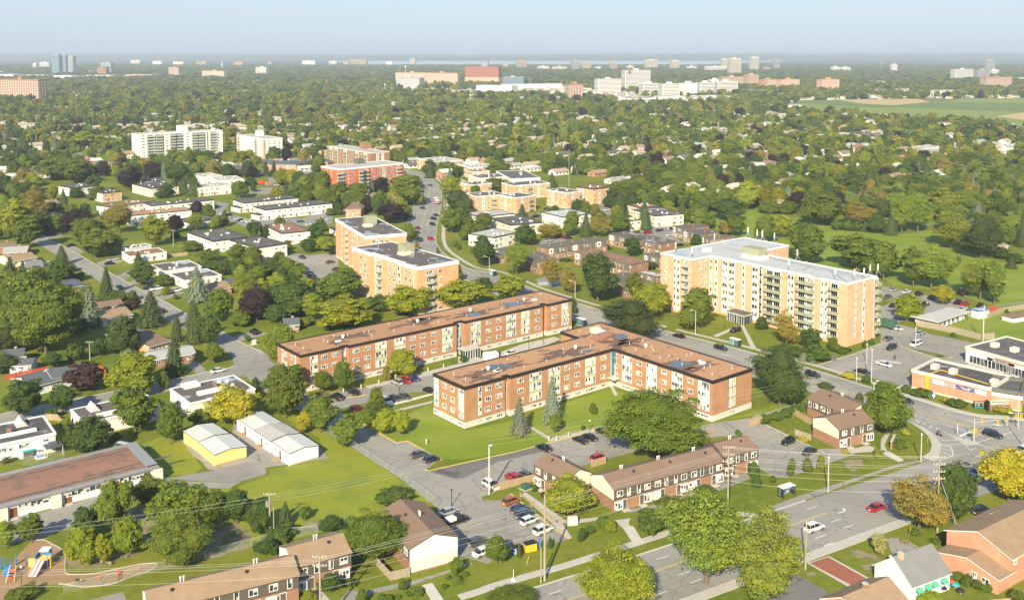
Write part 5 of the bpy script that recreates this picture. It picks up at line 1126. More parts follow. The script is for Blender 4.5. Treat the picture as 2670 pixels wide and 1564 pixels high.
for m_,nm,lbl,cor,lo,wi,h_ in(('yellow_siding','portable_classroom','yellow portable classroom, rear half of the pair with grey metal roof',('c0',1868,1258),('c0',1722,1162),('c0',2150,1185),3.0),('yellow_siding','portable_classroom','yellow portable classroom, front half of the pair with grey metal roof',('c0',2015,1385),('c0',1870,1266),('c0',2310,1305),2.9),('white_paint','portable_classroom','white portable classroom with the brightest roof, rearmost of three',('c0',2400,1150),('c0',2222,1042),('c1',296,1078),3.2),('white_paint','portable_classroom','white portable classroom with a brownish roof, middle of three',('c1',205,1254),('c1',45,1152),('c1',475,1180),3.2),('white_paint','portable_classroom','white portable classroom with grey metal roof, nearest of three',('c1',380,1372),('c1',218,1262),('c1',650,1298),3.2)):
 rf_='metal_roof_pale' if 'brown' not in lbl else 'roof_gravel'
 mat('metal_roof_pale',(.52,.53,.50),var=.07,scale=.2,rough=.6)
 b=Gable(nm,lbl,'portable classroom',cor,lo,wi,h_,.55,wall=m_,roof=rf_,gable=m_,over=.18,trim='black_trim',lm='the yellow portables' if 'front' in lbl else('the white portables' if 'nearest' in lbl else None))
 if m_=='white_paint':
  for x in(-.5,.55):b.win('f',b.hl*x,1.9,1.0,1.2,2,.05)
  b.door('f',b.hl*.1,'cladding_grey',.9)
  p,rz=b.face('f',b.hl*.1,0,1.0);st=put('wooden_steps',None,b.root,p,rz)
  for k in range(3):put('step',cached(('wst',k),lambda:MB().box(-.8,.8,-.5+k*.45,-.1+k*.45,0,.75-k*.22).mesh('step','wood_fence')),st)
  put('handrail',cached(('whr',),lambda:MB().box(-.85,-.78,-.5,.9,1.3,1.38).box(.78,.85,-.5,.9,1.3,1.38).box(-.85,-.78,-.5,-.42,0,1.3).box(.78,.85,-.5,-.42,0,1.3).box(-.85,-.78,.82,.9,0,1.3).box(.78,.85,.82,.9,0,1.3).mesh('handrail','wood_fence')),st)
 MB_=MB();
 for i in range(4):pass
 pp,rz=b.face('l',0,.2,0);add_box_part(b.root,'skirting',pp,rz,2*b.hw,.04,.35,'wood_fence')
b=Flat('shed','dark green shed with grey roof behind the school wing','shed',[('c0',1058,1278),('c0',1170,1300),('c0',1235,1270),('c0',1125,1250)],2.8,'green_dark' if 'green_dark' in M else 'sign_green','roof_membrane','sign_green',0,fd=.15,up=.03)
# ---- brown townhouses
def th_windows(b,n,side='f',bays=True,up=3.9,flip=False):
 L=2*b.hl;w_=L/n
 for i in range(n):
  x=-b.hl+(i+.5)*w_;s_=-1 if(i%2)^flip else 1
  b.win(side,x-s_*w_*.22,up,1.6,1.3,2,.14);b.win(side,x+s_*w_*.24,up,.9,1.9,1,.14)
  if bays:b.bay(side,x-s_*w_*.26,1.4);b.door(side,x+s_*w_*.05,'cladding_dark')
def rowhouse(label,c,a,w_,h=5.1,rise=1.7,n=4,roof='shingle_brown',lm=None,gable='cream_stucco',bays=True,peak=.5,wall='brick_brown',flip=False):
 b=Gable('townhouse',label,'townhouse',c,a,w_,h,rise,wall=wall,upper='cladding_dark',upz=2.65,roof=roof,gable=gable,over=.3,trim='cladding_dark',lm=lm);th_windows(b,n,'f',bays,flip=flip);b.rvents(max(1,n//2));return b
rowhouse('long brown roofed townhouse row with cream gable and white bay windows',('d2',1085,400),('d2',2112,132),('d2',868,260),n=6,lm='the middle brown townhouses')
rowhouse('set back right end of the brown townhouse row behind the power pole',('d2',2125,92),('d2',2434,14),('d2',1960,-30),n=2,gable=None)
b=rowhouse('brown townhouse wing with cream gable behind the golden topped tree',('d2',640,318),('d2',335,158),('d2',868,236),n=2,lm='the townhouse wing')
b=rowhouse('brown roofed townhouse with plain cream end wall near the crossing',('c3',785,1148),('c3',1115,1072),('c3',526,1040),n=2,lm='the crossing townhouses')
rowhouse('rear brown townhouse with fenced garden near the crossing',('c3',850,1003),('c3',486,852),('c3',1040,905),n=3,bays=False)
b=rowhouse('brown roofed townhouse block with a tall white and cream gable wall',('d1',1505,955),('d1',1208,618),('d1',1948,832),n=3,gable='white_paint',wall='brick_brown',lm='the white gabled townhouse',bays=False)
pp,rz=b.face('l',0,1.5,0);add_box_part(b.root,'wall_panel',pp,rz,2*b.hw-.1,.06,2.3,'cream_stucco')
rowhouse('tan shingled townhouse row with bay windows, rear section',('d1',430,1130),('d1',955,985),('d1',262,935),n=2,roof='shingle_tan',gable='white_paint',lm='the tan shingled row')
rowhouse('tan shingled townhouse row at the bottom edge, front section',('d1',462,1195),('d0',1400,1545),('d1',395,1000),n=4,roof='shingle_tan',gable='white_paint',flip=True)
# ---- detached houses, bottom right
b=Gable('brick_house','large orange brick house with a broad tan shingle roof','house',('d3',2395,1040),('d3',3000,730),('d3',1755,797),5.6,2.4,wall='brick_plaza',roof='shingle_tan',over=.5,lm='the orange brick house')
for y in(-2,2):b.win('f',y*1.5,4.2,1.2,1.3,2,.05)
b.win('f',-b.hl+1.5,4.4,1.0,1.0,2,.05)
b=Gable('house_wing','lower orange brick wing with tan roof beside the large brick house','house',('d3',2275,1238),('d3',2420,1155),('d3',1690,988),3.0,1.5,wall='brick_plaza',roof='shingle_tan',over=.45)
b.win('l',-b.hw*.25,1.7,1.1,1.2,3,.05);b.win('l',-b.hw*.62,1.5,1.5,1.1,2,.05)
b=Gable('house','white house with grey gable roof and green window awnings','house',('d3',1470,1302),('d3',1825,1170),('d3',1116,1102),3.4,3.4,wall='white_paint',roof='shingle_grey',over=.35,lm='the white house with awnings')
b.chim(b.hl*-.72,-b.hw*.1,'brick_yellow',.5)
for x in(-.72,-.25,.1,.6):
 b.win('f',b.hl*x,2.0,1.1,.9,2,.04);p,rz=b.face('f',b.hl*x,2.55,.05);o=put('awning',cached(('awn',),lambda:MB().poly([(-.75,0,.15),(.75,0,.15),(.75,.9,-.35),(-.75,.9,-.35)]).poly([(-.75,0,.1),(-.75,.9,-.4),(.75,.9,-.4),(.75,0,.1)]).poly([(-.75,.9,-.35),(.75,.9,-.35),(.75,.9,-.5),(-.75,.9,-.5)]).mesh('awning','awning_green'))if 'awning_green' in M else put('x',None),b.root,p,rz)
b2=Gable('house_porch','small grey roofed porch behind the white house','porch',('d3',1262,1018),('d3',1300,1000),('d3',1445,960),3.0,1.6,wall='white_paint',roof='shingle_grey',over=.2)
b=Gable('house','tan roofed house cut off by the bottom edge with brick chimney','house',('d3',1000,1640),('d3',1430,1440),('d3',655,1405),3.0,2.3,wall='brick_plaza',roof='shingle_tan',hip=False,over=.4)
b.chim(0,0,'brick_brown',.5)
b=Gable('house','second tan roofed brick house at the right edge','house',('d3',2350,760),('d3',2650,640),('d3',2210,600),4.6,1.8,wall='brick_plaza',roof='shingle_tan',over=.4)
b=Gable('house','small brown roof corner at the bottom right edge','house',('d3',2200,1560),('d3',2420,1540),('d3',2060,1490),2.8,1.6,wall='brick_brown',roof='shingle_tan',over=.3)
# ---- detached houses, left neighbourhood
def house(label,c,a,w_,h=3.0,rise=1.4,wall='brick_brown',roof='shingle_brown',hip=False,trim='white_trim',n=3,chim=True,lm=None,peak=.5):
 b=Gable('house',label,'house',c,a,w_,h,rise,wall=wall,roof=roof,hip=hip,over=.6,trim=trim,lm=lm)
 for i in range(n):b.win('f',-b.hl+(i+.6)*2*b.hl/n,1.7,1.4,1.2,2,.05)
 b.win('l',0,1.7,1.2,1.1,2,.05)
 if chim:b.chim(b.hl*.2,0,'brick_brown',.4)
 b.door('f',0);return b
house('grey roofed bungalow with white porch rail beside the purple shrub tree',('c0',300,745),('c0',690,640),('c0',150,660),roof='shingle_slate',wall='white_paint',lm='the grey bungalow')
house('grey roofed rear wing of the bungalow with a red fence',('c0',500,665),('c0',820,590),('c0',440,597),h=3.4,roof='shingle_slate',wall='white_paint',chim=False)
house('white roofed bungalow with brick walls facing the corner street',('c0',1400,500),('c0',1830,430),('c0',1290,430),roof='shingle_pale',wall='brick_brown',rise=1.0,lm='the white roofed bungalow')
house('brown roofed house with shaded roof above the white roofed bungalow',('c0',1400,370),('c0',1600,315),('c0',1320,170),roof='shingle_brown',wall='brick_orange')
house('brown roofed house with white fascia between two spruces',('b0',970,1375),('b0',1240,1325),('b0',905,1295),roof='shingle_tan',wall='cream_stucco')
house('brown roofed rear wing of the house between the spruces',('b0',900,1290),('b0',1160,1255),('b0',880,1215),roof='shingle_brown',wall='cream_stucco',chim=False,h=2.8)
house('dark blue roofed brick garage behind clipped hedges',('b0',590,1082),('b0',782,1055),('b0',575,1010),roof='shingle_slate',wall='brick_brown',rise=.8,chim=False)
house('pale grey roofed house under tall pines on the left street',('b0',255,900),('b0',405,885),('b0',220,830),roof='shingle_grey',wall='cream_stucco')
house('white roofed brick house near the left edge',('b0',30,755),('b0',245,742),('b0',0,700),roof='shingle_pale',wall='brick_vermilion')
house('tan roofed house just below the white roofed brick house',('b0',100,830),('b0',345,795),('b0',80,770),roof='shingle_tan',wall='cream_stucco')
house('brown roofed house cut by the left edge above the white roof',('b0',-60,705),('b0',140,690),('b0',-60,665),roof='shingle_brown')
house('white roofed house left of the tall blue spruce',('b0',500,430),('b0',628,405),('b0',415,390),roof='shingle_pale',wall='cream_stucco')
house('small orange roofed house left of the spruce pair',('b0',445,290),('b0',545,282),('b0',410,262),roof='shingle_tan',wall='cream_stucco')
house('grey roofed white garage at the far left of the rows',('b0',-60,170),('b0',130,140),('b0',-80,125),roof='shingle_slate',wall='white_paint')
house('small white roofed house at the left above the big trees',('a0',140,1335),('a0',235,1320),('a0',125,1300),roof='shingle_pale',wall='cream_stucco')
house('grey roofed brown house by the top left of the big maple',('c0',20,475),('c0',215,455),('c0',10,415),roof='shingle_slate',wall='cream_stucco')
house('grey garage right below the brown house at the left edge',('c0',90,545),('c0',290,535),('c0',80,490),roof='shingle_slate',wall='blue_siding',rise=1)
house('brown roofed house hidden behind the big left spruce',('b0',1960,1110),('b0',2175,1075),('b0',1930,1040),roof='shingle_tan',wall='brick_vermilion')
house('dark roofed garage beside the brown roofed house',('b0',2100,1050),('b0',2180,1045),('b0',2020,1005),roof='shingle_slate',rise=.8,chim=False)
house('grey roofed house glimpsed behind the big purple tree',('c1',330,165),('c1',465,155),('c1',290,125),roof='shingle_slate')
house('long mansard roofed house with white fence below the slab',('a0',810,1100),('a0',1020,1075),('a0',800,1068),roof='shingle_tan',wall='cream_stucco',h=3.4)
house('two storey orange gabled house in front of the white slab',('a0',1190,1210),('a0',1280,1180),('a0',1110,1160),roof='shingle_tan',wall='cream_stucco',h=5.4,rise=2.5)
house('brown roofed grey house below the fenced long house',('a0',860,1140),('a0',980,1150),('a0',720,1130),roof='shingle_brown',wall='white_brick')
house('pale house at left centre with low roof',('a0',330,1110),('a0',480,1095),('a0',320,1085),roof='shingle_pale',wall='white_brick')
house('brown hip roofed clubhouse with orange brick end by the avenue',('b1',905,345),('b1',1045,345),('b1',960,275),h=5.0,rise=1.6,hip=True,roof='shingle_brown',wall='brick_plaza')
house('brown roofed hall beside the red brick block',('b1',1130,215),('b1',1350,255),('b1',1160,190),h=4.6,rise=1.5,roof='shingle_brown',wall='brick_plaza')
for lbl,c,a_,w_ in(('dark grey hip roofed row left, with white vent stacks',('a0',1850,1200),('a0',2220,1232),('a0',1780,1162)),('dark grey hip roofed row right of the first hip roof',('a0',2290,1160),('a0',2560,1190),('a0',2225,1135)),('dark grey hip roofed row with orange brick ends and arched entry',('a1',160,1185),('a1',440,1190),('a1',60,1145)),('grey hip roofed building left of the red brick block',('a1',500,1150),('a1',735,1165),('a1',460,1125))):
 b=Gable('low_rise',lbl,'low rise',c,a_,w_,5.2,2.2,wall='brick_plaza',hip=True,roof='shingle_slate',over=.5)
 for i in range(5):
  b.win('f',-b.hl+(i+.5)*2*b.hl/5,4.0,2.0,1.3,2,.05);b.win('f',-b.hl+(i+.5)*2*b.hl/5,1.4,2.0,1.5,2,.05)
  p=b.T(-b.hl*.8+i*b.hl*.4,0,b.h+b.rise+.3);put('roof_vent',CACHE[('rv',)],b.root,p)
for lbl,c,a_,w_,rf,wl in(('red brown roofed long house behind the blue spruce',('b2',1885,75),('b2',2170,65),('b2',1890,55),'shingle_tan','cream_stucco'),('grey roofed white house in the upper right',('b3',640,105),('b3',740,100),('b3',640,80),'shingle_grey','white_brick'),('tan roofed house beside the grey roofed one',('b3',740,95),('b3',815,75),('b3',730,70),'shingle_tan','cream_stucco'),('brown roofed brick house left of the large round tree',('b3',1095,120),('b3',1290,115),('b3',1100,95),'shingle_tan','brick_plaza'),('slate roofed house below the large dark tree',('b3',850,270),('b3',945,260),('b3',860,245),'shingle_slate','white_paint'),('pinkish roofed house at the top of the park',('b3',180,275),('b3',320,290),('b3',170,250),'shingle_tan','brick_plaza'),('white garage roofed house upper right of the park',('b3',2000,175),('b3',2120,160),('b3',1960,130),'shingle_pale','brick_plaza'),('orange tiled cottage at the right edge of the park wood',('b3',2290,690),('b3',2370,680),('b3',2290,650),'shingle_tan','brick_plaza')):
 house(lbl,c,a_,w_,roof=rf,wall=wl)
# ================================================================== trees
def leaf_mesh(name,centers,normals,size,vals,m_='foliage',stretch=1.0,core=None):
 n=len(centers);rng=RNG
 nrm=normals/np.maximum(np.linalg.norm(normals,axis=1,keepdims=True),1e-6)
 nrm=nrm+rng.normal(0,.42,(n,3));nrm/=np.linalg.norm(nrm,axis=1,keepdims=True)
 r=rng.normal(0,1,(n,3));t=np.cross(nrm,r);t/=np.maximum(np.linalg.norm(t,axis=1,keepdims=True),1e-6);b=np.cross(nrm,t)
 s_=(size*rng.uniform(.6,1.35,n))[:,None]
 v=np.stack([centers-t*s_*stretch,centers+b*s_*.62,centers+t*s_*stretch,centers-b*s_*.62],1).reshape(-1,3)
 f=np.arange(n*4).reshape(-1,4);cv=np.repeat(vals,4)
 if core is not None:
  cvv,cf=core;off=len(v);v=np.vstack([v,cvv]);cv=np.concatenate([cv,np.full(len(cvv),.12)])  # inner core toned darker than the leaves: crown shade put into colour
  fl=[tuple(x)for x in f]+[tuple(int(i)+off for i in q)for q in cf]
 else:fl=[tuple(x)for x in f]
 me=bpy.data.meshes.new(name);me.from_pydata(v.tolist(),[],fl)
 a=me.attributes.new('leafv','FLOAT','POINT');a.data.foreach_set('value',cv.astype(np.float32))
 me.materials.append(M[m_]);me.update();return me
def ico(sub=2):
 bm=bmesh.new();bmesh.ops.create_icosphere(bm,subdivisions=sub,radius=1);v=np.array([x.co[:]for x in bm.verts]);f=[[w.index for w in q.verts]for q in bm.faces];bm.free();return v,f
ICO=ico(2)
def crown_broad(seed,nl=9500,ncl=60,lobes=6,flat=1.0,lf=.025,top=1.0,airy=0,m_='foliage'):
 """crown in a unit space: width 1 (radius .5), height 1 standing on z=0"""
 rng=np.random.default_rng(seed);C=[];
 lob=[]
 for i in range(lobes):
  a=2*math.pi*(i+rng.uniform(-.3,.3))/lobes;rr=rng.uniform(.13,.30);lob.append((math.cos(a)*rr,math.sin(a)*rr,rng.uniform(.24,.64),rng.uniform(.16,.27)))
 lob.append((rng.uniform(-.05,.05),rng.uniform(-.05,.05),.68*top,.27));lob.append((0,0,.42,.34))
 cl=[]
 for i in range(ncl):
  L=lob[rng.integers(len(lob))];d=rng.normal(0,1,3);d/=np.linalg.norm(d);d[2]=d[2]*.8+.15
  p=np.array(L[:3])+d*L[3]*np.array([1,1,1.05])*rng.uniform(.75,1.2);cl.append((p,rng.uniform(.05,.115)*(1.25 if airy else 1)))
 P=[];N=[];V=[]
 per=nl//ncl
 for p,r in cl:
  d=rng.normal(0,1,(per,3));d/=np.linalg.norm(d,axis=1,keepdims=True);d[:,2]=np.where(d[:,2]<-.25,-d[:,2]*.6,d[:,2])
  rad=r*rng.uniform(.55,1.12,per)[:,None]*np.array([1.15,1.15,.8 if not airy else .6])
  q=p+d*rad;P.append(q);N.append(d+np.array([0,0,.35]));V.append(np.clip(rng.normal(.5,.2,per)+rng.uniform(-.18,.18),0,1))
 for i,L in enumerate(lob):
  k=nl//16;d=rng.normal(0,1,(k,3));d/=np.linalg.norm(d,axis=1,keepdims=True)
  P.append(np.array(L[:3])+d*L[3]*rng.uniform(.8,1.02,k)[:,None]);N.append(d+np.array([0,0,.2]));V.append(np.clip(rng.normal(.42,.18,k),0,1))
 P=np.vstack(P);N=np.vstack(N);V=np.concatenate(V)
 P[:,2]=P[:,2]*flat+(1-flat)*.5
 lo,hi=P[:,2].min(),np.percentile(P[:,2],99.5);P[:,2]=(P[:,2]-lo)/(hi-lo)
 sx=np.percentile(np.abs(P[:,:2]),98.5);P[:,:2]*=.5/sx
 core=None
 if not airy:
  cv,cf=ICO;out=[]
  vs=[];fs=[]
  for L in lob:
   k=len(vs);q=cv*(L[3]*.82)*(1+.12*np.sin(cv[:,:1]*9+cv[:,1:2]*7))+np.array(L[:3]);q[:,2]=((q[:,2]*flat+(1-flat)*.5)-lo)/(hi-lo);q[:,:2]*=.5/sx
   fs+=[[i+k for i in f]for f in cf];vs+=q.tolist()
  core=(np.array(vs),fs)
 return leaf_mesh('crown',P,N,lf,V,m_,1.0,core)
def crown_spruce(seed,nl=4200,m_='foliage',wide=1.0,rough=.0):
 rng=np.random.default_rng(seed);P=[];N=[];V=[];tiers=15
 for t in range(tiers):
  z=(t+.4)/tiers;R_=.62*(1-z)**.8*wide+.02;nb=max(4,int(13*(1-z)+4));ph=rng.uniform(0,6.28)
  for i in range(nb):
   a=ph+2*math.pi*i/nb+rng.uniform(-.15,.15);L=R_*rng.uniform(.78,1.08+rough);k=max(6,int(nl/tiers/nb*1.5*(.45+R_*1.6)))
   u=rng.uniform(.12,1,k)**.8;w_=rng.normal(0,.035,k)*(1.25-u)
   x=math.cos(a)*L*u-math.sin(a)*w_;y=math.sin(a)*L*u+math.cos(a)*w_;zz=z+.03-u*.055*(1.2-z)-np.abs(w_)*.2+rng.normal(0,.006,k)
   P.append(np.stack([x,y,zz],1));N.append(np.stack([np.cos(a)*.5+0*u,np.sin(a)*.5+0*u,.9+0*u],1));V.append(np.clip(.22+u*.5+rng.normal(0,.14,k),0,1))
 P=np.vstack(P);N=np.vstack(N);V=np.concatenate(V)
 n=10;cv=[];cf=[]
 for t in range(6):
  z=t/6;r=.42*(1-z)**.85*wide
  for i in range(n):cv.append((math.cos(6.283*i/n)*r,math.sin(6.283*i/n)*r,z*.95+.02))
 cv.append((0,0,.97));top=len(cv)-1
 for t in range(5):
  for i in range(n):j=(i+1)%n;cf.append([t*n+i,t*n+j,(t+1)*n+j,(t+1)*n+i])
 for i in range(n):cf.append([5*n+i,5*n+(i+1)%n,top])
 return leaf_mesh('crown',P,N,.021,V,m_,1.5,(np.array(cv),cf))
def crown_col(seed):
 rng=np.random.default_rng(seed);n=1500;z=rng.uniform(0,1,n);a=rng.uniform(0,6.28,n);r=.5*np.minimum(1,(1-z)*2.2+.05)*np.minimum(1,z*5+.5)*rng.uniform(.85,1.08,n)
 P=np.stack([np.cos(a)*r,np.sin(a)*r,z],1);N=np.stack([np.cos(a),np.sin(a),.3+0*a],1);m=8;cv=[];cf=[]
 for t in range(5):
  for i in range(m):rr=.4*min(1,(1-t/4)*2.2+.02);cv.append((math.cos(.785*i)*rr,math.sin(.785*i)*rr,t/4*.96))
 for t in range(4):
  for i in range(m):j=(i+1)%m;cf.append([t*m+i,t*m+j,(t+1)*m+j,(t+1)*m+i])
 return leaf_mesh('crown',P,N,.05,np.clip(rng.normal(.5,.2,n),0,1),'foliage',1,(np.array(cv),cf))
def hedge_box(seed):
 rng=np.random.default_rng(seed);n=2600;P=rng.uniform(-.5,.5,(n,3));P[:,2]+=.5;N=np.zeros((n,3));k=rng.integers(0,5,n)
 for i in range(n):
  if k[i]<3:P[i,2]=1-abs(rng.normal(0,.04));N[i]=(0,0,1)
  elif k[i]==3:P[i,1]=-.5 if rng.random()<.5 else .5;N[i]=(0,P[i,1],.3)
  else:P[i,0]=-.5 if rng.random()<.5 else .5;N[i]=(P[i,0],0,.3)
 c=[(x,y,z)for z in(0,.93)for y in(-.46,.46)for x in(-.48,.48)]
 return leaf_mesh('hedge',P,N,.035,np.clip(rng.normal(.5,.2,n),0,1),'foliage',1,(np.array(c),[[4,5,7,6],[0,1,5,4],[2,6,7,3],[0,4,6,2],[1,3,7,5]]))
def trunk_mesh(seed,limbs=4):
 rng=random.Random(seed);a=MB();a.tube((0,0,-.02),(0,0,.55),.5,.34,8);a.tube((0,0,.55),(.15,.1,1.0),.34,.18,7)
 for i in range(limbs):
  t=6.28*i/limbs+rng.random();z=rng.uniform(.45,.7);a.tube((0,0,z),(math.cos(t)*3.2,math.sin(t)*3.2,z+rng.uniform(.28,.42)),.2,.06,5)
 return a.mesh('trunk','trunk_bark')
BROAD=[crown_broad(s,lobes=l,flat=f,ncl=c)for s,l,f,c in((1,5,1,60),(2,6,.9,70),(3,7,1,76),(4,4,1.1,54),(5,6,.8,66),(6,5,1.15,58))]
BIG=[crown_broad(s,nl=26000,ncl=150,lobes=9,lf=.0145)for s in(21,22)]
AIRY=[crown_broad(s,nl=20000,ncl=120,lobes=9,airy=1,lf=.0145)for s in(31,32)]
SPR=[crown_spruce(s)for s in(41,42,43)];PINE=[crown_broad(s,nl=15000,ncl=120,lobes=7,lf=.015,top=1.1)for s in(51,52)]
COLM=[crown_col(61)];BUSH=[crown_broad(s,nl=1900,ncl=26,lobes=5,lf=.06)for s in(71,72,73)];HEDGE=hedge_box(81)
FARB=[crown_broad(s,nl=900,ncl=20,lobes=4,lf=.075)for s in(91,92,93,94)];FARS=[crown_spruce(s,nl=420)for s in(95,)]
TRK=[trunk_mesh(s)for s in(1,2,3)]
KIND={'g':((.095,.135,.016),'round green maple tree','BROAD',.16,'maple_tree'),'y':((.165,.20,.014),'yellow green maple tree','BROAD',.15,'maple_tree'),'Y':((.26,.255,.014),'golden yellow tree','BROAD',.18,'maple_tree'),'d':((.052,.09,.017),'dark green tree','BROAD',.13,'maple_tree'),'p':((.030,.018,.020),'dark purple maple tree','BROAD',.12,'purple_maple_tree'),'o':((.20,.175,.035),'thin olive brown tree','AIRY',.2,'maple_tree'),'w':((.15,.20,.026),'wide feathery green tree','AIRY',.18,'maple_tree'),'s':((.060,.088,.030),'green spruce tree','SPR',.05,'spruce_tree'),'b':((.13,.175,.125),'blue grey spruce tree','SPR',.06,'spruce_tree'),'n':((.055,.08,.020),'rough dark pine tree','PINE',.1,'pine_tree'),'c':((.055,.09,.018),'columnar cedar shrub','COLM',0,'cedar_shrub'),'h':((.065,.105,.016),'clipped green shrub','BUSH',0,'shrub'),'P':((.05,.03,.025),'purple leaved shrub','BUSH',0,'shrub'),'l':((.22,.27,.03),'lime green willow tree','BROAD',.15,'willow_tree'),'G':((.30,.27,.03),'yellow ornamental grass clump','BUSH',0,'ornamental_grass'),'B':((.098,.142,.016),'huge spreading green tree','BIG',.2,'maple_tree'),'S':((.2,.2,.07),'feathery tan sumac bush','BUSH',0,'shrub')}
SETS=dict(BROAD=BROAD,BIG=BIG,AIRY=AIRY,SPR=SPR,PINE=PINE,COLM=COLM,BUSH=BUSH)
TREES=[];tr=random.Random(5)
def jit(c,a=.14):k=1+tr.uniform(-a,a);return tuple(min(1,x*k*(1+tr.uniform(-.07,.07)))for x in c)
PEND=[];EXTRA=[]
def tree_at(g,wd,ht,kind,size_word=None):
 TREES.append((g.x,g.y,wd/2));PEND.append((wd*min(1.3,.4+ht/wd*.6)/g.y*(1 if abs(g.x)<g.y*.53+wd/2 else .01),g.copy(),wd,ht,kind))
def plant_trees():
 PEND.sort(key=lambda t:-t[0]);n={}
 for s_,g,wd,ht,kind in PEND:
  nm=KIND[kind][4];n[nm]=n.get(nm,0)+1
  if n[nm]<=285:make_tree(g,wd,ht,kind)
  else:EXTRA.append((g,wd,ht,kind))
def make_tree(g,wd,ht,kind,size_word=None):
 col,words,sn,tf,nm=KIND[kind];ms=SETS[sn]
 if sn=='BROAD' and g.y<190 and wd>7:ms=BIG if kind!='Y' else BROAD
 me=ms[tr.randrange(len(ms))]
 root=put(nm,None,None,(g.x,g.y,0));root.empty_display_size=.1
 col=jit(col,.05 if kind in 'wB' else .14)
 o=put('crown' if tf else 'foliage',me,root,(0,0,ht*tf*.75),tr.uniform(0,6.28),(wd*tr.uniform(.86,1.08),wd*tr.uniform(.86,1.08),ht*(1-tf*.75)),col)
 if tf:
  r=max(.12,wd*.035)if sn!='SPR' else .22
  put('trunk',TRK[tr.randrange(3)]if sn not in('SPR',)else TRK0,root,(0,0,0),tr.uniform(0,6.28),(r*1.5,r*1.5,ht*.62))
 if size_word is None:
  size_word=''
  if sn in('BROAD','AIRY','BIG','PINE'):size_word='large ' if wd>11 else('small ' if wd<5.5 else '')
  elif sn=='SPR':size_word='tall ' if ht>12 else('small ' if ht<6 else '')
 reg(root,size_word+words,{'maple_tree':'tree','purple_maple_tree':'tree','spruce_tree':'spruce','pine_tree':'pine','cedar_shrub':'shrub','shrub':'shrub','willow_tree':'tree','ornamental_grass':'grass clump'}[nm],nm)
 return root
TRK0=MB().tube((0,0,0),(0,0,1),.5,.1,7).mesh('trunk','trunk_bark')
def T(code,u,vb,vt,wp,kind):
 """tree from its foot, top and crown width in the picture"""
 p=K(code,u,vb);g=G(p);ht=H*(p[1]-K(code,u,vt)[1])/(p[1]-HOR);wd=wp*.27778*g.y/F
 return tree_at(g,max(wd,.5),max(ht,.6),kind)
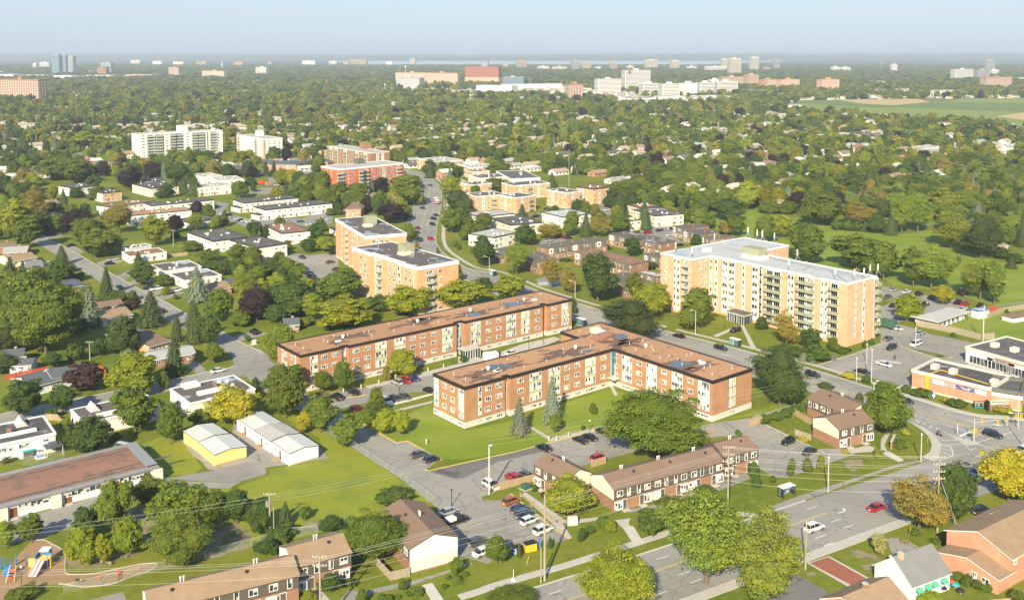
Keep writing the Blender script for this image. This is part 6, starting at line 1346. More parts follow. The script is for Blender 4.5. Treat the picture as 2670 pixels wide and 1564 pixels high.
TL={'d0':'60 960 690 190 y,300 900 620 250 g,800 880 585 260 d,1060 800 310 400 g,1390 570 280 300 g,760 1100 750 340 y,965 1100 820 190 y,1195 1040 650 290 y,1680 760 310 500 g,1700 1105 640 520 g,2010 760 390 240 g,2230 720 400 330 d,2430 810 520 260 d,200 1440 1330 300 g','d1':'340 740 510 150 s,770 800 650 240 d,1180 1085 600 520 g,1370 520 400 320 h,300 860 750 300 h,150 1000 880 250 d,2320 1100 830 230 g,1940 1210 1030 150 g,1440 1350 1230 90 g,760 1370 1190 220 d,560 1450 1350 150 y,1060 1460 1340 130 g,1570 1390 1310 130 h,1500 1400 1350 70 h,1400 1420 1385 70 h,1950 1270 1215 100 h,2030 1210 1170 80 h,1830 1335 1285 60 h,1320 1440 1390 90 h,1250 1430 1380 90 h,1870 1240 1210 60 h,520 680 560 120 h,950 1300 1240 120 h','d2':'670 640 300 440 y,1090 1500 1010 640 y,1950 1280 420 900 w,990 745 665 150 h,1050 790 680 110 y,790 885 760 90 d,870 810 740 90 h,1450 790 580 290 h,1380 765 640 180 h,1690 590 465 150 P,1940 440 370 230 g,2420 375 250 85 c,2395 275 130 110 c,195 1035 900 55 c,485 950 840 50 c,410 975 870 38 c,345 420 355 60 h,150 1500 1350 480 g,1490 545 500 90 h,1550 520 460 130 h,30 1100 880 150 d,420 480 420 60 P','d3':'110 1510 560 620 w,1540 800 260 540 o,1860 730 150 380 d,2370 490 20 460 Y,1160 1000 810 170 S,1400 900 860 80 S,340 275 110 85 g,485 245 105 95 g,612 222 75 80 y,160 335 265 60 h,1640 1480 1370 250 y,1500 830 770 120 h,1690 900 860 110 h,1880 1250 1170 120 h,1980 1290 1200 120 h,2080 1330 1250 120 h,2170 1360 1290 120 h,2480 500 380 240 d,1140 110 0 60 y,2380 1250 1190 100 h,2440 1440 1340 160 h','c3':'225 925 370 480 n,1235 1195 750 450 g,975 892 795 75 c,290 370 20 220 o,520 410 195 220 d,730 425 285 120 g,600 505 370 250 h,450 505 430 130 b,530 520 440 90 b,722 497 430 60 b,300 440 355 280 h,400 460 380 200 h,60 215 90 115 d,1410 805 730 90 h,1555 845 760 165 h,1040 712 640 80 h,1065 722 695 45 h,1190 765 710 150 h,870 660 620 130 G,1900 935 870 165 h,1790 898 845 90 G,2290 990 930 130 G,2380 985 945 70 G,1090 352 290 50 c,1025 385 310 45 c,820 440 380 100 h,885 420 390 40 P,100 1090 1010 110 h,180 1060 980 120 h,270 1030 950 120 h,370 1000 920 120 h,440 970 900 90 h,1350 1320 1240 130 h,1400 1200 1150 80 G,660 760 715 140 h,1860 280 240 50 h,1150 1400 1280 50 g,850 1370 1340 90 G,640 450 445 60 h,1740 470 450 60 h,2360 60 20 40 h,450 1260 1210 80 G','c2':'1440 1400 780 850 B,195 1195 840 200 b,500 1085 640 215 b,530 1185 1000 130 g,885 1005 900 70 g,1240 290 -70 560 n,600 870 820 60 P,690 60 -60 90 d,795 1150 1100 40 c,2250 1200 1150 60 h','c1':'300 545 160 270 g,300 860 540 370 g,340 1045 640 400 g,690 800 600 180 g,880 800 490 190 g,1430 645 400 300 y,1285 690 550 75 o,1190 1010 740 160 g,1160 1050 900 210 g,670 1180 810 290 g,530 1175 970 180 Y,920 1310 1000 310 g,1290 1190 960 260 y,1420 1195 970 180 y,1120 1115 960 150 g,60 800 660 80 d,2010 520 460 80 h,2300 450 420 120 h','b1':'880 1440 1170 560 y,1500 1340 1050 430 y,1970 1280 1005 510 y,830 1210 930 440 g,70 1390 1070 350 p,390 1340 1020 420 d,100 1060 870 220 g,40 880 680 150 g,290 885 740 120 g,470 925 850 140 g,560 755 600 150 d,640 630 460 170 d,700 735 600 200 y,380 1010 900 200 d,250 970 890 130 y,1200 1310 1150 250 d,40 625 450 130 d,180 610 500 180 d,755 405 335 85 g,1115 375 220 150 p,1200 410 230 140 d,1340 480 285 250 p,1500 670 480 140 g,1480 440 335 110 g,1400 260 100 250 g,1480 310 30 320 g,1590 310 130 110 y,1010 265 100 220 g,930 255 180 120 y,1190 185 100 130 y,400 125 -30 130 Y,450 255 100 180 g,520 275 200 110 d,1880 210 40 180 y,1960 340 150 260 n,1900 570 320 200 g,2040 640 490 160 g,2200 570 380 220 g,2190 885 600 220 d,2360 190 60 220 g,1940 695 640 60 g,1970 725 680 50 g,1955 1015 860 110 g,2210 1125 980 180 n,640 1090 1000 200 d,180 1100 1040 200 y,1560 720 660 90 o,1770 760 700 30 g,1990 500 300 160 n,2050 420 220 170 n,2130 250 120 120 g,1840 160 80 100 g,2060 560 420 140 g,520 1440 1360 180 y,2330 820 770 70 d,1300 1000 940 60 g,780 1110 1060 120 g','b2':'100 1190 960 350 y,170 960 660 230 w,240 680 480 240 d,220 425 290 100 s,480 630 470 210 o,690 595 360 180 g,820 600 360 140 s,950 600 390 190 o,1130 570 380 200 g,1140 410 160 160 s,1370 535 260 160 s,1260 790 600 180 d,940 690 600 80 g,490 1095 790 170 o,660 1135 880 190 o,930 1210 760 410 d,1270 1190 930 150 g,1440 1340 1040 360 y,1870 1475 1080 330 g,1860 680 580 130 d,2120 585 460 150 o,1440 905 840 160 d,2330 350 80 230 l,2150 450 250 300 d,2015 140 -5 110 b,1000 720 680 110 h,560 610 540 100 o,700 1250 1170 60 g,1300 600 540 80 g,620 830 800 120 h,500 140 0 100 s,380 180 130 80 g,2330 1320 1290 120 h,40 1200 1130 90 d','b3':'640 495 180 430 g,1270 585 380 120 s,1140 575 390 160 d,1370 575 200 200 w,1520 560 200 260 w,1830 715 370 380 w,2120 810 450 380 n,480 860 490 420 g,950 910 580 480 g,1200 1005 650 340 g,1480 1075 700 250 g,1650 1090 680 420 w,2110 1195 800 330 w,2240 1235 850 260 g,1760 1240 1060 200 Y,1420 1395 1130 270 y,250 615 400 200 y,100 660 400 220 g,100 385 240 140 g,960 480 280 280 o,1780 410 150 300 y,2000 345 150 250 w,1440 190 0 300 g,870 225 20 300 d,1000 400 130 90 s,760 540 440 90 h,860 545 450 110 h,950 550 460 110 h,1030 550 460 90 h,2400 900 790 110 s,2300 800 700 200 d,2440 850 760 150 d,180 380 290 150 g,320 390 270 160 g,350 250 60 180 g,1650 190 0 240 g,2140 300 80 120 s,1200 430 250 160 d,2380 640 380 200 w,2220 620 400 220 g,1900 880 780 70 g,2500 700 380 120 s,2330 260 110 230 d,100 160 10 220 g,540 190 -20 160 d','b0':'130 650 250 380 y,270 710 400 280 g,600 400 150 130 s,670 415 285 65 b,700 580 350 330 p,830 710 440 340 g,900 800 530 330 g,1080 770 570 200 g,1120 570 280 270 o,1450 690 400 280 y,1640 570 400 190 p,1850 395 270 150 p,1840 545 380 150 w,2040 520 400 130 w,580 865 680 140 s,1000 1155 880 150 s,1330 1050 840 240 d,1300 860 740 100 s,1850 1210 880 230 b,1420 1445 1110 260 s,840 1445 1020 220 b,100 1100 790 230 s,220 1080 830 170 s,2060 1405 1090 260 g,1820 1445 1190 160 s,1660 1445 1340 90 s,2240 860 670 200 g,2110 960 810 180 d,1800 735 640 180 g,1950 830 720 220 g,2280 1110 950 180 y,2430 1000 850 200 d,1250 1280 1170 140 P,480 1010 900 200 y,560 940 860 190 h,450 950 870 170 h,650 930 860 160 h,640 1010 930 130 h,740 1010 940 120 h,980 1210 1130 110 h,1060 1215 1120 120 h,1150 1210 1110 120 h,1240 1200 1110 110 h,340 480 130 230 o,490 260 130 130 y,1200 130 -40 230 d,1830 220 30 200 s,1720 200 40 120 s,1560 240 110 160 d,720 240 140 140 d,920 260 130 170 g,860 250 150 90 s,2000 160 100 70 g,2250 240 80 180 g,100 240 110 170 p,350 380 150 180 g,250 210 90 200 d,1650 620 560 90 d,1540 1060 960 180 g,1560 1150 1070 80 y,1650 1190 1140 50 g,1900 900 830 170 h,2000 910 830 150 h,1670 930 890 60 c,1250 500 420 80 g,1000 440 360 100 g,30 530 430 200 g,1440 330 270 100 g,2420 300 240 80 g,2380 180 100 60 d,200 1440 900 520 g','c0':'430 450 -200 560 B,80 300 -150 300 g,1660 325 90 130 s,1830 340 0 210 s,1970 380 60 230 d,1160 460 90 330 d,1200 455 310 150 b,1640 640 270 220 s,2010 530 340 170 g,1250 800 440 480 y,1270 1200 720 490 g,800 780 530 340 P,220 1035 660 370 d,590 990 730 290 d,830 1400 1040 390 d,1540 770 600 90 g,1600 1290 900 250 g,2200 1100 740 450 Y,1880 1110 970 220 g,700 500 350 190 h,510 570 430 210 d,940 460 300 200 d,50 620 430 250 n,2410 730 680 70 c,620 1140 1040 100 y,480 1040 950 130 h,1320 410 340 110 y,860 560 500 80 h,60 1440 1380 200 g,2240 180 40 200 g,740 250 100 200 d,2330 320 265 60 h,1350 700 600 80 g,1080 1260 1180 120 h,1000 90 0 160 d,1560 1120 950 100 d','a0':'1630 1190 1040 160 g,1770 1150 1020 70 d,2000 1150 1080 50 g,2200 1200 1060 150 y,1340 1260 1150 160 Y,1230 1430 1210 220 p,970 1300 1160 100 p,570 1330 1100 400 g,700 1360 1150 260 g,1680 1360 1170 240 d,440 960 840 90 s,230 1130 910 130 s,520 1090 900 60 b,800 1040 880 280 y,1200 1120 950 120 s,100 1260 1080 170 d,230 1300 1090 170 g,440 1140 960 80 d,330 1440 1280 180 y,880 1440 1280 150 d,2440 1260 1180 110 g,2110 1290 1220 120 g,2350 1380 1300 100 d,1760 1430 1270 180 s,1640 1430 1300 120 s,1450 1270 1140 60 p,590 1090 1040 110 p,1100 1160 1010 100 g,220 1120 1000 170 d,60 1010 860 110 b,1040 1230 1160 80 g,1400 1120 1080 80 g,2000 1350 1310 90 g,2120 1030 960 110 y','a1':'100 1260 1180 120 g,230 1160 1020 150 d,430 1160 1050 90 s,210 1300 1240 70 d,620 1260 1200 80 h,680 1340 1250 70 g,1850 1280 1160 230 g,1700 1310 1140 120 s,1950 1270 1200 200 g,1900 1440 1300 200 y,2340 1280 1160 250 g,2290 1420 1310 180 g,480 1220 1170 70 d,420 1270 1240 60 g,520 1400 1360 60 g,1480 1420 1290 300 g,1550 1390 1290 140 g,1440 1310 1240 90 o,1180 1440 1370 130 y,1000 1440 1370 200 g'}
for cd,s_ in TL.items():
 for it in s_.split(','):
  u,vb,vt,wp,kd=it.split();T(cd,float(u),float(vb),float(vt),float(wp),kd)
# ================================================================== skyline buildings
mat('far_roof',(.30,.22,.16));mat('far_roof2',(.42,.33,.24));mat('far_tan',(.48,.35,.24),var=.06);mat('far_white',(.72,.70,.66),var=.05);mat('far_brown',(.36,.19,.115),var=.06);mat('far_pink',(.55,.29,.18),var=.06);mat('far_grey',(.36,.37,.38),var=.06)
mat('far_glass',(.13,.20,.25),rough=.2,var=.1);mat('far_dark',(.09,.09,.09),var=.1);mat('far_red',(.40,.14,.10),var=.15);mat('far_cream',(.64,.56,.44),var=.05);mat('far_blue',(.12,.3,.6),var=.05)
CUR=[]
def skyline(label,cd,u0,u1,vt,vb,wall,win='far_dark',style='grid',drop=12,phi=22,pent=True,dep=None,name='tower_block',cat='building',lm=None,roofm='roof_gravel'):
 yb=K(cd,0,vb+drop)[1];D=H*F/(yb-HOR);g=G(K(cd,(u0+u1)/2,vb+drop));W=(u1-u0)*.27778/F*D
 h=H*(yb-K(cd,0,vt)[1])/(yb-HOR);ph=R(phi)*(1 if g.x<0 else-1);b_=min(dep or 20,W*.9);s_=abs(math.sin(ph));a_=max(W*.5,(W-b_*s_)/math.cos(ph))
 root=thing(name,label,cat,g,-ph)
 hx,hy=a_/2,b_/2
 MB().box(-hx,hx,-hy,hy,0,h).build('wall',wall,root)
 MB().box(-hx-.3,hx+.3,-hy-.3,hy+.3,h+.003,h+.8).build('roof',roofm if h<15 else wall,root)
 if pent and h>14:MB().box(-min(5,hx*.4),min(5,hx*.4),-4,4,h+.8,h+5).build('penthouse',wall,root)
 fl=max(1,int(h/3));mb=MB();zs=h/fl
 for sd,L in(('f',a_),('l',b_),('r',b_)):
  def add(x0,x1,z0,z1,o=.15,mi=0):
   if sd=='f':mb.box(x0,x1,-hy-o,-hy+.1,z0,z1,mi)
   elif sd=='l':mb.box(-hx-o,-hx+.1,x0,x1,z0,z1,mi)
   else:mb.box(hx-.1,hx+o,x0,x1,z0,z1,mi)
  if style=='bands':
   for k in range(fl):add(-L/2+1.2,L/2-1.2,(k+.35)*zs,(k+.8)*zs)
  elif style=='stripes':
   n=max(2,int(L/6))
   for i in range(n):
    x=-L/2+(i+.5)*L/n;add(x-L/n*.2,x+L/n*.2,1,h-1.5,.1,1)
    for k in range(fl):add(x-L/n*.2,x+L/n*.2,(k+.3)*zs,(k+.75)*zs,.25)
  elif style=='vert':
   n=max(2,int(L/5))
   for i in range(n):x=-L/2+(i+.5)*L/n;add(x-L/n*.22,x+L/n*.22,2,h-3)
  elif style=='curtain':
   add(-L/2+.6,L/2-.6,1,h-1)
   for k in range(fl):add(-L/2+.5,L/2-.5,k*zs,k*zs+.5,.25,1)
  elif style=='low':
   if L>12:add(-L/2+2,L/2-2,1,min(3.2,h*.6))
  else:
   n=max(2,int(L/4.2))
   for i in range(n):
    x=-L/2+(i+.5)*L/n
    for k in range(fl):add(x-L/n*.28,x+L/n*.28,(k+.35)*zs,(k+.8)*zs)
 CUR[:]=[(hx,hy,h,root)]
 mb.build('window',[win,'far_white' if style!='curtain' else wall],root,kind='stuff')
 FOOT.append([(g.x+x,g.y+y)for x,y in((-hx-6,-hy-8),(hx+6,-hy-8),(hx+6,hy+6),(-hx-6,hy+6))])
 if lm:LM.append((lm,*PIX((g.x,g.y,h*.6))))
 return root
SK=skyline
SK('brown brick slab tower with white balcony stripes at the left edge','a0',-60,470,388,590,'far_brown',style='stripes',drop=8,lm='the striped brown slab tower')
SK('tall dark glass tower with pale cap, left of the twin pair','a0',492,590,162,340,'far_grey','far_glass','curtain',lm='the twin glass towers');SK('tall glass tower with pale side, right of the twin pair','a0',632,718,172,325,'far_grey','far_glass','vert');SK('grey glass block between the twin glass towers','a0',578,640,162,330,'far_grey','far_glass','curtain',dep=12)
SK('small white tower left of the twin glass towers','a0',310,362,240,280,'far_white',style='vert');SK('wide white ribbed block beside the twin glass towers','a0',368,490,228,275,'far_white',style='vert');SK('white warehouse at the far left horizon','a0',-20,50,312,330,'far_white',style='low',pent=False)
SK('brown office block in front of a dark glass tower','a0',912,1030,272,345,'far_brown','far_dark');SK('dark glass tower with two roof pods','a0',945,1075,232,335,'far_grey','far_glass','vert')
for i,(u0,u1,vt,vb,m_,l_)in enumerate(((-40,240,340,375,'far_white','long white mall roof left of the glass towers'),(260,520,345,368,'far_white','low white mall building under the glass towers'),(520,780,352,388,'far_white','long white mall building right of the glass towers'),(790,1170,348,372,'far_cream','long cream mall building in the left distance'),(1175,1520,342,368,'far_pink','row of pinkish townhouses in the left distance'),(840,910,305,325,'far_pink','small pink block left of the brown office'))):
 SK(l_,'a0',u0,u1,vt,vb,m_,style='low',drop=10,pent=False,dep=60,name='long_building')
SK('brown ribbed tower standing alone among trees, left half','a0',1583,1712,272,360,'far_brown',style='stripes',lm='the lone brown tower');SK('wide beige apartment block right of the lone brown tower','a0',1888,2145,308,368,'far_tan',style='stripes');SK('white cube tower alone above the forest','a0',2400,2525,274,340,'far_white',style='bands',lm='the white cube tower')
SK('pale orange block on the left horizon','a0',1842,1960,222,250,'far_tan',style='vert');SK('thin grey tower on the left horizon','a0',2073,2112,230,275,'far_grey');SK('pinkish low cluster on the left horizon','a0',2190,2300,225,255,'far_pink')
SK('white stepped block on the middle horizon','a1',492,635,212,248,'far_white');SK('small white block pair on the middle horizon','a1',745,835,216,244,'far_white',style='vert');SK('beige ribbed tower row on the middle horizon','a1',945,1115,203,244,'far_tan',style='vert');SK('low pink block left of the beige ribbed row','a1',885,945,222,244,'far_pink');SK('low white dome roofed hall before the river','a1',1285,1350,222,245,'far_white',style='low');SK('square tan tower at the left end of the river','a1',1508,1568,192,246,'far_tan',style='grid',lm='the river end tower')
SK('long beige apartment slab with ribbed balconies, centre distance','a1',1368,1700,325,420,'far_tan',style='stripes',lm='the long beige slab');SK('right half of the beige slab with orange end wall','a1',1640,1985,328,440,'far_pink',style='stripes');SK('blank grey block in front of the long beige slab','a1',1380,1645,375,470,'far_grey','far_grey','vert',dep=30,lm='the blank grey block')
SK('red and orange tower under construction with open floors','a1',2025,2365,270,432,'far_red','far_dark','grid',lm='the red tower under construction',pent=False);SK_red=CUR[0];MB().box(-SK_red[0]-.6,SK_red[0]+.6,-SK_red[1]-.6,SK_red[1]+.6,0,SK_red[2]*.45).build('lower_floors','far_tan',SK_red[3]);SK('grey and white tower behind the red one','a1',2175,2250,218,275,'far_grey');SK('green glass office block right of the red tower','a2',25,235,365,435,'far_grey','far_glass','curtain')
for u0,u1,vt,vb,m_,l_ in((750,960,458,478,'far_cream','cream strip mall left of the tall light mast'),(1135,1290,450,480,'far_white','white retail shed beside the tall light mast'),(1300,1380,470,495,'far_white','low white retail shed right of the mast'),(1720,2150,490,520,'far_cream','long cream retail strip below the red tower'),(2130,2520,445,500,'far_white','wide white retail building at the foot of the red tower'),(2060,2290,580,610,'far_cream','long low cream roofed hall among centre trees'),(300,420,455,470,'far_pink','row of pink roofs left of the cream strip mall')):
 SK(l_,'a1',u0,u1,vt,vb,m_,style='low',drop=8,pent=False,dep=40,name='long_building')
for u0,u1,vt,vb,m_,l_,st in((40,100,245,275,'far_tan','small tan tower at the river bank left','vert'),(160,265,213,280,'far_tan','pale green tan tower pair at the river bank','vert'),(360,475,265,292,'far_white','white low block on the river bank','grid'),(498,640,268,300,'far_cream','cream stepped block on the river bank','grid'),(678,760,215,298,'far_grey','slim grey tower in front of the river','vert'),(775,870,235,290,'far_tan','squat grey tan block right of the slim grey tower','grid'),(1033,1112,232,292,'far_tan','square tan tower in the middle of the river','vert'),(1195,1270,260,290,'far_cream','small cream box before the river','grid'),(1365,1493,203,285,'far_cream','wide cream ribbed tower above the white office','vert'),(1605,1697,210,288,'far_cream','cream ribbed tower right of the wide ribbed one','vert'),(1925,2140,266,308,'far_white','long white block left of the tall beige tower','vert'),(1760,1860,265,290,'far_white','low white hall with a dome near the river','grid')):
 SK(l_,'a2',u0,u1,vt,vb,m_,style=st)
SK('brown brick tower with white balconies in the mid distance','a2',620,790,432,585,'far_brown',style='stripes',drop=14,lm='the lone balcony tower')
SK('white office wing with dark window bands','a2',898,1150,386,505,'far_white',style='bands',lm='the white office tower');r_=SK('tall white office tower with dark glass bands and a small red logo','a2',1150,1425,304,490,'far_white','far_dark','bands')
put('logo',MB().box(-3,3,-.4,.4,-2,4).mesh('logo','far_red'),r_,(-24,-10.9,52));put('logo',MB().box(-3,3,-.4,.4,-2,0).mesh('logo','far_dark'),r_,(-24,-10.9,49))
SK('white hospital block, left wing with window rows','a2',1318,1500,428,540,'far_white',style='bands',lm='the hospital');SK('white hospital block, second wing with window rows','a2',1495,1700,432,555,'far_white',style='bands');SK('white hospital block, blank middle part','a2',1690,1860,425,545,'far_white',style='low',dep=26);SK('white hospital block, right middle wing','a2',1850,2020,420,540,'far_white',style='bands');SK('white hospital block, right end wing','a2',2010,2246,408,535,'far_white',style='bands');SK('white upper storey of the hospital with roof plant','a2',1970,2080,390,440,'far_white',style='low')
SK('tall beige tower with dark vertical strips and roof antennas','a2',2145,2278,192,340,'far_cream',style='vert',lm='the tall beige tower');SK('slimmer striped tower left of the tall beige tower','a2',2078,2145,196,290,'far_cream',style='vert');SK('tall cream tower right of the tall beige tower','a2',2347,2437,180,305,'far_cream',style='vert');SK('dark windowed long apartment block below the tall beige tower','a2',2060,2310,365,455,'far_tan',style='grid');SK('dark windowed apartment block with white edge strip','a2',2300,2440,345,455,'far_tan',style='grid')
for u0,u1,vt,vb,m_,l_ in((40,600,430,475,'far_white','long bright retail hall left of the brown tower'),(280,380,430,460,'far_blue','blue fronted retail hall'),(250,620,495,530,'far_cream','low cream retail strip left of the brown tower'),(190,380,590,615,'roof_gravel','flat grey roofed hall below the retail halls'),(150,560,568,590,'far_brown','long brown roofed hall below the retail halls'),(1100,1225,545,560,'far_pink','small red gabled row below the white office'),(2310,2520,488,520,'far_white','low white hall right of the hospital'),(1550,1700,580,610,'far_white','white canopy roof below the hospital'),(2350,2520,630,655,'far_cream','cream school hall in the right distance')):
 SK(l_,'a2',u0,u1,vt,vb,m_,style='low',drop=6,pent=False,dep=40,name='long_building')
SK('pink brick terrace of towers, left part','a3',30,190,390,465,'far_pink',style='stripes',lm='the pink terrace');SK('pink brick terrace of towers, right part','a3',185,415,388,475,'far_pink',style='stripes');SK('pink brick tower with dark roof alone by the fields','a3',570,785,388,508,'far_pink',style='stripes',lm='the pink tower')
for u0,u1,vt,vb,m_,l_,st in((0,30,180,300,'far_cream','slim cream tower at the far right horizon left side','vert'),(163,228,207,292,'far_grey','slim grey white tower on the right horizon','vert'),(705,785,270,305,'far_white','white block pair on the right horizon, left','grid'),(785,893,276,308,'far_white','white block pair on the right horizon, right','vert'),(1267,1327,250,312,'far_white','small white round topped tower on the right horizon','grid'),(1820,2050,294,390,'far_white','white slab tower with grey bands on the right','bands'),(2045,2200,298,380,'far_grey','grey slab beside the white slab tower','bands'),(2140,2245,208,300,'far_grey','dark stepped tower above the grey slab','vert'),(2090,2420,364,470,'far_brown','brown slab with orange end wall on the right','stripes'),(2190,2280,300,345,'far_white','white block behind the brown slab','vert')):
 SK(l_,'a3',u0,u1,vt,vb,m_,style=st)
SK('long cream school with flat roof above the right trees','a3',0,440,630,655,'far_cream',style='low',drop=8,pent=False,dep=30,name='long_building');SK('low cream gymnasium beside the long cream school','a3',265,530,655,690,'far_cream',style='low',drop=6,pent=False,dep=30,name='long_building')
town('long school building with brick end and white window bands',[('a3',860,880),('a3',1235,940),('a3',1352,928)],h=7,wall='cream_stucco',roof='roof_tar_plain',ends=(1,'brick_plaza'),sp=5,lm='the long school',cat='school building',name='school_building');town('white roofed school annex left of the long school',[('a3',615,855),('a3',700,880),('a3',830,865)],h=5,roof='roof_membrane',rows=None,cat='school building',name='school_building')
for cd_,u0,u1,vt,vb,m_,l_,st in(('a0',1220,1330,205,225,'far_white','pale low cluster on the far left ridge','grid'),('a0',1430,1530,215,235,'far_white','white flat hall on the far left ridge','low'),('a0',1620,1740,222,240,'far_cream','cream flat hall on the far left ridge','low'),('a1',170,225,225,245,'far_tan','small tan block far beyond the white cube','vert'),('a2',905,960,268,292,'far_white','little white block between river towers','grid'),('a2',2440,2520,390,470,'far_pink','pink block end beside the dark windowed apartment','grid'),('a3',60,140,275,300,'far_pink','pinkish low block on the right horizon','grid'),('a3',1050,1210,405,440,'far_tan','row of tan houses behind the fields, left','low'),('a3',1640,1900,490,540,'far_cream','cream roofed terrace behind the fields','low'),('a3',1100,1500,480,520,'far_tan','tan roofed terrace behind the fields','low'),('a3',2380,2480,492,520,'far_white','white low hall at the right end behind the fields','low'),('a3',2430,2600,372,395,'far_white','white low hall far right beyond the brown slab','low')):SK(l_,cd_,u0,u1,vt,vb,m_,style=st,pent=False)
def mast(label,cd,u,vt,vb,m_='far_white',w_=.6,name='light_mast',cat='mast'):
 p=K(cd,u,vb);g=G(p);h=H*(p[1]-K(cd,u,vt)[1])/(p[1]-HOR);o=thing(name,label,cat,g);MB().tube((0,0,0),(0,0,h),w_,w_*.5,6).build('pole',m_,o);MB().box(-w_*3,w_*3,-.4,.4,h-2,h).build('head',m_,o);return o,h
mast('tall white light mast standing over the centre trees','a1',1274,430,530);o,h=mast('pale tower crane on the right horizon','a3',1180,240,320,'far_grey',w_=1.1,name='tower_crane',cat='crane');MB().tube((0,0,h),(-16,0,h+50),1.1,.6,5).tube((0,0,h),(18,0,h+2),1,1,5).build('jib','far_grey',o)
mast('white chimney mast above the beige slab','a1',1467,262,470,w_=.9)
# ================================================================== suburb: houses on a street grid, trees between
def inside_np(P,poly):
 x,y=P[:,0],P[:,1];c=np.zeros(len(P),bool);poly=np.array([q[:2]for q in poly]);x0,y0=poly.min(0);x1,y1=poly.max(0);s_=(x>=x0)&(x<=x1)&(y>=y0)&(y<=y1)
 if not s_.any():return c
 xs,ys=x[s_],y[s_];cc=np.zeros(len(xs),bool);j=len(poly)-1
 for i in range(len(poly)):
  xi,yi=poly[i];xj,yj=poly[j]
  if yi!=yj:cc^=((yi>ys)!=(yj>ys))&(xs<(xj-xi)*(ys-yi)/(yj-yi)+xi)
  j=i
 c[s_]=cc;return c
for path,d0,d1 in((N1,-7,W1+6),(S1,2,-12),(S2,2,-12),(N2,-4,W2+4)):
 a_,b_=offset(path,d0),offset(path,d1)
 for i in range(0,len(path)-1,1):AVOID.append([tuple(q[:2])for q in(a_[i],a_[i+1],b_[i+1],b_[i])])
AVOID.append([tuple(GK('b0',*p)[:2])for p in((300,60),(2600,60),(2600,420),(300,420))])
AVOID.append([tuple(G(p)[:2])for p in((1130,480),(1330,560),(1600,600),(1900,660),(1500,720),(1250,620))])
avoid([('a0',1230,1010),('a1',330,1010),('a1',330,1150),('a0',1230,1170)]);avoid([('a1',1980,1240),('b2',1080,40),('b2',1080,300),('b2',380,430),('b1',2080,640),('b1',1980,400)]);avoid([('a1',700,1190),('a1',1440,1170),('a1',1440,1420),('a1',700,1440)])
def blocked(P):
 b=np.zeros(len(P),bool)
 for q in AVOID+FOOT:b|=inside_np(P,q)
 return b
def view(P,m=30):return(np.abs(P[:,0])<P[:,1]*.53+m)
hr=np.random.default_rng(3)
hs=[]
for j in range(-30,110):
 for side in(0,1):
  bofs=j*66+(14 if side else 38)
  for i in range(-130,130):
   a0=i*20.5+hr.uniform(-2,2)
   if hr.random()<.12 or i%14==0:continue
   bend=16*math.sin(a0/190+j*.7);p=AD*a0+BD*(bofs+bend+hr.uniform(-1.5,1.5));hs.append((p.x,p.y,39.9+math.degrees(math.atan(16/190*math.cos(a0/190+j*.7)))+(0 if side else 180)))
hs=np.array(hs);hs=hs[(hs[:,1]>640)&(hs[:,1]<2900)&view(hs)];hs=hs[~blocked(hs)]
if TREES:
 tp=np.array([(t[0],t[1])for t in TREES]);rr=np.array([t[2]for t in TREES])
 hs=hs[[not((np.hypot(tp[:,0]-h_[0],tp[:,1]-h_[1])<rr+3).any()and h_[1]<800)for h_ in hs]]
hs=hs[np.argsort(hs[:,1])]
def house_parts(v):
 w_,d_,h_,r_,hip=((14,9,3,2.0,0),(15,9.5,3,2.2,1),(11,9,5.2,2.2,0),(16,9,2.9,1.7,0))[v]
 hw,hd=w_/2,d_/2;wl=MB();wl.box(-hw,hw,-hd,hd,0,h_)
 rf=MB();e=.6
 if hip:
  k=hw-hd;q=[(-hw-e,-hd-e,h_),(hw+e,-hd-e,h_),(hw+e,hd+e,h_),(-hw-e,hd+e,h_)];a,b=(-k,0,h_+r_),(k,0,h_+r_)
  rf.poly([q[0],q[1],b,a]);rf.poly([q[1],q[2],b]);rf.poly([q[2],q[3],a,b]);rf.poly([q[3],q[0],a]);rf.poly(q[::-1])
 else:
  wl.poly([(-hw,-hd,h_),(-hw,hd,h_),(-hw,0,h_+r_)]);wl.poly([(hw,-hd,h_),(hw,0,h_+r_),(hw,hd,h_)])
  for s_ in(-1,1):rf.poly([(-hw-e,0,h_+r_),(hw+e,0,h_+r_),(hw+e,s_*(hd+e),h_-.25),(-hw-e,s_*(hd+e),h_-.25)]);rf.poly([(-hw-e,0,h_+r_-.15),(hw+e,0,h_+r_-.15),(hw+e,s_*(hd+e),h_-.4),(-hw-e,s_*(hd+e),h_-.4)])
 wn=MB()
 for s_ in(-1,1):
  for i in range(4):
   x=-hw+(i+.5)*w_/4
   if i==1:wn.box(x-.5,x+.5,s_*hd-.08,s_*hd+.08,.2,2.2)
   else:wn.box(x-.8,x+.8,s_*hd-.06,s_*hd+.06,1.0,2.2)
  wn.box(s_*hw-.06,s_*hw+.06,-.8,.8,1.0,2.2)
 return wl,rf,wn,h_+r_
HP=[house_parts(v)for v in range(4)];HM=[(a.mesh('wall','tint'),b.mesh('roof','tint_roof'),c.mesh('window','far_dark'))for a,b,c,d in HP]
RC=(((.25,.18,.125),'brown roofed'),((.40,.30,.21),'tan roofed'),((.34,.325,.30),'grey roofed'),((.55,.53,.48),'pale roofed'),((.34,.20,.14),'reddish roofed'),((.12,.12,.12),'dark roofed'))
WC=(((.70,.66,.58),'cream'),((.72,.71,.68),'white'),((.40,.23,.15),'brick'),((.52,.42,.33),'beige'))
chm=MB().box(-.4,.4,-.4,.4,0,1.6).mesh('chimney','brick_brown');nh=0;stf=[MB()for _ in range(4)]
n_ind=270
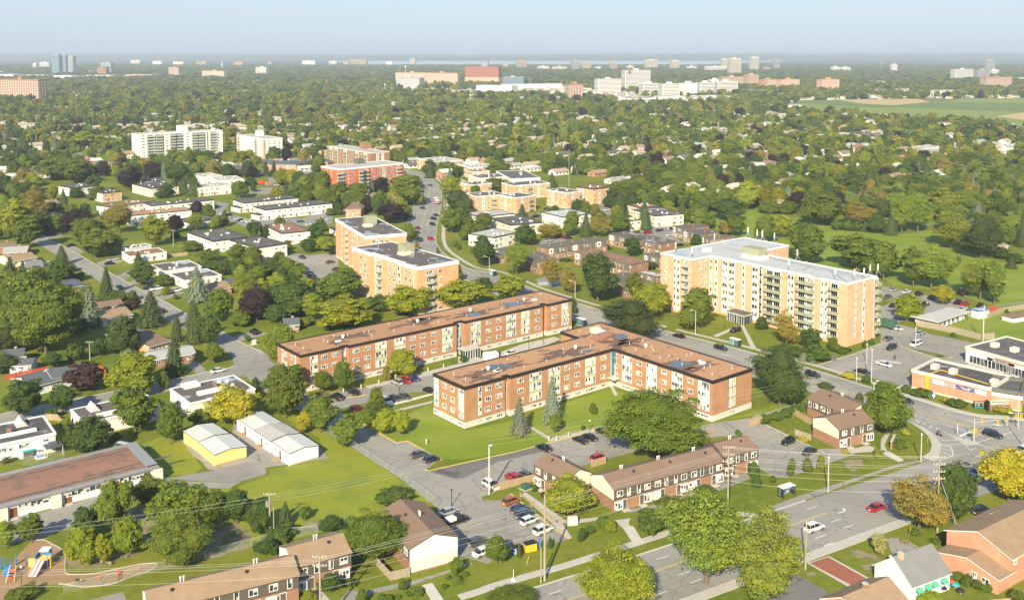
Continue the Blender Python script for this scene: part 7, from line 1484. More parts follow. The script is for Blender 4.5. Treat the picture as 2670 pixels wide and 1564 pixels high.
for k,(x,y,ang)in enumerate(hs):
 v=int(hr.integers(4));rc=RC[int(hr.choice(6,p=(.24,.26,.2,.14,.1,.06)))];wc=WC[int(hr.choice(4,p=(.36,.3,.22,.12)))]
 if k<n_ind:
  o=put('house',None,None,(x,y,0),R(ang));o.empty_display_size=.1
  put('wall',HM[v][0],o,color=wc[0]);put('roof',HM[v][1],o,color=jit(rc[0],.1));put('chimney',chm,o,(2.2,1.2,HP[v][3]-1.3));w_o=put('window',HM[v][2],o,kind='stuff')
  reg(o,rc[1]+' '+wc[1]+(' two storey' if v==2 else '')+' house','house','house','suburban houses between the trees');
 else:
  T_=Matrix.Translation((x,y,0))@Matrix.Rotation(R(ang),4,'Z');q=int(hr.integers(4));mb=stf[q]
  for mi,src in((0,HP[v][0]),(1,HP[v][1])):
   b0=len(mb.v);mb.v+=[tuple(T_@Vector(p))for p in src.v];mb.f+=[tuple(i+b0 for i in f)for f in src.f];mb.m+=[mi]*len(src.f)
al=MB();ms_=[]
for q,(wm,rm)in enumerate((('far_cream','far_roof'),('far_white','far_roof2'),('far_brown','roof_gravel'),('far_white','shingle_pale'))):
 b0=len(al.v);al.v+=stf[q].v;al.f+=[tuple(i+b0 for i in f)for f in stf[q].f];al.m+=[i+2*q for i in stf[q].m];ms_+=[wm,rm]
if al.v:
 o=al.build('distant_houses',ms_,None,(0,0,0),kind='stuff');o['label']='roofs of the distant suburb scattered between its trees';o['category']='houses'
for x,y,a in hs:FOOT.append([(x+c[0],y+c[1])for c in((-9,-20-y*.008),(9,-20-y*.008),(9,5),(-9,5))])if hr.random()<(.72 if y<1300 else .5)else None
for j in range(-8,26):
 pth=[AD*a_+BD*(j*66+26+16*math.sin(a_/190+j*.7))for a_ in range(-600,2400,30)];pth=[p for p in pth if 640<p.y<2300 and abs(p.x)<p.y*.56]
 if len(pth)>6:
  P=np.array([(p.x,p.y)for p in pth]);bl_=blocked(P);run=[]
  for p,b_ in list(zip(pth,bl_))+[(None,True)]:
   if b_:
    if len(run)>3:ribbon('street',run,-4,4,'asphalt_far',.05)
    run=[]
   else:run.append(p)
for i_,pl in enumerate(([(0,445),(620,440),(900,500),(1300,520),(1300,585),(900,570),(560,560),(380,545),(0,560)],[(-930,480),(-300,500),(0,480),(0,560),(-500,530),(-900,510)],[(1050,555),(1700,570),(2280,560),(2200,600),(1800,640),(1100,625)])):lot('shopping_car_park',[('a2',*p)for p in pl],'concrete',.1+i_*.1)
for i_ in range(26):
 u_,v_=30+i_*85+tr.uniform(-20,20),tr.uniform(470,540)if i_<12 else tr.uniform(560,600);g_=GK('a2',u_,v_);wl_=tr.uniform(14,34);o=put('shop_building',None,None,g_,R(tr.choice((-20,10,30))));reg(o,('wide ' if wl_>24 else 'small ')+('white','cream','grey','tan')[i_%4]+' shop hall','shop building');MB().box(-wl_,wl_,-12,12,0,6).build('wall',('far_white','far_cream','far_grey','far_tan')[i_%4],o);MB().box(-wl_-.3,wl_+.3,-12.3,12.3,6.003,6.7).build('roof','far_white' if i_%3 else 'roof_gravel',o);MB().box(-wl_*.8,wl_*.8,-12.2,-12,1,3.4).build('window','far_glass',o)
 # ---- scattered trees
def jgrid(y0,y1,s_,rng):
 n=int((y1-y0)/s_);out=[]
 for r in range(n):
  y=y0+r*s_;X=np.arange(-y*.53-40,y*.53+40,s_);out.append(np.stack([X+rng.uniform(-.45,.45,len(X))*s_,y+rng.uniform(-.45,.45,len(X))*s_],1))
 return np.vstack(out)
g1=jgrid(600,1500,11.6,hr);g2_=jgrid(1500,3000,14.5,hr);g3=jgrid(3000,7200,27,hr)
g1=g1[~blocked(g1)];g2_=g2_[~blocked(g2_)];g3=g3[~blocked(g3)]
keep=[not(np.hypot(tp[:,0]-x,tp[:,1]-y)<rr*.9+2.5).any()if y<1000 else True for x,y in g1];g1=g1[np.array(keep)]
wood=[G(K('b2',*p))for p in((560,250),(1200,290),(1600,340),(2000,400),(2300,300),(2520,120),(2520,-60),(600,-20))]
def fill(poly,s_,kinds,wr,hr_):
 P=np.array([(p.x,p.y)for p in poly]);x0,y0=P.min(0);x1,y1=P.max(0);n=0
 Q=np.array([(x+tr.uniform(-.4,.4)*s_,y+tr.uniform(-.4,.4)*s_)for x in np.arange(x0,x1,s_)for y in np.arange(y0,y1,s_)]);Q=Q[inside_np(Q,[tuple(p)for p in P])];Q=Q[~blocked(Q)]
 for x,y in Q:
  if(np.hypot(np.array([t[0]for t in TREES])-x,np.array([t[1]for t in TREES])-y)<np.array([t[2]for t in TREES])*.8+1.5).any():continue
  wd=tr.uniform(*wr);tree_at(Vector((x,y,0)),wd,wd*tr.uniform(*hr_),kinds[tr.randrange(len(kinds))])
fill(wood,10.5,'gggwgd',(9,13),(.85,1.1))
fill([GK('b0',*p)for p in((-60,420),(700,420),(700,600),(-60,640))],9,'ggydn',(7,11),(.9,1.2));fill([GK('c0',*p)for p in((-60,-100),(640,-250),(700,420),(350,560),(-60,640))],9,'gddn',(7,10),(.9,1.2))
fill([GK('b1',*p)for p in((0,800),(520,1000),(860,1180),(600,1400),(100,1440),(-200,1100))],8.5,'gdyd',(6.5,9),(.9,1.15));fill([GK('b3',*p)for p in((300,100),(1200,60),(2700,0),(2700,500),(2300,760),(1900,560),(1650,420),(700,380),(300,330))],11,'gdwgbs',(8,12),(.85,1.15))
fill([GK('a3',*p)for p in((-100,1180),(2700,1180),(2700,1440),(-100,1440))],13,'ggdwpsy',(8,12),(.85,1.15))
fill([GK('b0',*p)for p in((500,60),(2520,60),(2520,560),(500,420))],15,'gydgsd',(5,8.5),(.9,1.3));fill([GK('b1',*p)for p in((0,60),(700,200),(900,300),(700,800),(0,800))],19,'gydgh',(4,7),(.9,1.2));fill([GK('b2',*p)for p in((-300,300),(300,300),(1700,480),(1500,1000),(0,900))],17,'gydgo',(5,8),(.9,1.2));fill([GK('b3',*p)for p in((-200,330),(0,380),(250,830),(-100,640),(-700,500))],11,'gwg',(8,11),(.9,1.1))
plant_trees()
g1=g1[np.argsort(g1[:,1])]
def gn_scatter(name,label,P,ws,hts,tints,idx,protos):
 me=bpy.data.meshes.new(name);me.from_pydata([(x,y,0)for x,y in P],[],[]);n=len(P)
 for an,ty,val in(('sx','FLOAT',ws),('sz','FLOAT',hts),('rot','FLOAT',hr.uniform(0,6.28,n)),('idx','INT',idx)):
  a=me.attributes.new(an,ty,'POINT');a.data.foreach_set('value',np.asarray(val,np.int32 if ty=='INT' else np.float32))
 a=me.attributes.new('tint','FLOAT_COLOR','POINT');a.data.foreach_set('color',np.hstack([tints,np.ones((n,1))]).astype(np.float32).ravel())
 o=put(name,me,None,(0,0,0),kind='stuff');o['label']=label;o['category']='trees'
 ng=bpy.data.node_groups.new(name,'GeometryNodeTree');ng.interface.new_socket('Geometry',in_out='INPUT',socket_type='NodeSocketGeometry');ng.interface.new_socket('Geometry',in_out='OUTPUT',socket_type='NodeSocketGeometry')
 gi=ng.nodes.new('NodeGroupInput');go=ng.nodes.new('NodeGroupOutput');J=ng.nodes.new('GeometryNodeJoinGeometry')
 def attr(nm,t='FLOAT'):a=ng.nodes.new('GeometryNodeInputNamedAttribute');a.data_type=t;a.inputs[0].default_value=nm;return a.outputs['Attribute']
 for k,pm_ in enumerate(protos):
  ip=ng.nodes.new('GeometryNodeInstanceOnPoints');ob=ng.nodes.new('GeometryNodeObjectInfo');ob.inputs['Object'].default_value=pm_;ob.transform_space='ORIGINAL'
  cmp_=ng.nodes.new('FunctionNodeCompare');cmp_.data_type='INT';cmp_.operation='EQUAL';ng.links.new(attr('idx','INT'),cmp_.inputs[2]);cmp_.inputs[3].default_value=k
  ng.links.new(gi.outputs[0],ip.inputs['Points']);ng.links.new(cmp_.outputs[0],ip.inputs['Selection']);ng.links.new(ob.outputs['Geometry'],ip.inputs['Instance'])
  cx=ng.nodes.new('ShaderNodeCombineXYZ');s1,s2=attr('sx'),attr('sz');ng.links.new(s1,cx.inputs[0]);ng.links.new(s1,cx.inputs[1]);ng.links.new(s2,cx.inputs[2]);ng.links.new(cx.outputs[0],ip.inputs['Scale'])
  cr=ng.nodes.new('ShaderNodeCombineXYZ');ng.links.new(attr('rot'),cr.inputs[2]);ng.links.new(cr.outputs[0],ip.inputs['Rotation']);ng.links.new(ip.outputs[0],J.inputs[0])
 ng.links.new(J.outputs[0],go.inputs[0]);md=o.modifiers.new('trees','NODES');md.node_group=ng;return o
pcol=bpy.data.collections.new('tree_prototypes');protos=[]
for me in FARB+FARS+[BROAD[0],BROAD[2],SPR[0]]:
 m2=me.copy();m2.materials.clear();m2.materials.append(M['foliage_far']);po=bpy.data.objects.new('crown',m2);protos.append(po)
PAL=np.array([KIND[k][0]for k in 'ggygggddwyYdpsbo'])
def species(P,near=False):
 n=len(P);k=hr.integers(0,len(PAL),n);c=PAL[k]*hr.uniform(.78,1.22,(n,1))*np.where(k==10,.7,1)[:,None];ids=hr.integers(0,4,n);con=(k>=13)&(k<=14)
 if near:ids=5+hr.integers(0,2,n)
 ids=np.where(con,7 if near else 4,ids);return k,c,ids,con
n1=g1[g1[:,1]<900];n2=g1[g1[:,1]>=900]
k,c,ids,con=species(n1,True);wd=np.where(con,hr.uniform(4,6,len(n1)),hr.uniform(8.5,12.5,len(n1)))
ex=EXTRA;kk=[c_[0]for c_ in()]
P=np.array([(e[0].x,e[0].y)for e in ex]);ek=[e[3]for e in ex]
n1=np.vstack([n1,P]);c=np.vstack([c,[KIND[q][0]for q in ek]]);ids=np.concatenate([ids,[7 if q in 'sb' else 5 for q in ek]]);con=np.concatenate([con,[False]*len(ek)]);wd=np.concatenate([wd,[e[1]for e in ex]])
gn_scatter('suburb_trees','dense suburban trees just beyond the apartment blocks',n1,wd,np.concatenate([np.where(con,hr.uniform(9,14,len(n1)),wd*hr.uniform(.85,1.15,len(n1)))[:len(n1)-len(ex)],[e[2]for e in ex]]),c,ids,protos)
k,c,ids,con=species(n2);wd=np.where(con,hr.uniform(4,6,len(n2)),hr.uniform(8.5,13.5,len(n2)))
gn_scatter('suburb_forest','suburban tree canopy in the middle distance',n2,wd,np.where(con,hr.uniform(9,14,len(n2)),wd*hr.uniform(.8,1.1,len(n2))),c,ids,protos)
P=np.vstack([g2_,g3]);k,c,ids,con=species(P);wd=np.where(P[:,1]<3000,hr.uniform(12,18,len(P)),hr.uniform(22,36,len(P)));con&=P[:,1]<3000;ids=np.where(con,4,np.minimum(ids,3));hh_=np.where(P[:,1]<3000,wd*hr.uniform(.75,1.05,len(P)),hr.uniform(9,15,len(P)))
gn_scatter('distant_forest','hazy continuous tree canopy reaching the river',P,np.where(con,5,wd),np.where(con,13,hh_),c,ids,protos)
# ================================================================== vehicles
def loft(sts,mi_side=0):
 """sts: (x, [(y,z)...half section]) -> closed body"""
 a=MB();n=len(sts[0][1]);ring=[]
 for x,sec in sts:ring.append(len(a.v));a.v+=[(x,y,z)for y,z in sec]+[(x,-y,z)for y,z in sec[::-1]]
 m=2*n
 for i in range(len(sts)-1):
  for j in range(m):
   k=(j+1)%m;a.f.append((ring[i]+j,ring[i]+k,ring[i+1]+k,ring[i+1]+j));a.m.append(0)
 a.f.append(tuple(ring[0]+j for j in range(m)));a.f.append(tuple(ring[-1]+m-1-j for j in range(m)));a.m+=[0,0];return a
CT={'sedan':(4.7,.90,.92,1.45,(-1.75,-.95,.55,1.35)),'hatch':(4.3,.90,.95,1.5,(-2.05,-1.6,.45,1.3)),'suv':(4.7,.95,1.08,1.72,(-2.25,-1.85,.45,1.25)),'van':(5.0,.98,1.1,1.8,(-2.45,-2.1,.9,1.8)),'pickup':(5.6,.98,1.12,1.8,(-.6,-.4,.9,1.6))}
def car_meshes(t):
 L,hw,zb,zr,(r0,r1,r2,r3)=CT[t];h=L/2;lo=.28
 def sec(w_,z):return[(w_*.9,lo),(w_,lo+.2),(w_,z-.18),(w_*.93,z)]
 body=loft([(-h,sec(hw*.82,zb*.86)),(-h+.12,sec(hw*.95,zb)),(-h+.9,sec(hw,zb)),(h-1.4,sec(hw,zb)),(h-.5,sec(hw*.96,zb*.88)),(h-.08,sec(hw*.86,zb*.74)),(h,sec(hw*.75,zb*.62))])
 def gs(w_,z):return[(hw*.92,zb-.02),(w_,z)]
 g=loft([(r0,[(hw*.92,zb-.02),(hw*.91,zb)]),(r1,gs(hw*.76,zr-.05)),(r2,gs(hw*.76,zr-.05)),(r3,[(hw*.9,zb-.02),(hw*.89,zb)])])
 roof=MB();roof.prism([(r1-.05,-hw*.73),(r2+.02,-hw*.73),(r2+.02,hw*.73),(r1-.05,hw*.73)],zr-.06,zr,bottom=True)
 for x in(r1,(r1+r2)/2,r2):
  for s_ in(-1,1):roof.tube((x,s_*hw*.765,zr-.04),(x+(-.12 if x==r1 else(.3 if x==r2 else 0)),s_*hw*.93,zb),.035,n=4,cap=False)
 out=dict(body=body.mesh('body','paint_car'),glass=g.mesh('window_glass','glass_car'),roof=roof.mesh('roof','paint_car'),L=L,hw=hw,zb=zb)
 out['bed']=MB().box(-h+.15,r0-.1,-hw*.8,hw*.8,zb,zb+.015).mesh('cargo_bed','rubber')if t=='pickup' else None
 return out
CM={t:car_meshes(t)for t in CT}
WH=MB().tube((0,-.11,0),(0,.11,0),.34,n=12).mesh('wheel','rubber');RM=MB().tube((0,-.13,0),(0,.13,0),.2,n=8).mesh('rim','rim')
LR=MB().box(-.05,.05,-.22,.22,-.09,.09).mesh('tail_light','lamp_red');LH=MB().box(-.08,.08,-.2,.2,-.07,.07).mesh('headlight','lamp_clear');PL=MB().box(-.02,.02,-.26,.26,-.07,.07).mesh('licence_plate','white_trim')
CC={'k':((.012,.013,.016),'black'),'w':((.78,.78,.76),'white'),'s':((.42,.43,.44),'silver'),'g':((.10,.105,.11),'dark grey'),'r':((.45,.012,.015),'red'),'m':((.17,.012,.02),'dark red'),'b':((.02,.06,.22),'blue'),'n':((.02,.035,.065),'dark blue'),'t':((.03,.09,.12),'teal'),'o':((.42,.12,.03),'orange'),'l':((.33,.42,.5),'light blue'),'y':((.45,.6,.05),'lime')}
NMC=dict(sedan='sedan',hatch='hatchback',suv='suv',van='minivan',pickup='pickup_truck')
HD={'A':39.9,'a':219.9,'B':129.9,'b':-50.1,'R':30.5,'r':210.5}
def car(cd,u,v,t,c,hd):
 g=GK(cd,u,v,.75);g.z=.02;col,cw=CC[c];m_=CM[t];hd=HD[hd]if isinstance(hd,str)else hd
 if g.y>290:hd+=tr.uniform(-2,2)
 o=put(NMC[t],None,None,g,R(hd));o.empty_display_size=.1
 put('body',m_['body'],o,color=col);put('window_glass',m_['glass'],o);put('roof',m_['roof'],o,color=col)
 if m_['bed']:put('cargo_bed',m_['bed'],o)
 L,hw,zb=m_['L'],m_['hw'],m_['zb']
 for sx in(-L*.3,L*.31):
  for sy in(-hw+.08,hw-.08):
   w_=put('wheel',WH,o,(sx,sy,.34));
   if g.y<330:put('rim',RM,w_)
 for sy in(-hw*.72,hw*.72):
  put('tail_light',LR,o,(-L/2+.03,sy,zb*.78));put('headlight',LH,o,(L/2-.1,sy*.95,zb*.6))
 if g.y<330:put('licence_plate',PL,o,(-L/2+.0,0,zb*.55))
 reg(o,cw+' '+t.replace('hatch','hatchback').replace('suv','SUV').replace('van','minivan').replace('pickup','pickup truck'),'car' if t in('sedan','hatch','suv')else('van' if t=='van' else 'pickup truck'),'vehicle');return o
tN={'S':'sedan','H':'hatch','U':'suv','V':'van','P':'pickup'}
CARS={'c1':'1385 700 UsB,1465 680 UrB,1540 662 SbB,820 840 UkB,978 795 Ukb,1680 775 SkB,1010 945 HmA,1285 880 Uwb,1365 855 Hgb,1460 835 Sgb,1590 1375 SgA,1710 1420 HnA','c2':'120 428 Swa,420 1312 SkB,763 1240 SkB,850 1213 SkB,985 1165 Skb,935 1405 HrA,1690 265 SkB,2085 380 Ukb,2222 212 Uka','c3':'1318 195 Swb,1545 240 HlA,1248 290 SgA,1277 375 Uka,1505 343 Vwa,1210 532 Swb,1005 600 Skb,535 630 Ukb,1415 877 Hnb,2228 1190 Ukb,305 1255 Hka,505 1348 Ska,2510 1330 Hwr,2275 637 Smb,2355 650 Skb,2500 690 Skb','d3':'2085 240 Hlr,1140 560 SrR,550 750 UwR,2120 590 UnR,2240 150 Swr','d2':'118 500 HoA,205 583 UnA,245 625 UtA,290 683 HwA,420 772 UwA,135 283 UrB,250 258 HgB','d1':'1870 600 SsA,1950 685 PkA,2145 880 HgA,2195 975 SwA,2268 355 Uwb','b1':'1645 270 Vwb,1628 330 Snb,1655 82 Ssb,1700 118 Sgb,1752 395 SkB,1732 432 Ukb,1722 482 Ukb,1705 620 Urb,1583 520 Hmb,1578 560 Hkb,1565 607 Skb,1560 655 Ssb,497 790 Skb,760 835 SgA,800 750 PkA,825 900 SkA,850 915 SmA,555 935 SnA,580 962 SgA,600 990 SmA,545 1030 SkA,340 440 VyA,480 455 SgA,565 482 SwA,712 440 UwA,690 425 SwA,800 305 SkA,885 335 SmA,80 490 SgB,50 470 SwB,2325 1092 Swb,25 445 SwB','b0':'2100 380 UwA,2155 395 UkA,2190 410 SsA,2235 428 SwA,2265 440 SnA,2300 450 SwA,2345 460 SwA,2380 478 SwA,2420 490 SkA,1065 810 UsA,1030 848 SkA,450 855 PwA,1120 1070 Snb,1475 1085 PwA,1405 1075 PnA,1655 1103 UwA,672 678 SkA,565 570 SgA,1520 1290 SkB,1945 1290 SkB','c0':'2385 232 UkB,2050 590 SwA','a1':'500 1318 SkA,525 1287 SrA,565 1300 SnA,545 1328 SwA,590 1338 SsA,685 1360 SkA,675 1327 SgA,482 1255 VwA,575 1250 SwA,340 1400 SkA,262 1312 SkA,222 1285 SnA,600 1260 SgA,640 1300 SwA,460 1290 SmA,330 1352 SkA,260 1375 SwA','b2':'470 635 UsA,620 600 UrA,655 608 SkA,340 410 SkA,362 405 UkA,455 335 SkA,480 340 SgA,890 338 UrA,910 370 UnA,1025 318 UmA,1020 345 VwA,760 350 SkA,730 352 SgA,1392 560 SkA,1412 560 UrA,1510 538 SkA,1555 530 SsA,1585 525 SwA,1632 522 SkA,1612 580 SwA,1705 675 SkA,70 80 SwA','b3':'1295 1092 SsA,1420 1112 SwA,1535 1135 UkA,1245 1160 SgA,1655 1167 SkA,1540 1225 SgA,1590 1233 UnA,1905 1212 PkA,1968 1227 UrA,1945 1275 SwA,1295 1242 SkA,2115 1240 SkA,1600 490 SsA','a3':'','a2':'1160 585 SwA,1190 590 SkA,1230 592 SsA,1640 570 SkA,1670 572 SkA,1700 572 SkA,1730 600 SkA,1790 610 SwA'}
for cd,s_ in CARS.items():
 for it in s_.split(','):
  if it:u,v,k=it.split();car(cd,float(u),float(v),tN[k[0]],k[1],k[2])
tp_=[o for o,d,k in REG if o.name.startswith('pickup_truck')]
for o in tp_:
 if PIX(o.location)[1]>1330:put('truck_cap',MB().prism([(-2.6,-.8),(-.65,-.8),(-.65,.8),(-2.6,.8)],1.12,1.8).mesh('truck_cap','metal_white'),o)
g=GK('b1',1757,268,1.4);o=thing('city_bus','red and white city bus driving up the avenue','bus',(g.x,g.y,.03),R(99),None)
MB().box(-6,6,-1.28,1.28,.4,1.25).build('body','lamp_red',o);MB().box(-5.98,5.98,-1.26,1.26,1.253,3.05).build('upper_body','white_paint',o)
wb=MB();[wb.box(-5.2+i*1.5,-4.0+i*1.5,s_*1.27-.02,s_*1.27+.02,1.5,2.5)for i in range(7)for s_ in(-1,1)];wb.build('side_windows','glass_car',o,kind='stuff');MB().box(5.97,6.03,-1.1,1.1,1.2,2.7).build('windshield','glass_car',o);MB().box(-6.03,-5.97,-1.1,1.1,1.6,2.5).build('rear_window','glass_car',o);MB().box(-5,-1,-.8,.8,3.06,3.25).build('roof_pod','lamp_red',o)
for x in(-3.6,3.4):
 for y in(-1.15,1.15):put('wheel',WH,o,(x,y,.45),scale=(1.35,1.35,1.35))
g=GK('c3',1225,165,1.2);o=thing('box_truck','dark green box truck parked at the foot of the buff tower','truck',(g.x,g.y,.02),R(129.9));MB().box(-3.6,1.6,-1.2,1.2,.7,3.1).build('cargo_box','green_dark',o);MB().box(1.65,3.4,-1.1,1.1,.5,2.4).build('cab','white_paint',o);[put('wheel',WH,o,(x,y,.4),scale=(1.2,1.2,1.2))for x in(-2.4,2.4)for y in(-1.05,1.05)]
g=GK('b3',1945,1125,1.2);o=thing('farm_tractor','dark red tractor parked under trees at the park edge','tractor',(g.x,g.y,.02),R(20));MB().box(-.6,2.4,-.6,.6,1.2,2.0).build('hood','lamp_red',o);MB().box(-1.6,-.3,-.9,.9,1.4,3.0).build('cab','glass_car',o);[put('wheel',WH,o,(x,y,r*.34),scale=(r,2.5,r))for x,y,r in((-1.2,-1.1,2.6),(-1.2,1.1,2.6),(1.8,-.9,1.6),(1.8,.9,1.6))]
# ================================================================== poles, lamps, wires
def pole_base(cd,u,vb,vt):
 p=K(cd,u,vb);g=G(p);return g,H*(p[1]-K(cd,u,vt)[1])/(p[1]-HOR)
def lamp(cd,u,vb,vt,label,arm=(1.8,0),m_='steel_pole',r=.11,name='street_lamp',cat='street lamp',h=None):
 g,h_=pole_base(cd,u,vb,vt);h=h or h_;o=thing(name,label,cat,g);a=MB().tube((0,0,0),(0,0,h),r*1.3,r,7)
 a.build('pole',m_,o)
 if arm[0]or arm[1]:MB().tube((0,0,h-.1),(arm[0],arm[1],h+.35),.06,n=5).build('arm',m_,o);MB().box(arm[0]-.4,arm[0]+.4,arm[1]-.16,arm[1]+.16,h+.28,h+.45).build('lamp_head','metal_white',o)
 else:MB().tube((0,0,h),(0,0,h+.35),.22,.18,8).build('lamp_head',m_ if m_=='black_trim' else 'metal_white',o)
 return o,g,h
for a_ in(('c2',1848,260,30,'grey street lamp with a yellow sign near the buff tower lawn',(-1.6,-1)),('b1',1808,522,395,'street lamp on the grass verge at the bend of the avenue',(-1.8,0)),('b1',2254,960,795,'street lamp beside the rear bus shelter',(-2.2,1)),('b2',718,1192,1022,'street lamp between the avenue and the big dark tree',(-2,.5)),('c3',1170-60,790,712,'short curved street lamp beside the avenue kerb',(1.4,1)),('d3',1552,145,-118,'pale street lamp on the corner lawn by the crossing',(0,0)),('d3',680,430,95,'grey pole with a meter box beside the path',(0,0)),('b1',1838,720,580,'slim street lamp on the avenue lawn',(-1.2,0)),('b1',1830,330,235,'distant street lamp right of the bus',(-1.2,0)),('a1',1675,1310,1190,'white street lamp by the far end of the avenue',(-1,0)),('a1',580,1105,1055,'curved lamp by the hip roofed rows',(1.5,0)),('a1',1437,1230,1150,'lamp right of the red brick block',(1.2,0)),('c3',945,700,480,'pale pole beside the black car on the plaza lot',(0,0)),('c3',1087,705,400,'thin pale pole on the plaza lawn',(0,0)),('c3',1500,385,200,'thin dark lot lamp by the white minivan',(0,0)),('c3',1043,525,350,'tall dark lot lamp right of the tower shrubs',(0,0)),('a3',1118,1240,1145,'white street lamp among the right hand houses',(-1.2,0)),('a0',272,970,915,'street lamp among the left trees',(-1.2,0))):lamp(*a_)
lamp('d1',2252,450,-13,'tall pale concrete light pole by the parking lot fence',(.3,0),r=.17,name='light_pole',cat='light pole');lamp('d1',1900,555,405,'black lot lamp behind the silver sedan',(0,0),'black_trim',.07);lamp('c1',1410,815,770,'short black lamp behind the three parked cars',(0,0),'black_trim',.06);lamp('c2',282,395,285,'thin black lamp on the courtyard lawn',(0,0),'black_trim',.05);lamp('c2',420,360,318,'short black lamp on the courtyard lawn near the arch path',(0,0),'black_trim',.05)
lamp('c2',855,1165,1070,'short lamp by the walk behind the two black sedans',(0,0),'green_dark',.07);lamp('c2',2122,205,160,'small lamp on the tower lawn',(0,0),'black_trim',.06);lamp('c3',2135,320,-10,'massive white steel pole beside the plaza fence',(0,0),r=.18,name='light_pole',cat='light pole')
lamp('d0',205,1330,1125,'thin dark pole in front of the playground',(0,0),'cladding_dark',.07,'pole','pole')
def upole(cd,u,vb,vt,label,arms=1,tilt=0,h=None,r=.17,m_='wood_pole',tf=False):
 g,h_=pole_base(cd,u,vb,vt);h=h or h_;o=thing('utility_pole',label,'utility pole',g);MB().tube((0,0,0),(0,0,h),r*1.25,r*.85,8).build('pole',m_,o)
 for i in range(arms):
  z=h-.5-i*1.5;MB().box(-1.2,1.2,-.07,.07,z,z+.14).build('crossarm',m_,o)
  for x in(-1.1,-.5,.5,1.1):put('insulator',cached(('ins',),lambda:MB().tube((0,0,0),(0,0,.3),.07,.04,5).mesh('insulator','metal_white')),o,(x,0,z+.14))
 if tf:MB().tube((-.5,0,h-3.2),(-.5,0,h-1.9),.33,.33,9).build('transformer','metal_grey',o)
 return g,h
PA,ha=upole('d2',432,1258,420,'tall wooden utility pole at the sidewalk near the yellow bins',0,r=.2);upole('d2',398,1275,930,'shorter grey pole leaning beside the tall utility pole',0,r=.13)
PB,hb_=upole('d1',670,1720,985,'green tinted utility pole in front of the tan townhouses',2);PC,hc=upole('d2',2150,690,-30,'utility pole with many insulators behind the big feathery tree',4);PD,hd_=upole('d3',1705,800,60,'utility pole at the crossing with radiating guy wires',4)
PE,he=upole('d3',468,1150,662,'bare wooden utility pole beside the white SUV',0,r=.16);PF,hf=upole('d1',195,820,415,'old wooden utility pole with a round transformer',1,tf=True);upole('d1',232,865,560,'short wooden pole next to the transformer pole',0,r=.1);PG,hg=upole('c3',363,930,680,'wooden utility pole with equipment at the lot behind the dark pine',1)
for a_ in(('b0',1628,690,535,'utility pole behind the tree with lime foliage',1),('c0',845,520,315,'utility pole with crossarm above the red fence',1),('a0',1022,1290,1040,'tall thin pole left of the orange gabled house',0),('a0',1148,1100,1005,'pole left of the white slab',0),('a0',1490,1240,1145,'pole in front of the white slab',0),('a0',175,1290,1175,'pole at the far left among trees',1),('a0',1040,930,865,'thin pole left of the white slab in trees',0),('b2',660,130,-180,'very tall thin mast in the dense wood',0),('b3',2400,120,60,'pole among the upper right houses',1),('b3',2300,410,340,'pole right of the park wood',0)):upole(*a_)
WR=MB()
def wire(a,za,b,zb,sag=.5,r=.022,n=10):
 a,b=Vector((a.x,a.y,za)),Vector((b.x,b.y,zb));pts=[a.lerp(b,i/n)-Vector((0,0,sag*4*(i/n)*(1-i/n)))for i in range(n+1)]
 m_=MB();[m_.tube(p,q,r,n=3,cap=False)for p,q in zip(pts,pts[1:])];return m_
def span(label,a,za,b,zb,dxs,group=None,r=.015):
 root=thing('power_line',label,'power line',(0,0,0))
 for k,(dx,dz)in enumerate(dxs):
  A_,B_=a+Vector((0,dx,0)),b+Vector((0,dx,0));wire(A_,za+dz,B_,zb+dz,.45+.1*k,r).build('wire','wire',root)
lev=[(-1,0),(0,-.2),(1,-1.0),(-.6,-1.9),(.6,-2.8),(0,-4.0),(0,-5.2),(0,-7.5)]
span('bundle of wires from the insulator pole to the crossing pole',PC,hc,PD,hd_,lev,r=.02);span('wires from the insulator pole down left to the tan rows',PC,hc-.5,PB,hb_-.2,[(-1,0),(0,-.8),(1,-1.8),(0,-3.2),(.4,-4.4),(0,-6)],r=.017);far_l=GK('d0',-500,1780);span('wires continuing left over the tan townhouse roofs',PB,hb_-.3,far_l,12,[(-1,0),(0,-.8),(1,-1.8),(0,-3.2)],r=.015)
span('twin wires from the transformer pole to the playground',PF,hf-.4,GK('d0',-700,1300),8.5,[(-.6,0),(0,-1.0)],r=.018);span('wires from the transformer pole to the lot fence',PF,hf-.4,GK('d1',1700,420),7,[(-.5,0),(0,-.7),(.5,-1.6)],r=.016);span('wires crossing behind the brick block corner',PG,hg-.3,GK('c1',2245,1640),10.5,[(0,0),(0,-.9),(0,-2)],r=.015);span('wires from the crossing pole out of the right side',PD,hd_-.5,GK('c3',3600,1500),14,[(0,0),(1,-1),(0,-2.4)],r=.017)
gw=thing('guy_wires','fan of guy wires at the crossing pole','wires',PD)
for dx,dy in((-4,2),(-3,4),(3,3),(5,2),(4,-2),(-5,-1)):MB().tube((0,0,hd_-4),(dx,dy,0),.03,n=3,cap=False).build('wire','wire',gw)
def signal(p,hgt,label,heads,arm=None):
 g=G(p);o=thing('traffic_signal',label,'traffic light',g);MB().tube((0,0,0),(0,0,hgt),.13,.1,7).build('pole','steel_pole',o)
 if arm:MB().tube((0,0,hgt-1.2),(arm[0],arm[1],hgt-.6),.06,n=5).build('mast_arm','steel_pole',o)
 for x,y,z in heads:
  s_=put('signal_head',cached(('sig',),lambda:MB().box(-.22,.22,-.16,.16,-.55,.55).mesh('signal_head','traffic_yellow')),o,(x,y,z))
  for k,zz in enumerate((-.34,0,.34)):put('lens',cached(('lens',k),lambda:MB().tube((0,-.17,0),(0,-.21,0),.12,n=8).mesh('lens',('sign_green','sign_black','lamp_red')[k])),s_,(0,0,zz))
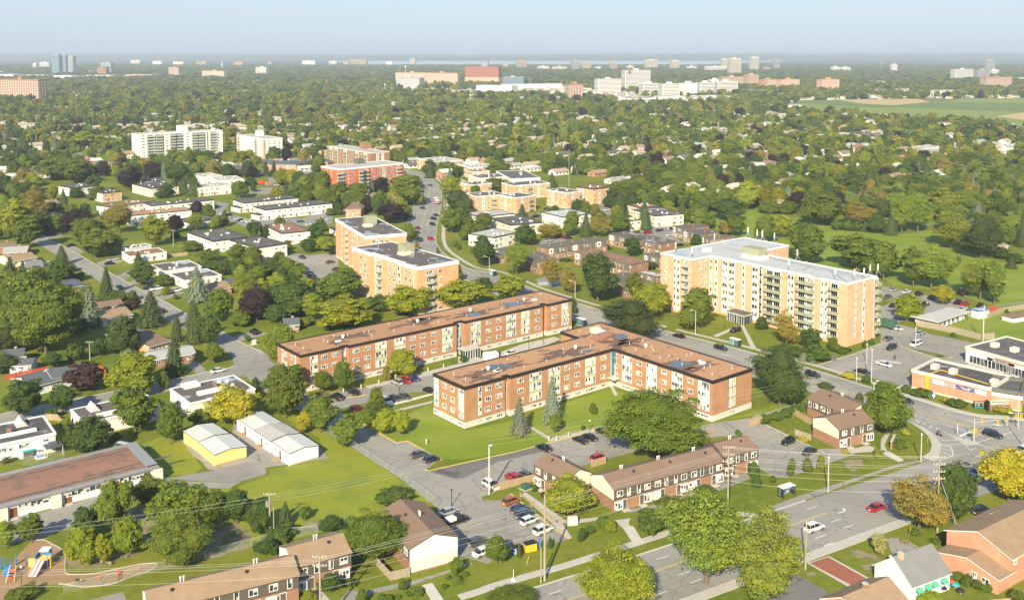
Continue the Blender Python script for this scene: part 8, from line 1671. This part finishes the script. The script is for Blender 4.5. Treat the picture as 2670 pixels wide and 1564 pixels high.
signal(K('z',1490,820),6.4,'traffic signal pole on the island with yellow heads',[(-.4,0,3.1),(.4,0,3.0),(1.8,0,5.7),(5.8,0,5.4)],(6,.6));signal(K('z',2395,530),9,'traffic signal pole below the stone sign',[(-.6,0,3.2),(.7,0,3.3),(.6,.1,5.3)],(-3,1));signal(K('z',2165,490),2.4,'short signal post at the avenue kerb',[(-.2,0,2.2)]);signal(K('z',1150,650),2.9,'narrow sign post on the tip of the traffic island',[])
lamp('c3',2520,1330,1250,'curved white lamp arm over the golden tree',(-4,-.5),name='street_lamp',h=9)
# ================================================================== fences, shelters, small things
def chain_fence(label,pts,h=1.8):
 P=[GK(*p)for p in pts];R_=resample(P,3.0);o=thing('chain_link_fence',label,'fence',R_[0]);mb=MB()
 post=cached(('cfp',h),lambda:MB().tube((0,0,0),(0,0,h+.05),.045,n=5).mesh('post','metal_grey'))
 for p in R_:put('post',post,o,p-R_[0])
 for a,b in zip(R_,R_[1:]):
  a,b=a-R_[0],b-R_[0];mb.tube((*a[:2],h),(*b[:2],h),.03,n=4,cap=False);L=(b-a).length;d=(b-a)/L;n=int(L/.22);up=Vector((0,0,1))
  for i in range(-8,n):
   for s_ in(1,-1):
    x0,x1=i*.22,i*.22+1.7;z0,z1=(0.05,h)if s_>0 else(h,.05)
    if x0<0:z0=z0+(z1-z0)*(-x0/1.7);x0=0
    if x1>L:z1=z0+(z1-z0)*((L-x0)/(x1-x0));x1=L
    p,q=a+d*x0+up*z0,a+d*x1+up*z1;mb.poly([tuple(p),tuple(q),tuple(q+up*.022),tuple(p+up*.022)])
 mb.build('wire_mesh','chain',o,kind='stuff')
chain_fence('chain link fence between the meadow and the access drive',[('c1',700,1180),('c1',940,1300),('d1',960,2),('d1',1190,160),('d1',1400,290),('d1',1600,430),('d1',1790,568),('d1',1680,535)]);chain_fence('chain link fence behind the tan townhouse rows',[('d0',1160,1250),('d0',1350,1195),('d0',1690,1120),('d0',2180,990),('d0',2520,900),('d1',200,850),('d1',560,830),('d1',1000,720)]);chain_fence('chain link fence left of the fence corner down to the gravel',[('d0',600,1380),('d0',830,1325),('d0',1160,1252)]);chain_fence('chain link fence behind the pale school wing',[('d0',220,185),('d0',380,160),('d0',530,130),('d0',660,95)],2.2)
def wood_fence(label,pts,h=1.7,m_='wood_fence'):
 P=[GK(*p)for p in pts];o=thing('wooden_fence',label,'fence',P[0]);mb=MB();T0=P[0]
 for a,b in zip(P,P[1:]):
  L=(b-a).length;d=(b-a)/L;q=Vector((-d.y,d.x,0))*.02;n=max(1,int(L/.3))
  for i in range(n):
   x0,x1=L*i/n+.015,L*(i+1)/n-.015;p0,p1=a+d*x0-T0,a+d*x1-T0;hh=h+random.uniform(-.04,.04);mb.prism([(p0-q)[:2],(p1-q)[:2],(p1+q)[:2],(p0+q)[:2]],0,hh)
  k=max(1,int(L/2.4))
  for i in range(k+1):p=a+d*(L*i/k)-T0;put('post',cached(('wfp',h,m_),lambda:MB().box(-.07,.07,-.07,.07,0,h+.12).mesh('post',m_)),o,(p.x,p.y,0),math.atan2(d.y,d.x))
 mb.build('boards',m_,o,kind='stuff')
for a_ in(('board fence between the lot and the townhouse wing',[('d1',2290,430),('d2',0,410),('d2',340,320)]),('board fence stub behind the townhouse wing by the red car',[('d2',870,195),('d2',1005,155)]),('board fence behind the long brown townhouse row',[('c2',1500,1330),('c2',1850,1250),('c2',2020,1200)],1.7,'wood_fence_grey'),('board fence stub by the hedge row',[('c3',-60,1120),('c3',62,1085)]),('long wooden fence between plaza lot and park',[('c3',1508,180),('c3',1700,215),('c3',1900,255),('c3',2110,310),('c3',2240,300)],2.2,'wood_fence_grey'),('wooden fence behind the park pavilion',[('b3',1930,1340),('b3',2180,1365),('b3',2320,1310),('b3',2600,1265)],1.8,'wood_fence_grey'),('grey garden fence of the white gabled townhouse',[('d1',1200,1120),('d1',1325,1255),('d1',1505,1215)],1.7,'wood_fence_grey'),('wooden garden fence beside the skylight house',[('c0',430,1060),('c0',540,1065),('c0',650,1190)]),('red garden fence behind the grey bungalow',[('c0',50,690),('c0',440,612)],1.8,'red_paint'),('red fence right of the purple leaved shrub',[('c0',930,590),('c0',1000,650)],1.8,'red_paint'),('tan fence beside the ponded flat roofed houses',[('b0',1490,808),('b0',1760,778)]),('orange fenced patios of the white row with patios',[('b1',160,442),('b1',780,375)],1.6,'wood_fence'),('fence around the rear crossing garden',[('c3',345,1000),('c3',520,1110)]),('small board fence with flowers by the front crossing townhouse',[('c3',370,1200),('c3',520,1250)],1.5,'wood_fence_grey'),('tan fence end by the purple tree lawn',[('c1',-175,135),('c1',-60,120)])):wood_fence(*a_)
P=[GK('d2',205,470),GK('d2',535,725)];o=thing('guard_rail','low pale wooden rail along the front parking lot','railing',P[0]);d=P[1]-P[0];rz=math.atan2(d.y,d.x);L=d.length
for z in(.35,.65):put('rail',MB().box(0,L,-.04,.04,z,z+.16).mesh('rail','wood_fence'),o,rz=rz)
for i in range(4):put('post',cached(('grp',),lambda:MB().box(-.12,.12,-.12,.12,0,1.0).mesh('post','wood_fence')),o,d*(i/3),rz)
def shelter(cd,u,v,hd,label):
 g=GK(cd,u,v);o=thing('bus_shelter',label,'bus shelter',g,R(hd));MB().box(-1.9,1.9,-.9,.9,2.35,2.5).build('roof','metal_white',o)
 for x in(-1.8,1.8):
  for y in(-.8,.8):put('post',cached(('shp',),lambda:MB().box(-.05,.05,-.05,.05,0,2.35).mesh('post','black_trim')),o,(x,y,0))
 put('glass_panel',cached(('shg',),lambda:MB().box(-1.7,1.7,-.01,.01,.3,2.1).mesh('glass_panel','glass_blue')),o,(0,.8,0));put('bench',cached(('shb',),lambda:MB().box(-1.2,1.2,-.2,.2,.42,.5).mesh('bench','metal_grey')),o,(0,.4,0))
 for x in(-1.8,1.8):put('side_panel',cached(('shs',),lambda:MB().box(-.01,.01,-.7,.7,.3,2.1).mesh('side_panel','glass_dark')),o,(x,0,0))
shelter('d3',290,465,30.5,'bus shelter with white roof beside the lower road path');shelter('c2',2220,365,129.9,'bus shelter on the avenue sidewalk below the buff tower');shelter('c2',778,170,129.9,'bus shelter behind the long brick block corner');shelter('b1',2280,965,129.9,'bus shelter on the avenue by the rear street lamp')
def boxthing(name,label,cat,cd,u,v,parts,hd=39.9,group=None):
 g=GK(cd,u,v);o=thing(name,label,cat,g,R(hd),group)
 for nm,b,m_ in parts:put(nm,MB().box(*b).mesh(nm,m_),o)
 return o
boxthing('transformer_box','dark green transformer box on its pad','utility box','d2',255,395,(('cabinet',(-.9,.9,-.8,.8,.1,1.1),'green_dark'),('pad',(-1.2,1.2,-1.1,1.1,0,.1),'concrete')));boxthing('mailbox_cabinet','pair of pale community mailbox cabinets','mailbox','d2',690,730,(('cabinet',(-1.1,-.03,-.4,.4,.15,1.75),'concrete_pale'),('cabinet',(.03,1.1,-.4,.4,.15,1.75),'concrete_pale'),('plinth',(-1.2,1.2,-.5,.5,0,.15),'concrete')),10)
boxthing('utility_cabinet','white utility box on the corner lawn','utility box','c1',45,350,(('cabinet',(-.6,.6,-.5,.5,.1,1.5),'concrete_pale'),('pad',(-1.4,1.0,-.7,.7,0,.1),'concrete')));boxthing('waste_bin','yellow waste bin with black double lid','bin','d2',295,975,(('bin_body',(-1.2,1.2,-.7,.7,.1,1.6),'traffic_yellow'),('lid',(-1.25,-.02,-.75,.75,1.6,1.75),'black_trim'),('lid',(.02,1.25,-.75,.75,1.6,1.75),'black_trim')),25)
boxthing('waste_bin','blue waste bin left of the yellow one','bin','d2',170,1000,(('bin_body',(-1.0,1.0,-.6,.6,.1,1.4),'sign_blue'),('lid',(-1.05,1.05,-.65,.65,1.4,1.52),'black_trim')),25);boxthing('recycling_cart','small blue and white recycling cart','bin','d2',378,930,(('cart',(-.4,.4,-.4,.4,0,1.1),'far_blue'),('lid',(-.42,.42,-.42,.42,1.1,1.2),'sign_blue')));boxthing('storage_trailer','small white storage box by the courtyard path','container','c1',2265,490,(('box',(-2.3,2.3,-1.1,1.1,.2,2.2),'white_paint'),('base',(-2.2,2.2,-1,1,0,.2),'cladding_dark')),20)
for i,(cd,u,v)in enumerate((('c1',1216,725),('c1',1050,765),('c1',885,802),('c1',1678,607),('c1',1823,572),('c1',1530,635),('c1',1372,670),('c2',472,1255),('c2',545,1255),('c2',657,1220),('c1',1662,1285))):
 g=GK(cd,u,v);o=put('bollard_light',cached(('bol',),lambda:MB().tube((0,0,0),(0,0,1.0),.16,.16,7).tube((0,0,1.0),(0,0,1.25),.2,.16,7).mesh('bollard_light','concrete_pale')),None,g);reg(o,'short pale bollard light','bollard')
for cd,u,v in(('d2',140,1255),('d1',2482,1255)):
 if cd=='d2':g=GK(cd,u,v);o=thing('marker_post','white marker post on a round base by the sidewalk','post',g);MB().tube((0,0,0),(0,0,2.2),.06,n=6).build('pole','metal_white',o);MB().tube((0,0,0),(0,0,.3),.5,.35,10).build('base','metal_white',o)
for cd,u,v,l_ in(('d2',265,1100,'yellow utility marker stake on the lower lawn'),('d3',1440,825,'yellow guy wire guard by the olive tree'),('c3',1608,1275,'yellow marker post on the corner lawn'),('c3',2015,530,'yellow bollard at the rear shops corner')):g=GK(cd,u,v);o=thing('marker_stake',l_,'post',g);MB().tube((0,0,0),(.4,.15,1.5),.045,n=5).build('stake','traffic_yellow',o)
o=boxthing('stone_sign','brown stone entrance sign reading Parkwood Hills','sign','y',2060,1160,(('slab',(-4.4,4.4,-.4,.4,0,2.6),'sign_brown'),('cap',(-4.5,4.5,-.45,.45,2.6,2.75),'concrete_pale'),('pier',(4.42,5.0,-.6,.6,0,2.9),'black_trim')),180+8)
lettering(o,'PARKWOOD HILLS',.95,'lettering_white',.43,1.95);lettering(o,'C ---',.7,'lettering_white',.43,.95)
o=boxthing('display_sign','black and green reader board with white lettering','sign','y',1555,1120,(('board',(-1.9,1.9,-.15,.15,.1,1.9),'sign_black'),('strip',(-1.7,1.7,.151,.17,.15,.35),'sign_teal')),180);lettering(o,'PARKWOOD',.55,'lettering_white',.18,1.55);lettering(o,'$1.00',.6,'lettering_white',.18,.9,.8);lettering(o,'SALE',.5,'lettering_yellow',.18,.9,-1.0)
g=GK('y',515,930);o=thing('oval_sign','dark teal oval sign with a white tree emblem','sign',g,R(180));MB().prism([(1.35*math.cos(t*.3927),.8*math.sin(t*.3927))for t in range(16)],-.08,.08,bottom=True).build('board','green_dark',o,(0,0,1.0)).rotation_euler=(math.pi/2,0,0)
MB().prism([(-.12,-.6),(.12,-.6),(.1,.05),(.5,.05),(.3,.45),(0,.7),(-.3,.45),(-.5,.05),(-.1,.05)],.0,.06,bottom=True).build('emblem','lettering_white',o,(-.3,.16,1.0)).rotation_euler=(math.pi/2,0,0);MB().box(-.1,.1,-.05,.05,0,.5).build('post','cladding_dark',o)
boxthing('brick_sign_wall','brown brick garden sign wall on the corner lawn','wall','c3',1290,1300,(('wall',(-2.6,2.6,-.25,.25,0,1.9),'brick_brown'),('cap',(-2.65,2.65,-.3,.3,1.9,2.0),'concrete')),60)
def pl(name,label,cat,u,v,parts,hd=0):
 g=GK('w',u,v);o=thing(name,label,cat,g,R(hd))
 for nm,fn,m_ in parts:fn(MB()).build(nm,m_,o)
 return o
B=lambda*a:(lambda m:m.box(*a));TB=lambda a,b,r:(lambda m:m.tube(a,b,r,n=7))
mat('play_blue',(.03,.18,.5),rough=.4);mat('play_pink',(.8,.45,.45),rough=.4);mat('play_yellow',(.75,.55,.15),rough=.4);mat('play_red',(.7,.08,.03),rough=.4)
o=pl('playground_slide','play structure with a wide pale pink double slide and blue canopy','playground slide',830,830,(('deck',B(-.3,2.0,-.2,1.6,1.5,1.62),'play_yellow'),('canopy',B(.2,2.0,.2,1.8,3.0,3.25),'white_paint'),('side_panel',B(.2,2.0,1.62,1.7,1.65,2.7),'play_blue'),('side_panel',B(-.4,-.3,-.2,1.6,.5,2.4),'play_blue'),('ladder',B(2.4,2.5,-.1,.7,0,2.2),'play_yellow'),('climber',B(-1.8,-.5,.1,.25,0,1.7),'play_yellow')))
for x,y in((-.3,-.2),(1.95,-.2),(-.3,1.6),(1.95,1.6)):put('post',cached(('ppost',),lambda:MB().tube((0,0,0),(0,0,3.0),.06,n=6).mesh('post','play_blue')),o,(x,y,0))
sd=MB();z0,z1=1.6,.25
for x in(-.05,.75,1.5):sd.poly([(x-.06,-.2,z0+.25),(x+.06,-.2,z0+.25),(x+.06,-3.6,z1+.25),(x-.06,-3.6,z1+.25)]);sd.poly([(x-.06,-.2,z0),(x-.06,-.2,z0+.25),(x-.06,-3.6,z1+.25),(x-.06,-3.6,z1)])
sd.poly([(-.05,-.2,z0),(1.5,-.2,z0),(1.5,-3.6,z1),(-.05,-3.6,z1)]);sd.poly([(-.05,-3.6,z1-.05),(1.5,-3.6,z1-.05),(1.5,-.2,z0-.05),(-.05,-.2,z0-.05)]);sd.build('slide','play_pink',o)
o=pl('climbing_frame','blue and yellow climbing frame with red rungs','climbing frame',250,1080,(('panel',B(-1.4,-.4,.4,1.0,.3,2.2),'play_blue'),('rail',TB((-.5,-1.6,.2),(-.3,.6,2.4),.07),'play_yellow'),('rail',TB((.9,-1.4,.2),(.7,.6,2.2),.07),'play_yellow'),('post',TB((-.4,.7,0),(-.4,.7,3.0),.07),'play_blue')),10)
for i in range(5):put('rung',cached(('rung',),lambda:MB().box(-.6,.6,-.09,.09,0,.07).mesh('rung','play_red')),o,(.2,-1.3+i*.36,.4+i*.36))
for u,v in((20,870),(110,870),(250,860),(355,770),(565,760)):g=GK('w',u,v);o=put('play_post',cached(('ppo',),lambda:MB().tube((0,0,0),(0,0,2.1),.1,n=7).tube((0,0,2.1),(0,0,2.25),.13,.05,7).mesh('play_post','play_blue')),None,g);reg(o,'purple blue playground post','post')
for u,v in((2165,1105),(2590,1005),(3045,900)):g=GK('w',u,v);o=put('play_bollard',cached(('pbo',),lambda:MB().tube((0,0,0),(0,0,.9),.16,.16,8).tube((0,0,.9),(0,0,1.0),.16,.08,8).mesh('play_bollard','play_red')),None,g);reg(o,'red bollard on the mulch','bollard')
o=pl('spring_rider','small yellow and dark spring rider on the mulch','spring rider',1720,1190,(('seat',B(-.5,.5,-.15,.15,.5,.9),'black_trim'),('spring',TB((0,0,0),(0,0,.5),.12),'metal_grey'),('handle',B(.4,.55,-.25,.25,.8,1.0),'play_yellow')))
for cd,u,v,hd,l_ in(('w',2070,720,10,'weathered wooden log bench under the playground trees'),('d0',1000,1095,-30,'second weathered wooden bench under the playground trees')):boxthing('bench',l_,'bench',cd,u,v,(('seat',(-1.5,1.5,-.22,.22,.4,.55),'wood_fence_grey'),('leg',(-1.3,-1.1,-.2,.2,0,.4),'wood_fence_grey'),('leg',(1.1,1.3,-.2,.2,0,.4),'wood_fence_grey')),hd)
boxthing('gazebo','blue grey canopy gazebo behind the blue sided house','gazebo','c0',500,1380,(('canopy',(-1.9,1.9,-1.9,1.9,2.2,2.4),'shingle_slate'),('top',(-.9,.9,-.9,.9,2.4,2.9),'shingle_slate'),('post',(-1.8,-1.7,-1.8,-1.7,0,2.2),'white_trim'),('post',(1.7,1.8,-1.8,-1.7,0,2.2),'white_trim'),('post',(1.7,1.8,1.7,1.8,0,2.2),'white_trim'),('post',(-1.8,-1.7,1.7,1.8,0,2.2),'white_trim')));boxthing('garden_shed','tiny grey shed with turquoise roof','shed','c0',265,1410,(('wall',(-1.1,1.1,-.9,.9,0,1.7),'cladding_grey'),('roof',(-1.3,1.3,-1.1,1.1,1.7,1.95),'sign_teal')));boxthing('pool','small round blue splash pool','pool','c0',380,1415,(('rim',(-1.1,1.1,-1.0,1.0,0,.4),'far_white'),('water_surface',(-.9,.9,-.8,.8,.4,.42),'far_blue')))
o=boxthing('play_equipment','orange red playground equipment beyond the rows','playground','a1',115,1375,(('deck',(-2,2,-1.5,1.5,1,2.4),'play_red'),('ramp',(2,4,-.6,.6,0,1.2),'sign_pink'),('tower',(-1,.6,-.8,.8,2.4,3.6),'play_red')));sheet('play_area_mulch',[('a1',70,1340),('a1',190,1345),('a1',240,1365),('a1',180,1385),('a1',80,1375)],'mulch',.04)
for l_,u,v,m_ in(('bright blue patio umbrella',1790,1330,'far_blue'),('black covered barbecue on the patio',1925,1385,'black_trim'),('blue patio chair',1875,1330,'sign_teal'),('red and tan patio umbrella',1835,1300,'play_red'),('dark patio table',1760,1360,'black_trim')):
 g=GK('d3',u,v);o=thing('patio_item',l_+' behind the white house','patio furniture',g);MB().tube((0,0,.0),(0,0,.9),.12,n=6).build('stand','metal_grey',o);MB().tube((0,0,.7),(0,0,1.05),.75,.45,9).build('top',m_,o)
 # ================================================================== people
def figure(joints,edges,name,parent,m_,loc):
 me=bpy.data.meshes.new(name);me.from_pydata([j[:3]for j in joints],edges,[]);o=put(name,me,parent,loc);me.materials.append(M[m_]);md=o.modifiers.new('skin','SKIN')
 for i,j in enumerate(joints):me.skin_vertices[0].data[i].radius=(j[3],j[3])
 me.skin_vertices[0].data[0].use_root=True;o.modifiers.new('sub','SUBSURF').levels=1;o.modifiers['sub'].render_levels=1;return o
g=GK('c3',1307,495);o=thing('person','person in dark clothes walking across the plaza parking lot','person',g,R(60))
figure([(0,0,.95,.15),(0,0,1.25,.16),(0,0,1.45,.14),(0,0,1.55,.06),(.0,0,1.68,.10),(.02,.1,.9,.1),(.22,.11,.5,.07),(.15,.11,.08,.05),(.28,.11,.05,.045),(.02,-.1,.9,.1),(-.05,-.11,.5,.07),(-.32,-.11,.12,.05),(-.2,-.11,.04,.045),(0,.2,1.42,.06),(-.1,.26,1.15,.05),(.05,.27,.92,.04),(0,-.2,1.42,.06),(.12,-.26,1.16,.05),(.25,-.27,.95,.04)],[(0,1),(1,2),(2,3),(3,4),(0,5),(5,6),(6,7),(7,8),(0,9),(9,10),(10,11),(11,12),(2,13),(13,14),(14,15),(2,16),(16,17),(17,18)],'body',o,'cloth_dark',(0,0,0));MB().tube((0,0,1.6),(0,0,1.8),.1,.07,8).build('head','skin',o)
g=GK('z',775,680);o=thing('bicycle','bicycle ridden across the corner of the crossing','bicycle',g,R(125))
for x in(-.52,.52):MB().tube((x,-.02,.34),(x,.02,.34),.34,n=12).build('wheel','rubber',o)
MB().tube((-.52,0,.34),(0,0,.32),.025,n=5).tube((0,0,.32),(.4,0,.8),.025,n=5).tube((-.15,0,.85),(0,0,.32),.025,n=5).tube((.52,0,.34),(.4,0,1.0),.025,n=5).build('frame','lamp_red',o);MB().box(.35,.42,-.28,.28,1.0,1.04).build('handlebar','black_trim',o)
o=thing('person','cyclist in dark clothes riding across the crossing corner','person',g,R(125))
figure([(-.15,0,.98,.14),(.02,0,1.25,.15),(.15,0,1.42,.13),(.2,0,1.52,.06),(.24,0,1.64,.1),(-.1,.1,.93,.09),(.25,.12,.7,.065),(.05,.12,.3,.05),(.18,.12,.26,.04),(-.1,-.1,.93,.09),(.22,-.12,.85,.065),(.08,-.12,.48,.05),(.2,-.12,.42,.04),(.15,.18,1.38,.055),(.3,.24,1.18,.045),(.4,.25,1.06,.04),(.15,-.18,1.38,.055),(.3,-.24,1.18,.045),(.4,-.25,1.06,.04)],[(0,1),(1,2),(2,3),(3,4),(0,5),(5,6),(6,7),(7,8),(0,9),(9,10),(10,11),(11,12),(2,13),(13,14),(14,15),(2,16),(16,17),(17,18)],'body',o,'cloth_dark',(0,0,0));MB().tube((.24,0,1.6),(.25,0,1.8),.11,.07,8).build('helmet','black_trim',o)
for l_,cd,u0,v0,u1,v1,w_,h in(('clipped hedge below the park wood','b3',730,505,1050,560,4,3.2),('clipped green hedge by the small flat roofed houses','b0',1900,890,2080,900,4,3)):
 a,b=GK(cd,u0,v0),GK(cd,u1,v1);o=put('hedge',HEDGE,None,(a+b)/2,math.atan2((b-a).y,(b-a).x),((b-a).length,w_,h),(.06,.10,.016));o['label']=l_;o['category']='hedge'
 # ================================================================== labels from look and surroundings
LM+=[(n_,*K(*p))for n_,p in(('the playground',('w',600,700)),('the crossing',('z',1500,800)),('the bottom edge',('d2',1100,1420)),('the left edge',('c0',40,700)),('the left street',('b0',1100,980)),('the purple tree pair',('b0',1800,430)),('the terracotta roofed row',('b0',1500,350)),('the park lawn',('b3',1100,650)),('the tower car park',('b3',1450,1150)),('the dense wood',('b2',1300,100)),('the avenue bend',('b1',1700,640)),('the bus',('b1',1757,265)),('the plaza lot',('c3',1300,500)),('the front lot',('d2',300,600)),('the meadow',('d1',700,400)),('the rear lot',('b1',600,850)),('the far avenue end',('a1',1500,1250)),('the upper left corner',('a0',300,900)),('the brick block parking',('c1',1450,780)),('the farm fields',('a3',1300,640)),('the right edge',('b3',2480,500)),('the top centre',('a1',1250,700)),('the upper right houses',('a3',1900,1100)),('the playground trees',('d0',1300,800)))]
ORD=['first','second','third','fourth','fifth','sixth','seventh','eighth','ninth','tenth','eleventh','twelfth']
def finish_labels():
 grp={}
 for o,desc,key in REG:
  px,py=PIX(o.location);best=None
  for n_,lx,ly in LM:
   dx,dy=px-lx,(py-ly)*1.6;d=dx*dx+dy*dy
   if best is None or d<best[0]:best=(d,n_,dx,dy)
  d,n_,dx,dy=best
  rel='beside' if d<70**2 else(('right of' if dx>0 else 'left of')if abs(dx)>abs(dy)else('in front of' if dy>0 else 'behind'))
  grp.setdefault((desc,rel,n_),[]).append((px,o))
 for(desc,rel,n_),L in grp.items():
  L.sort(key=lambda t:t[0])
  for i,(px,o)in enumerate(L):
   k=len(L)
   if k==1:s_=f'{desc} {rel} {n_}'
   elif k<=24:
    w_=ORD[i]if i<12 else None
    if i==0:s_=f'leftmost {desc} {rel} {n_}'
    elif i==k-1:s_=f'rightmost {desc} {rel} {n_}'
    elif i<k/2:s_=f'{ORD[i]} {desc} from left {rel} {n_}'
    else:s_=f'{ORD[k - 1 - i]} {desc} from right {rel} {n_}'
   else:s_=f'{desc} {rel} {n_}, number {i} from left'
   o['label']=s_
   if k>1 and 'group' not in o:o['group']=(desc+'s '+rel+' '+n_)
finish_labels()
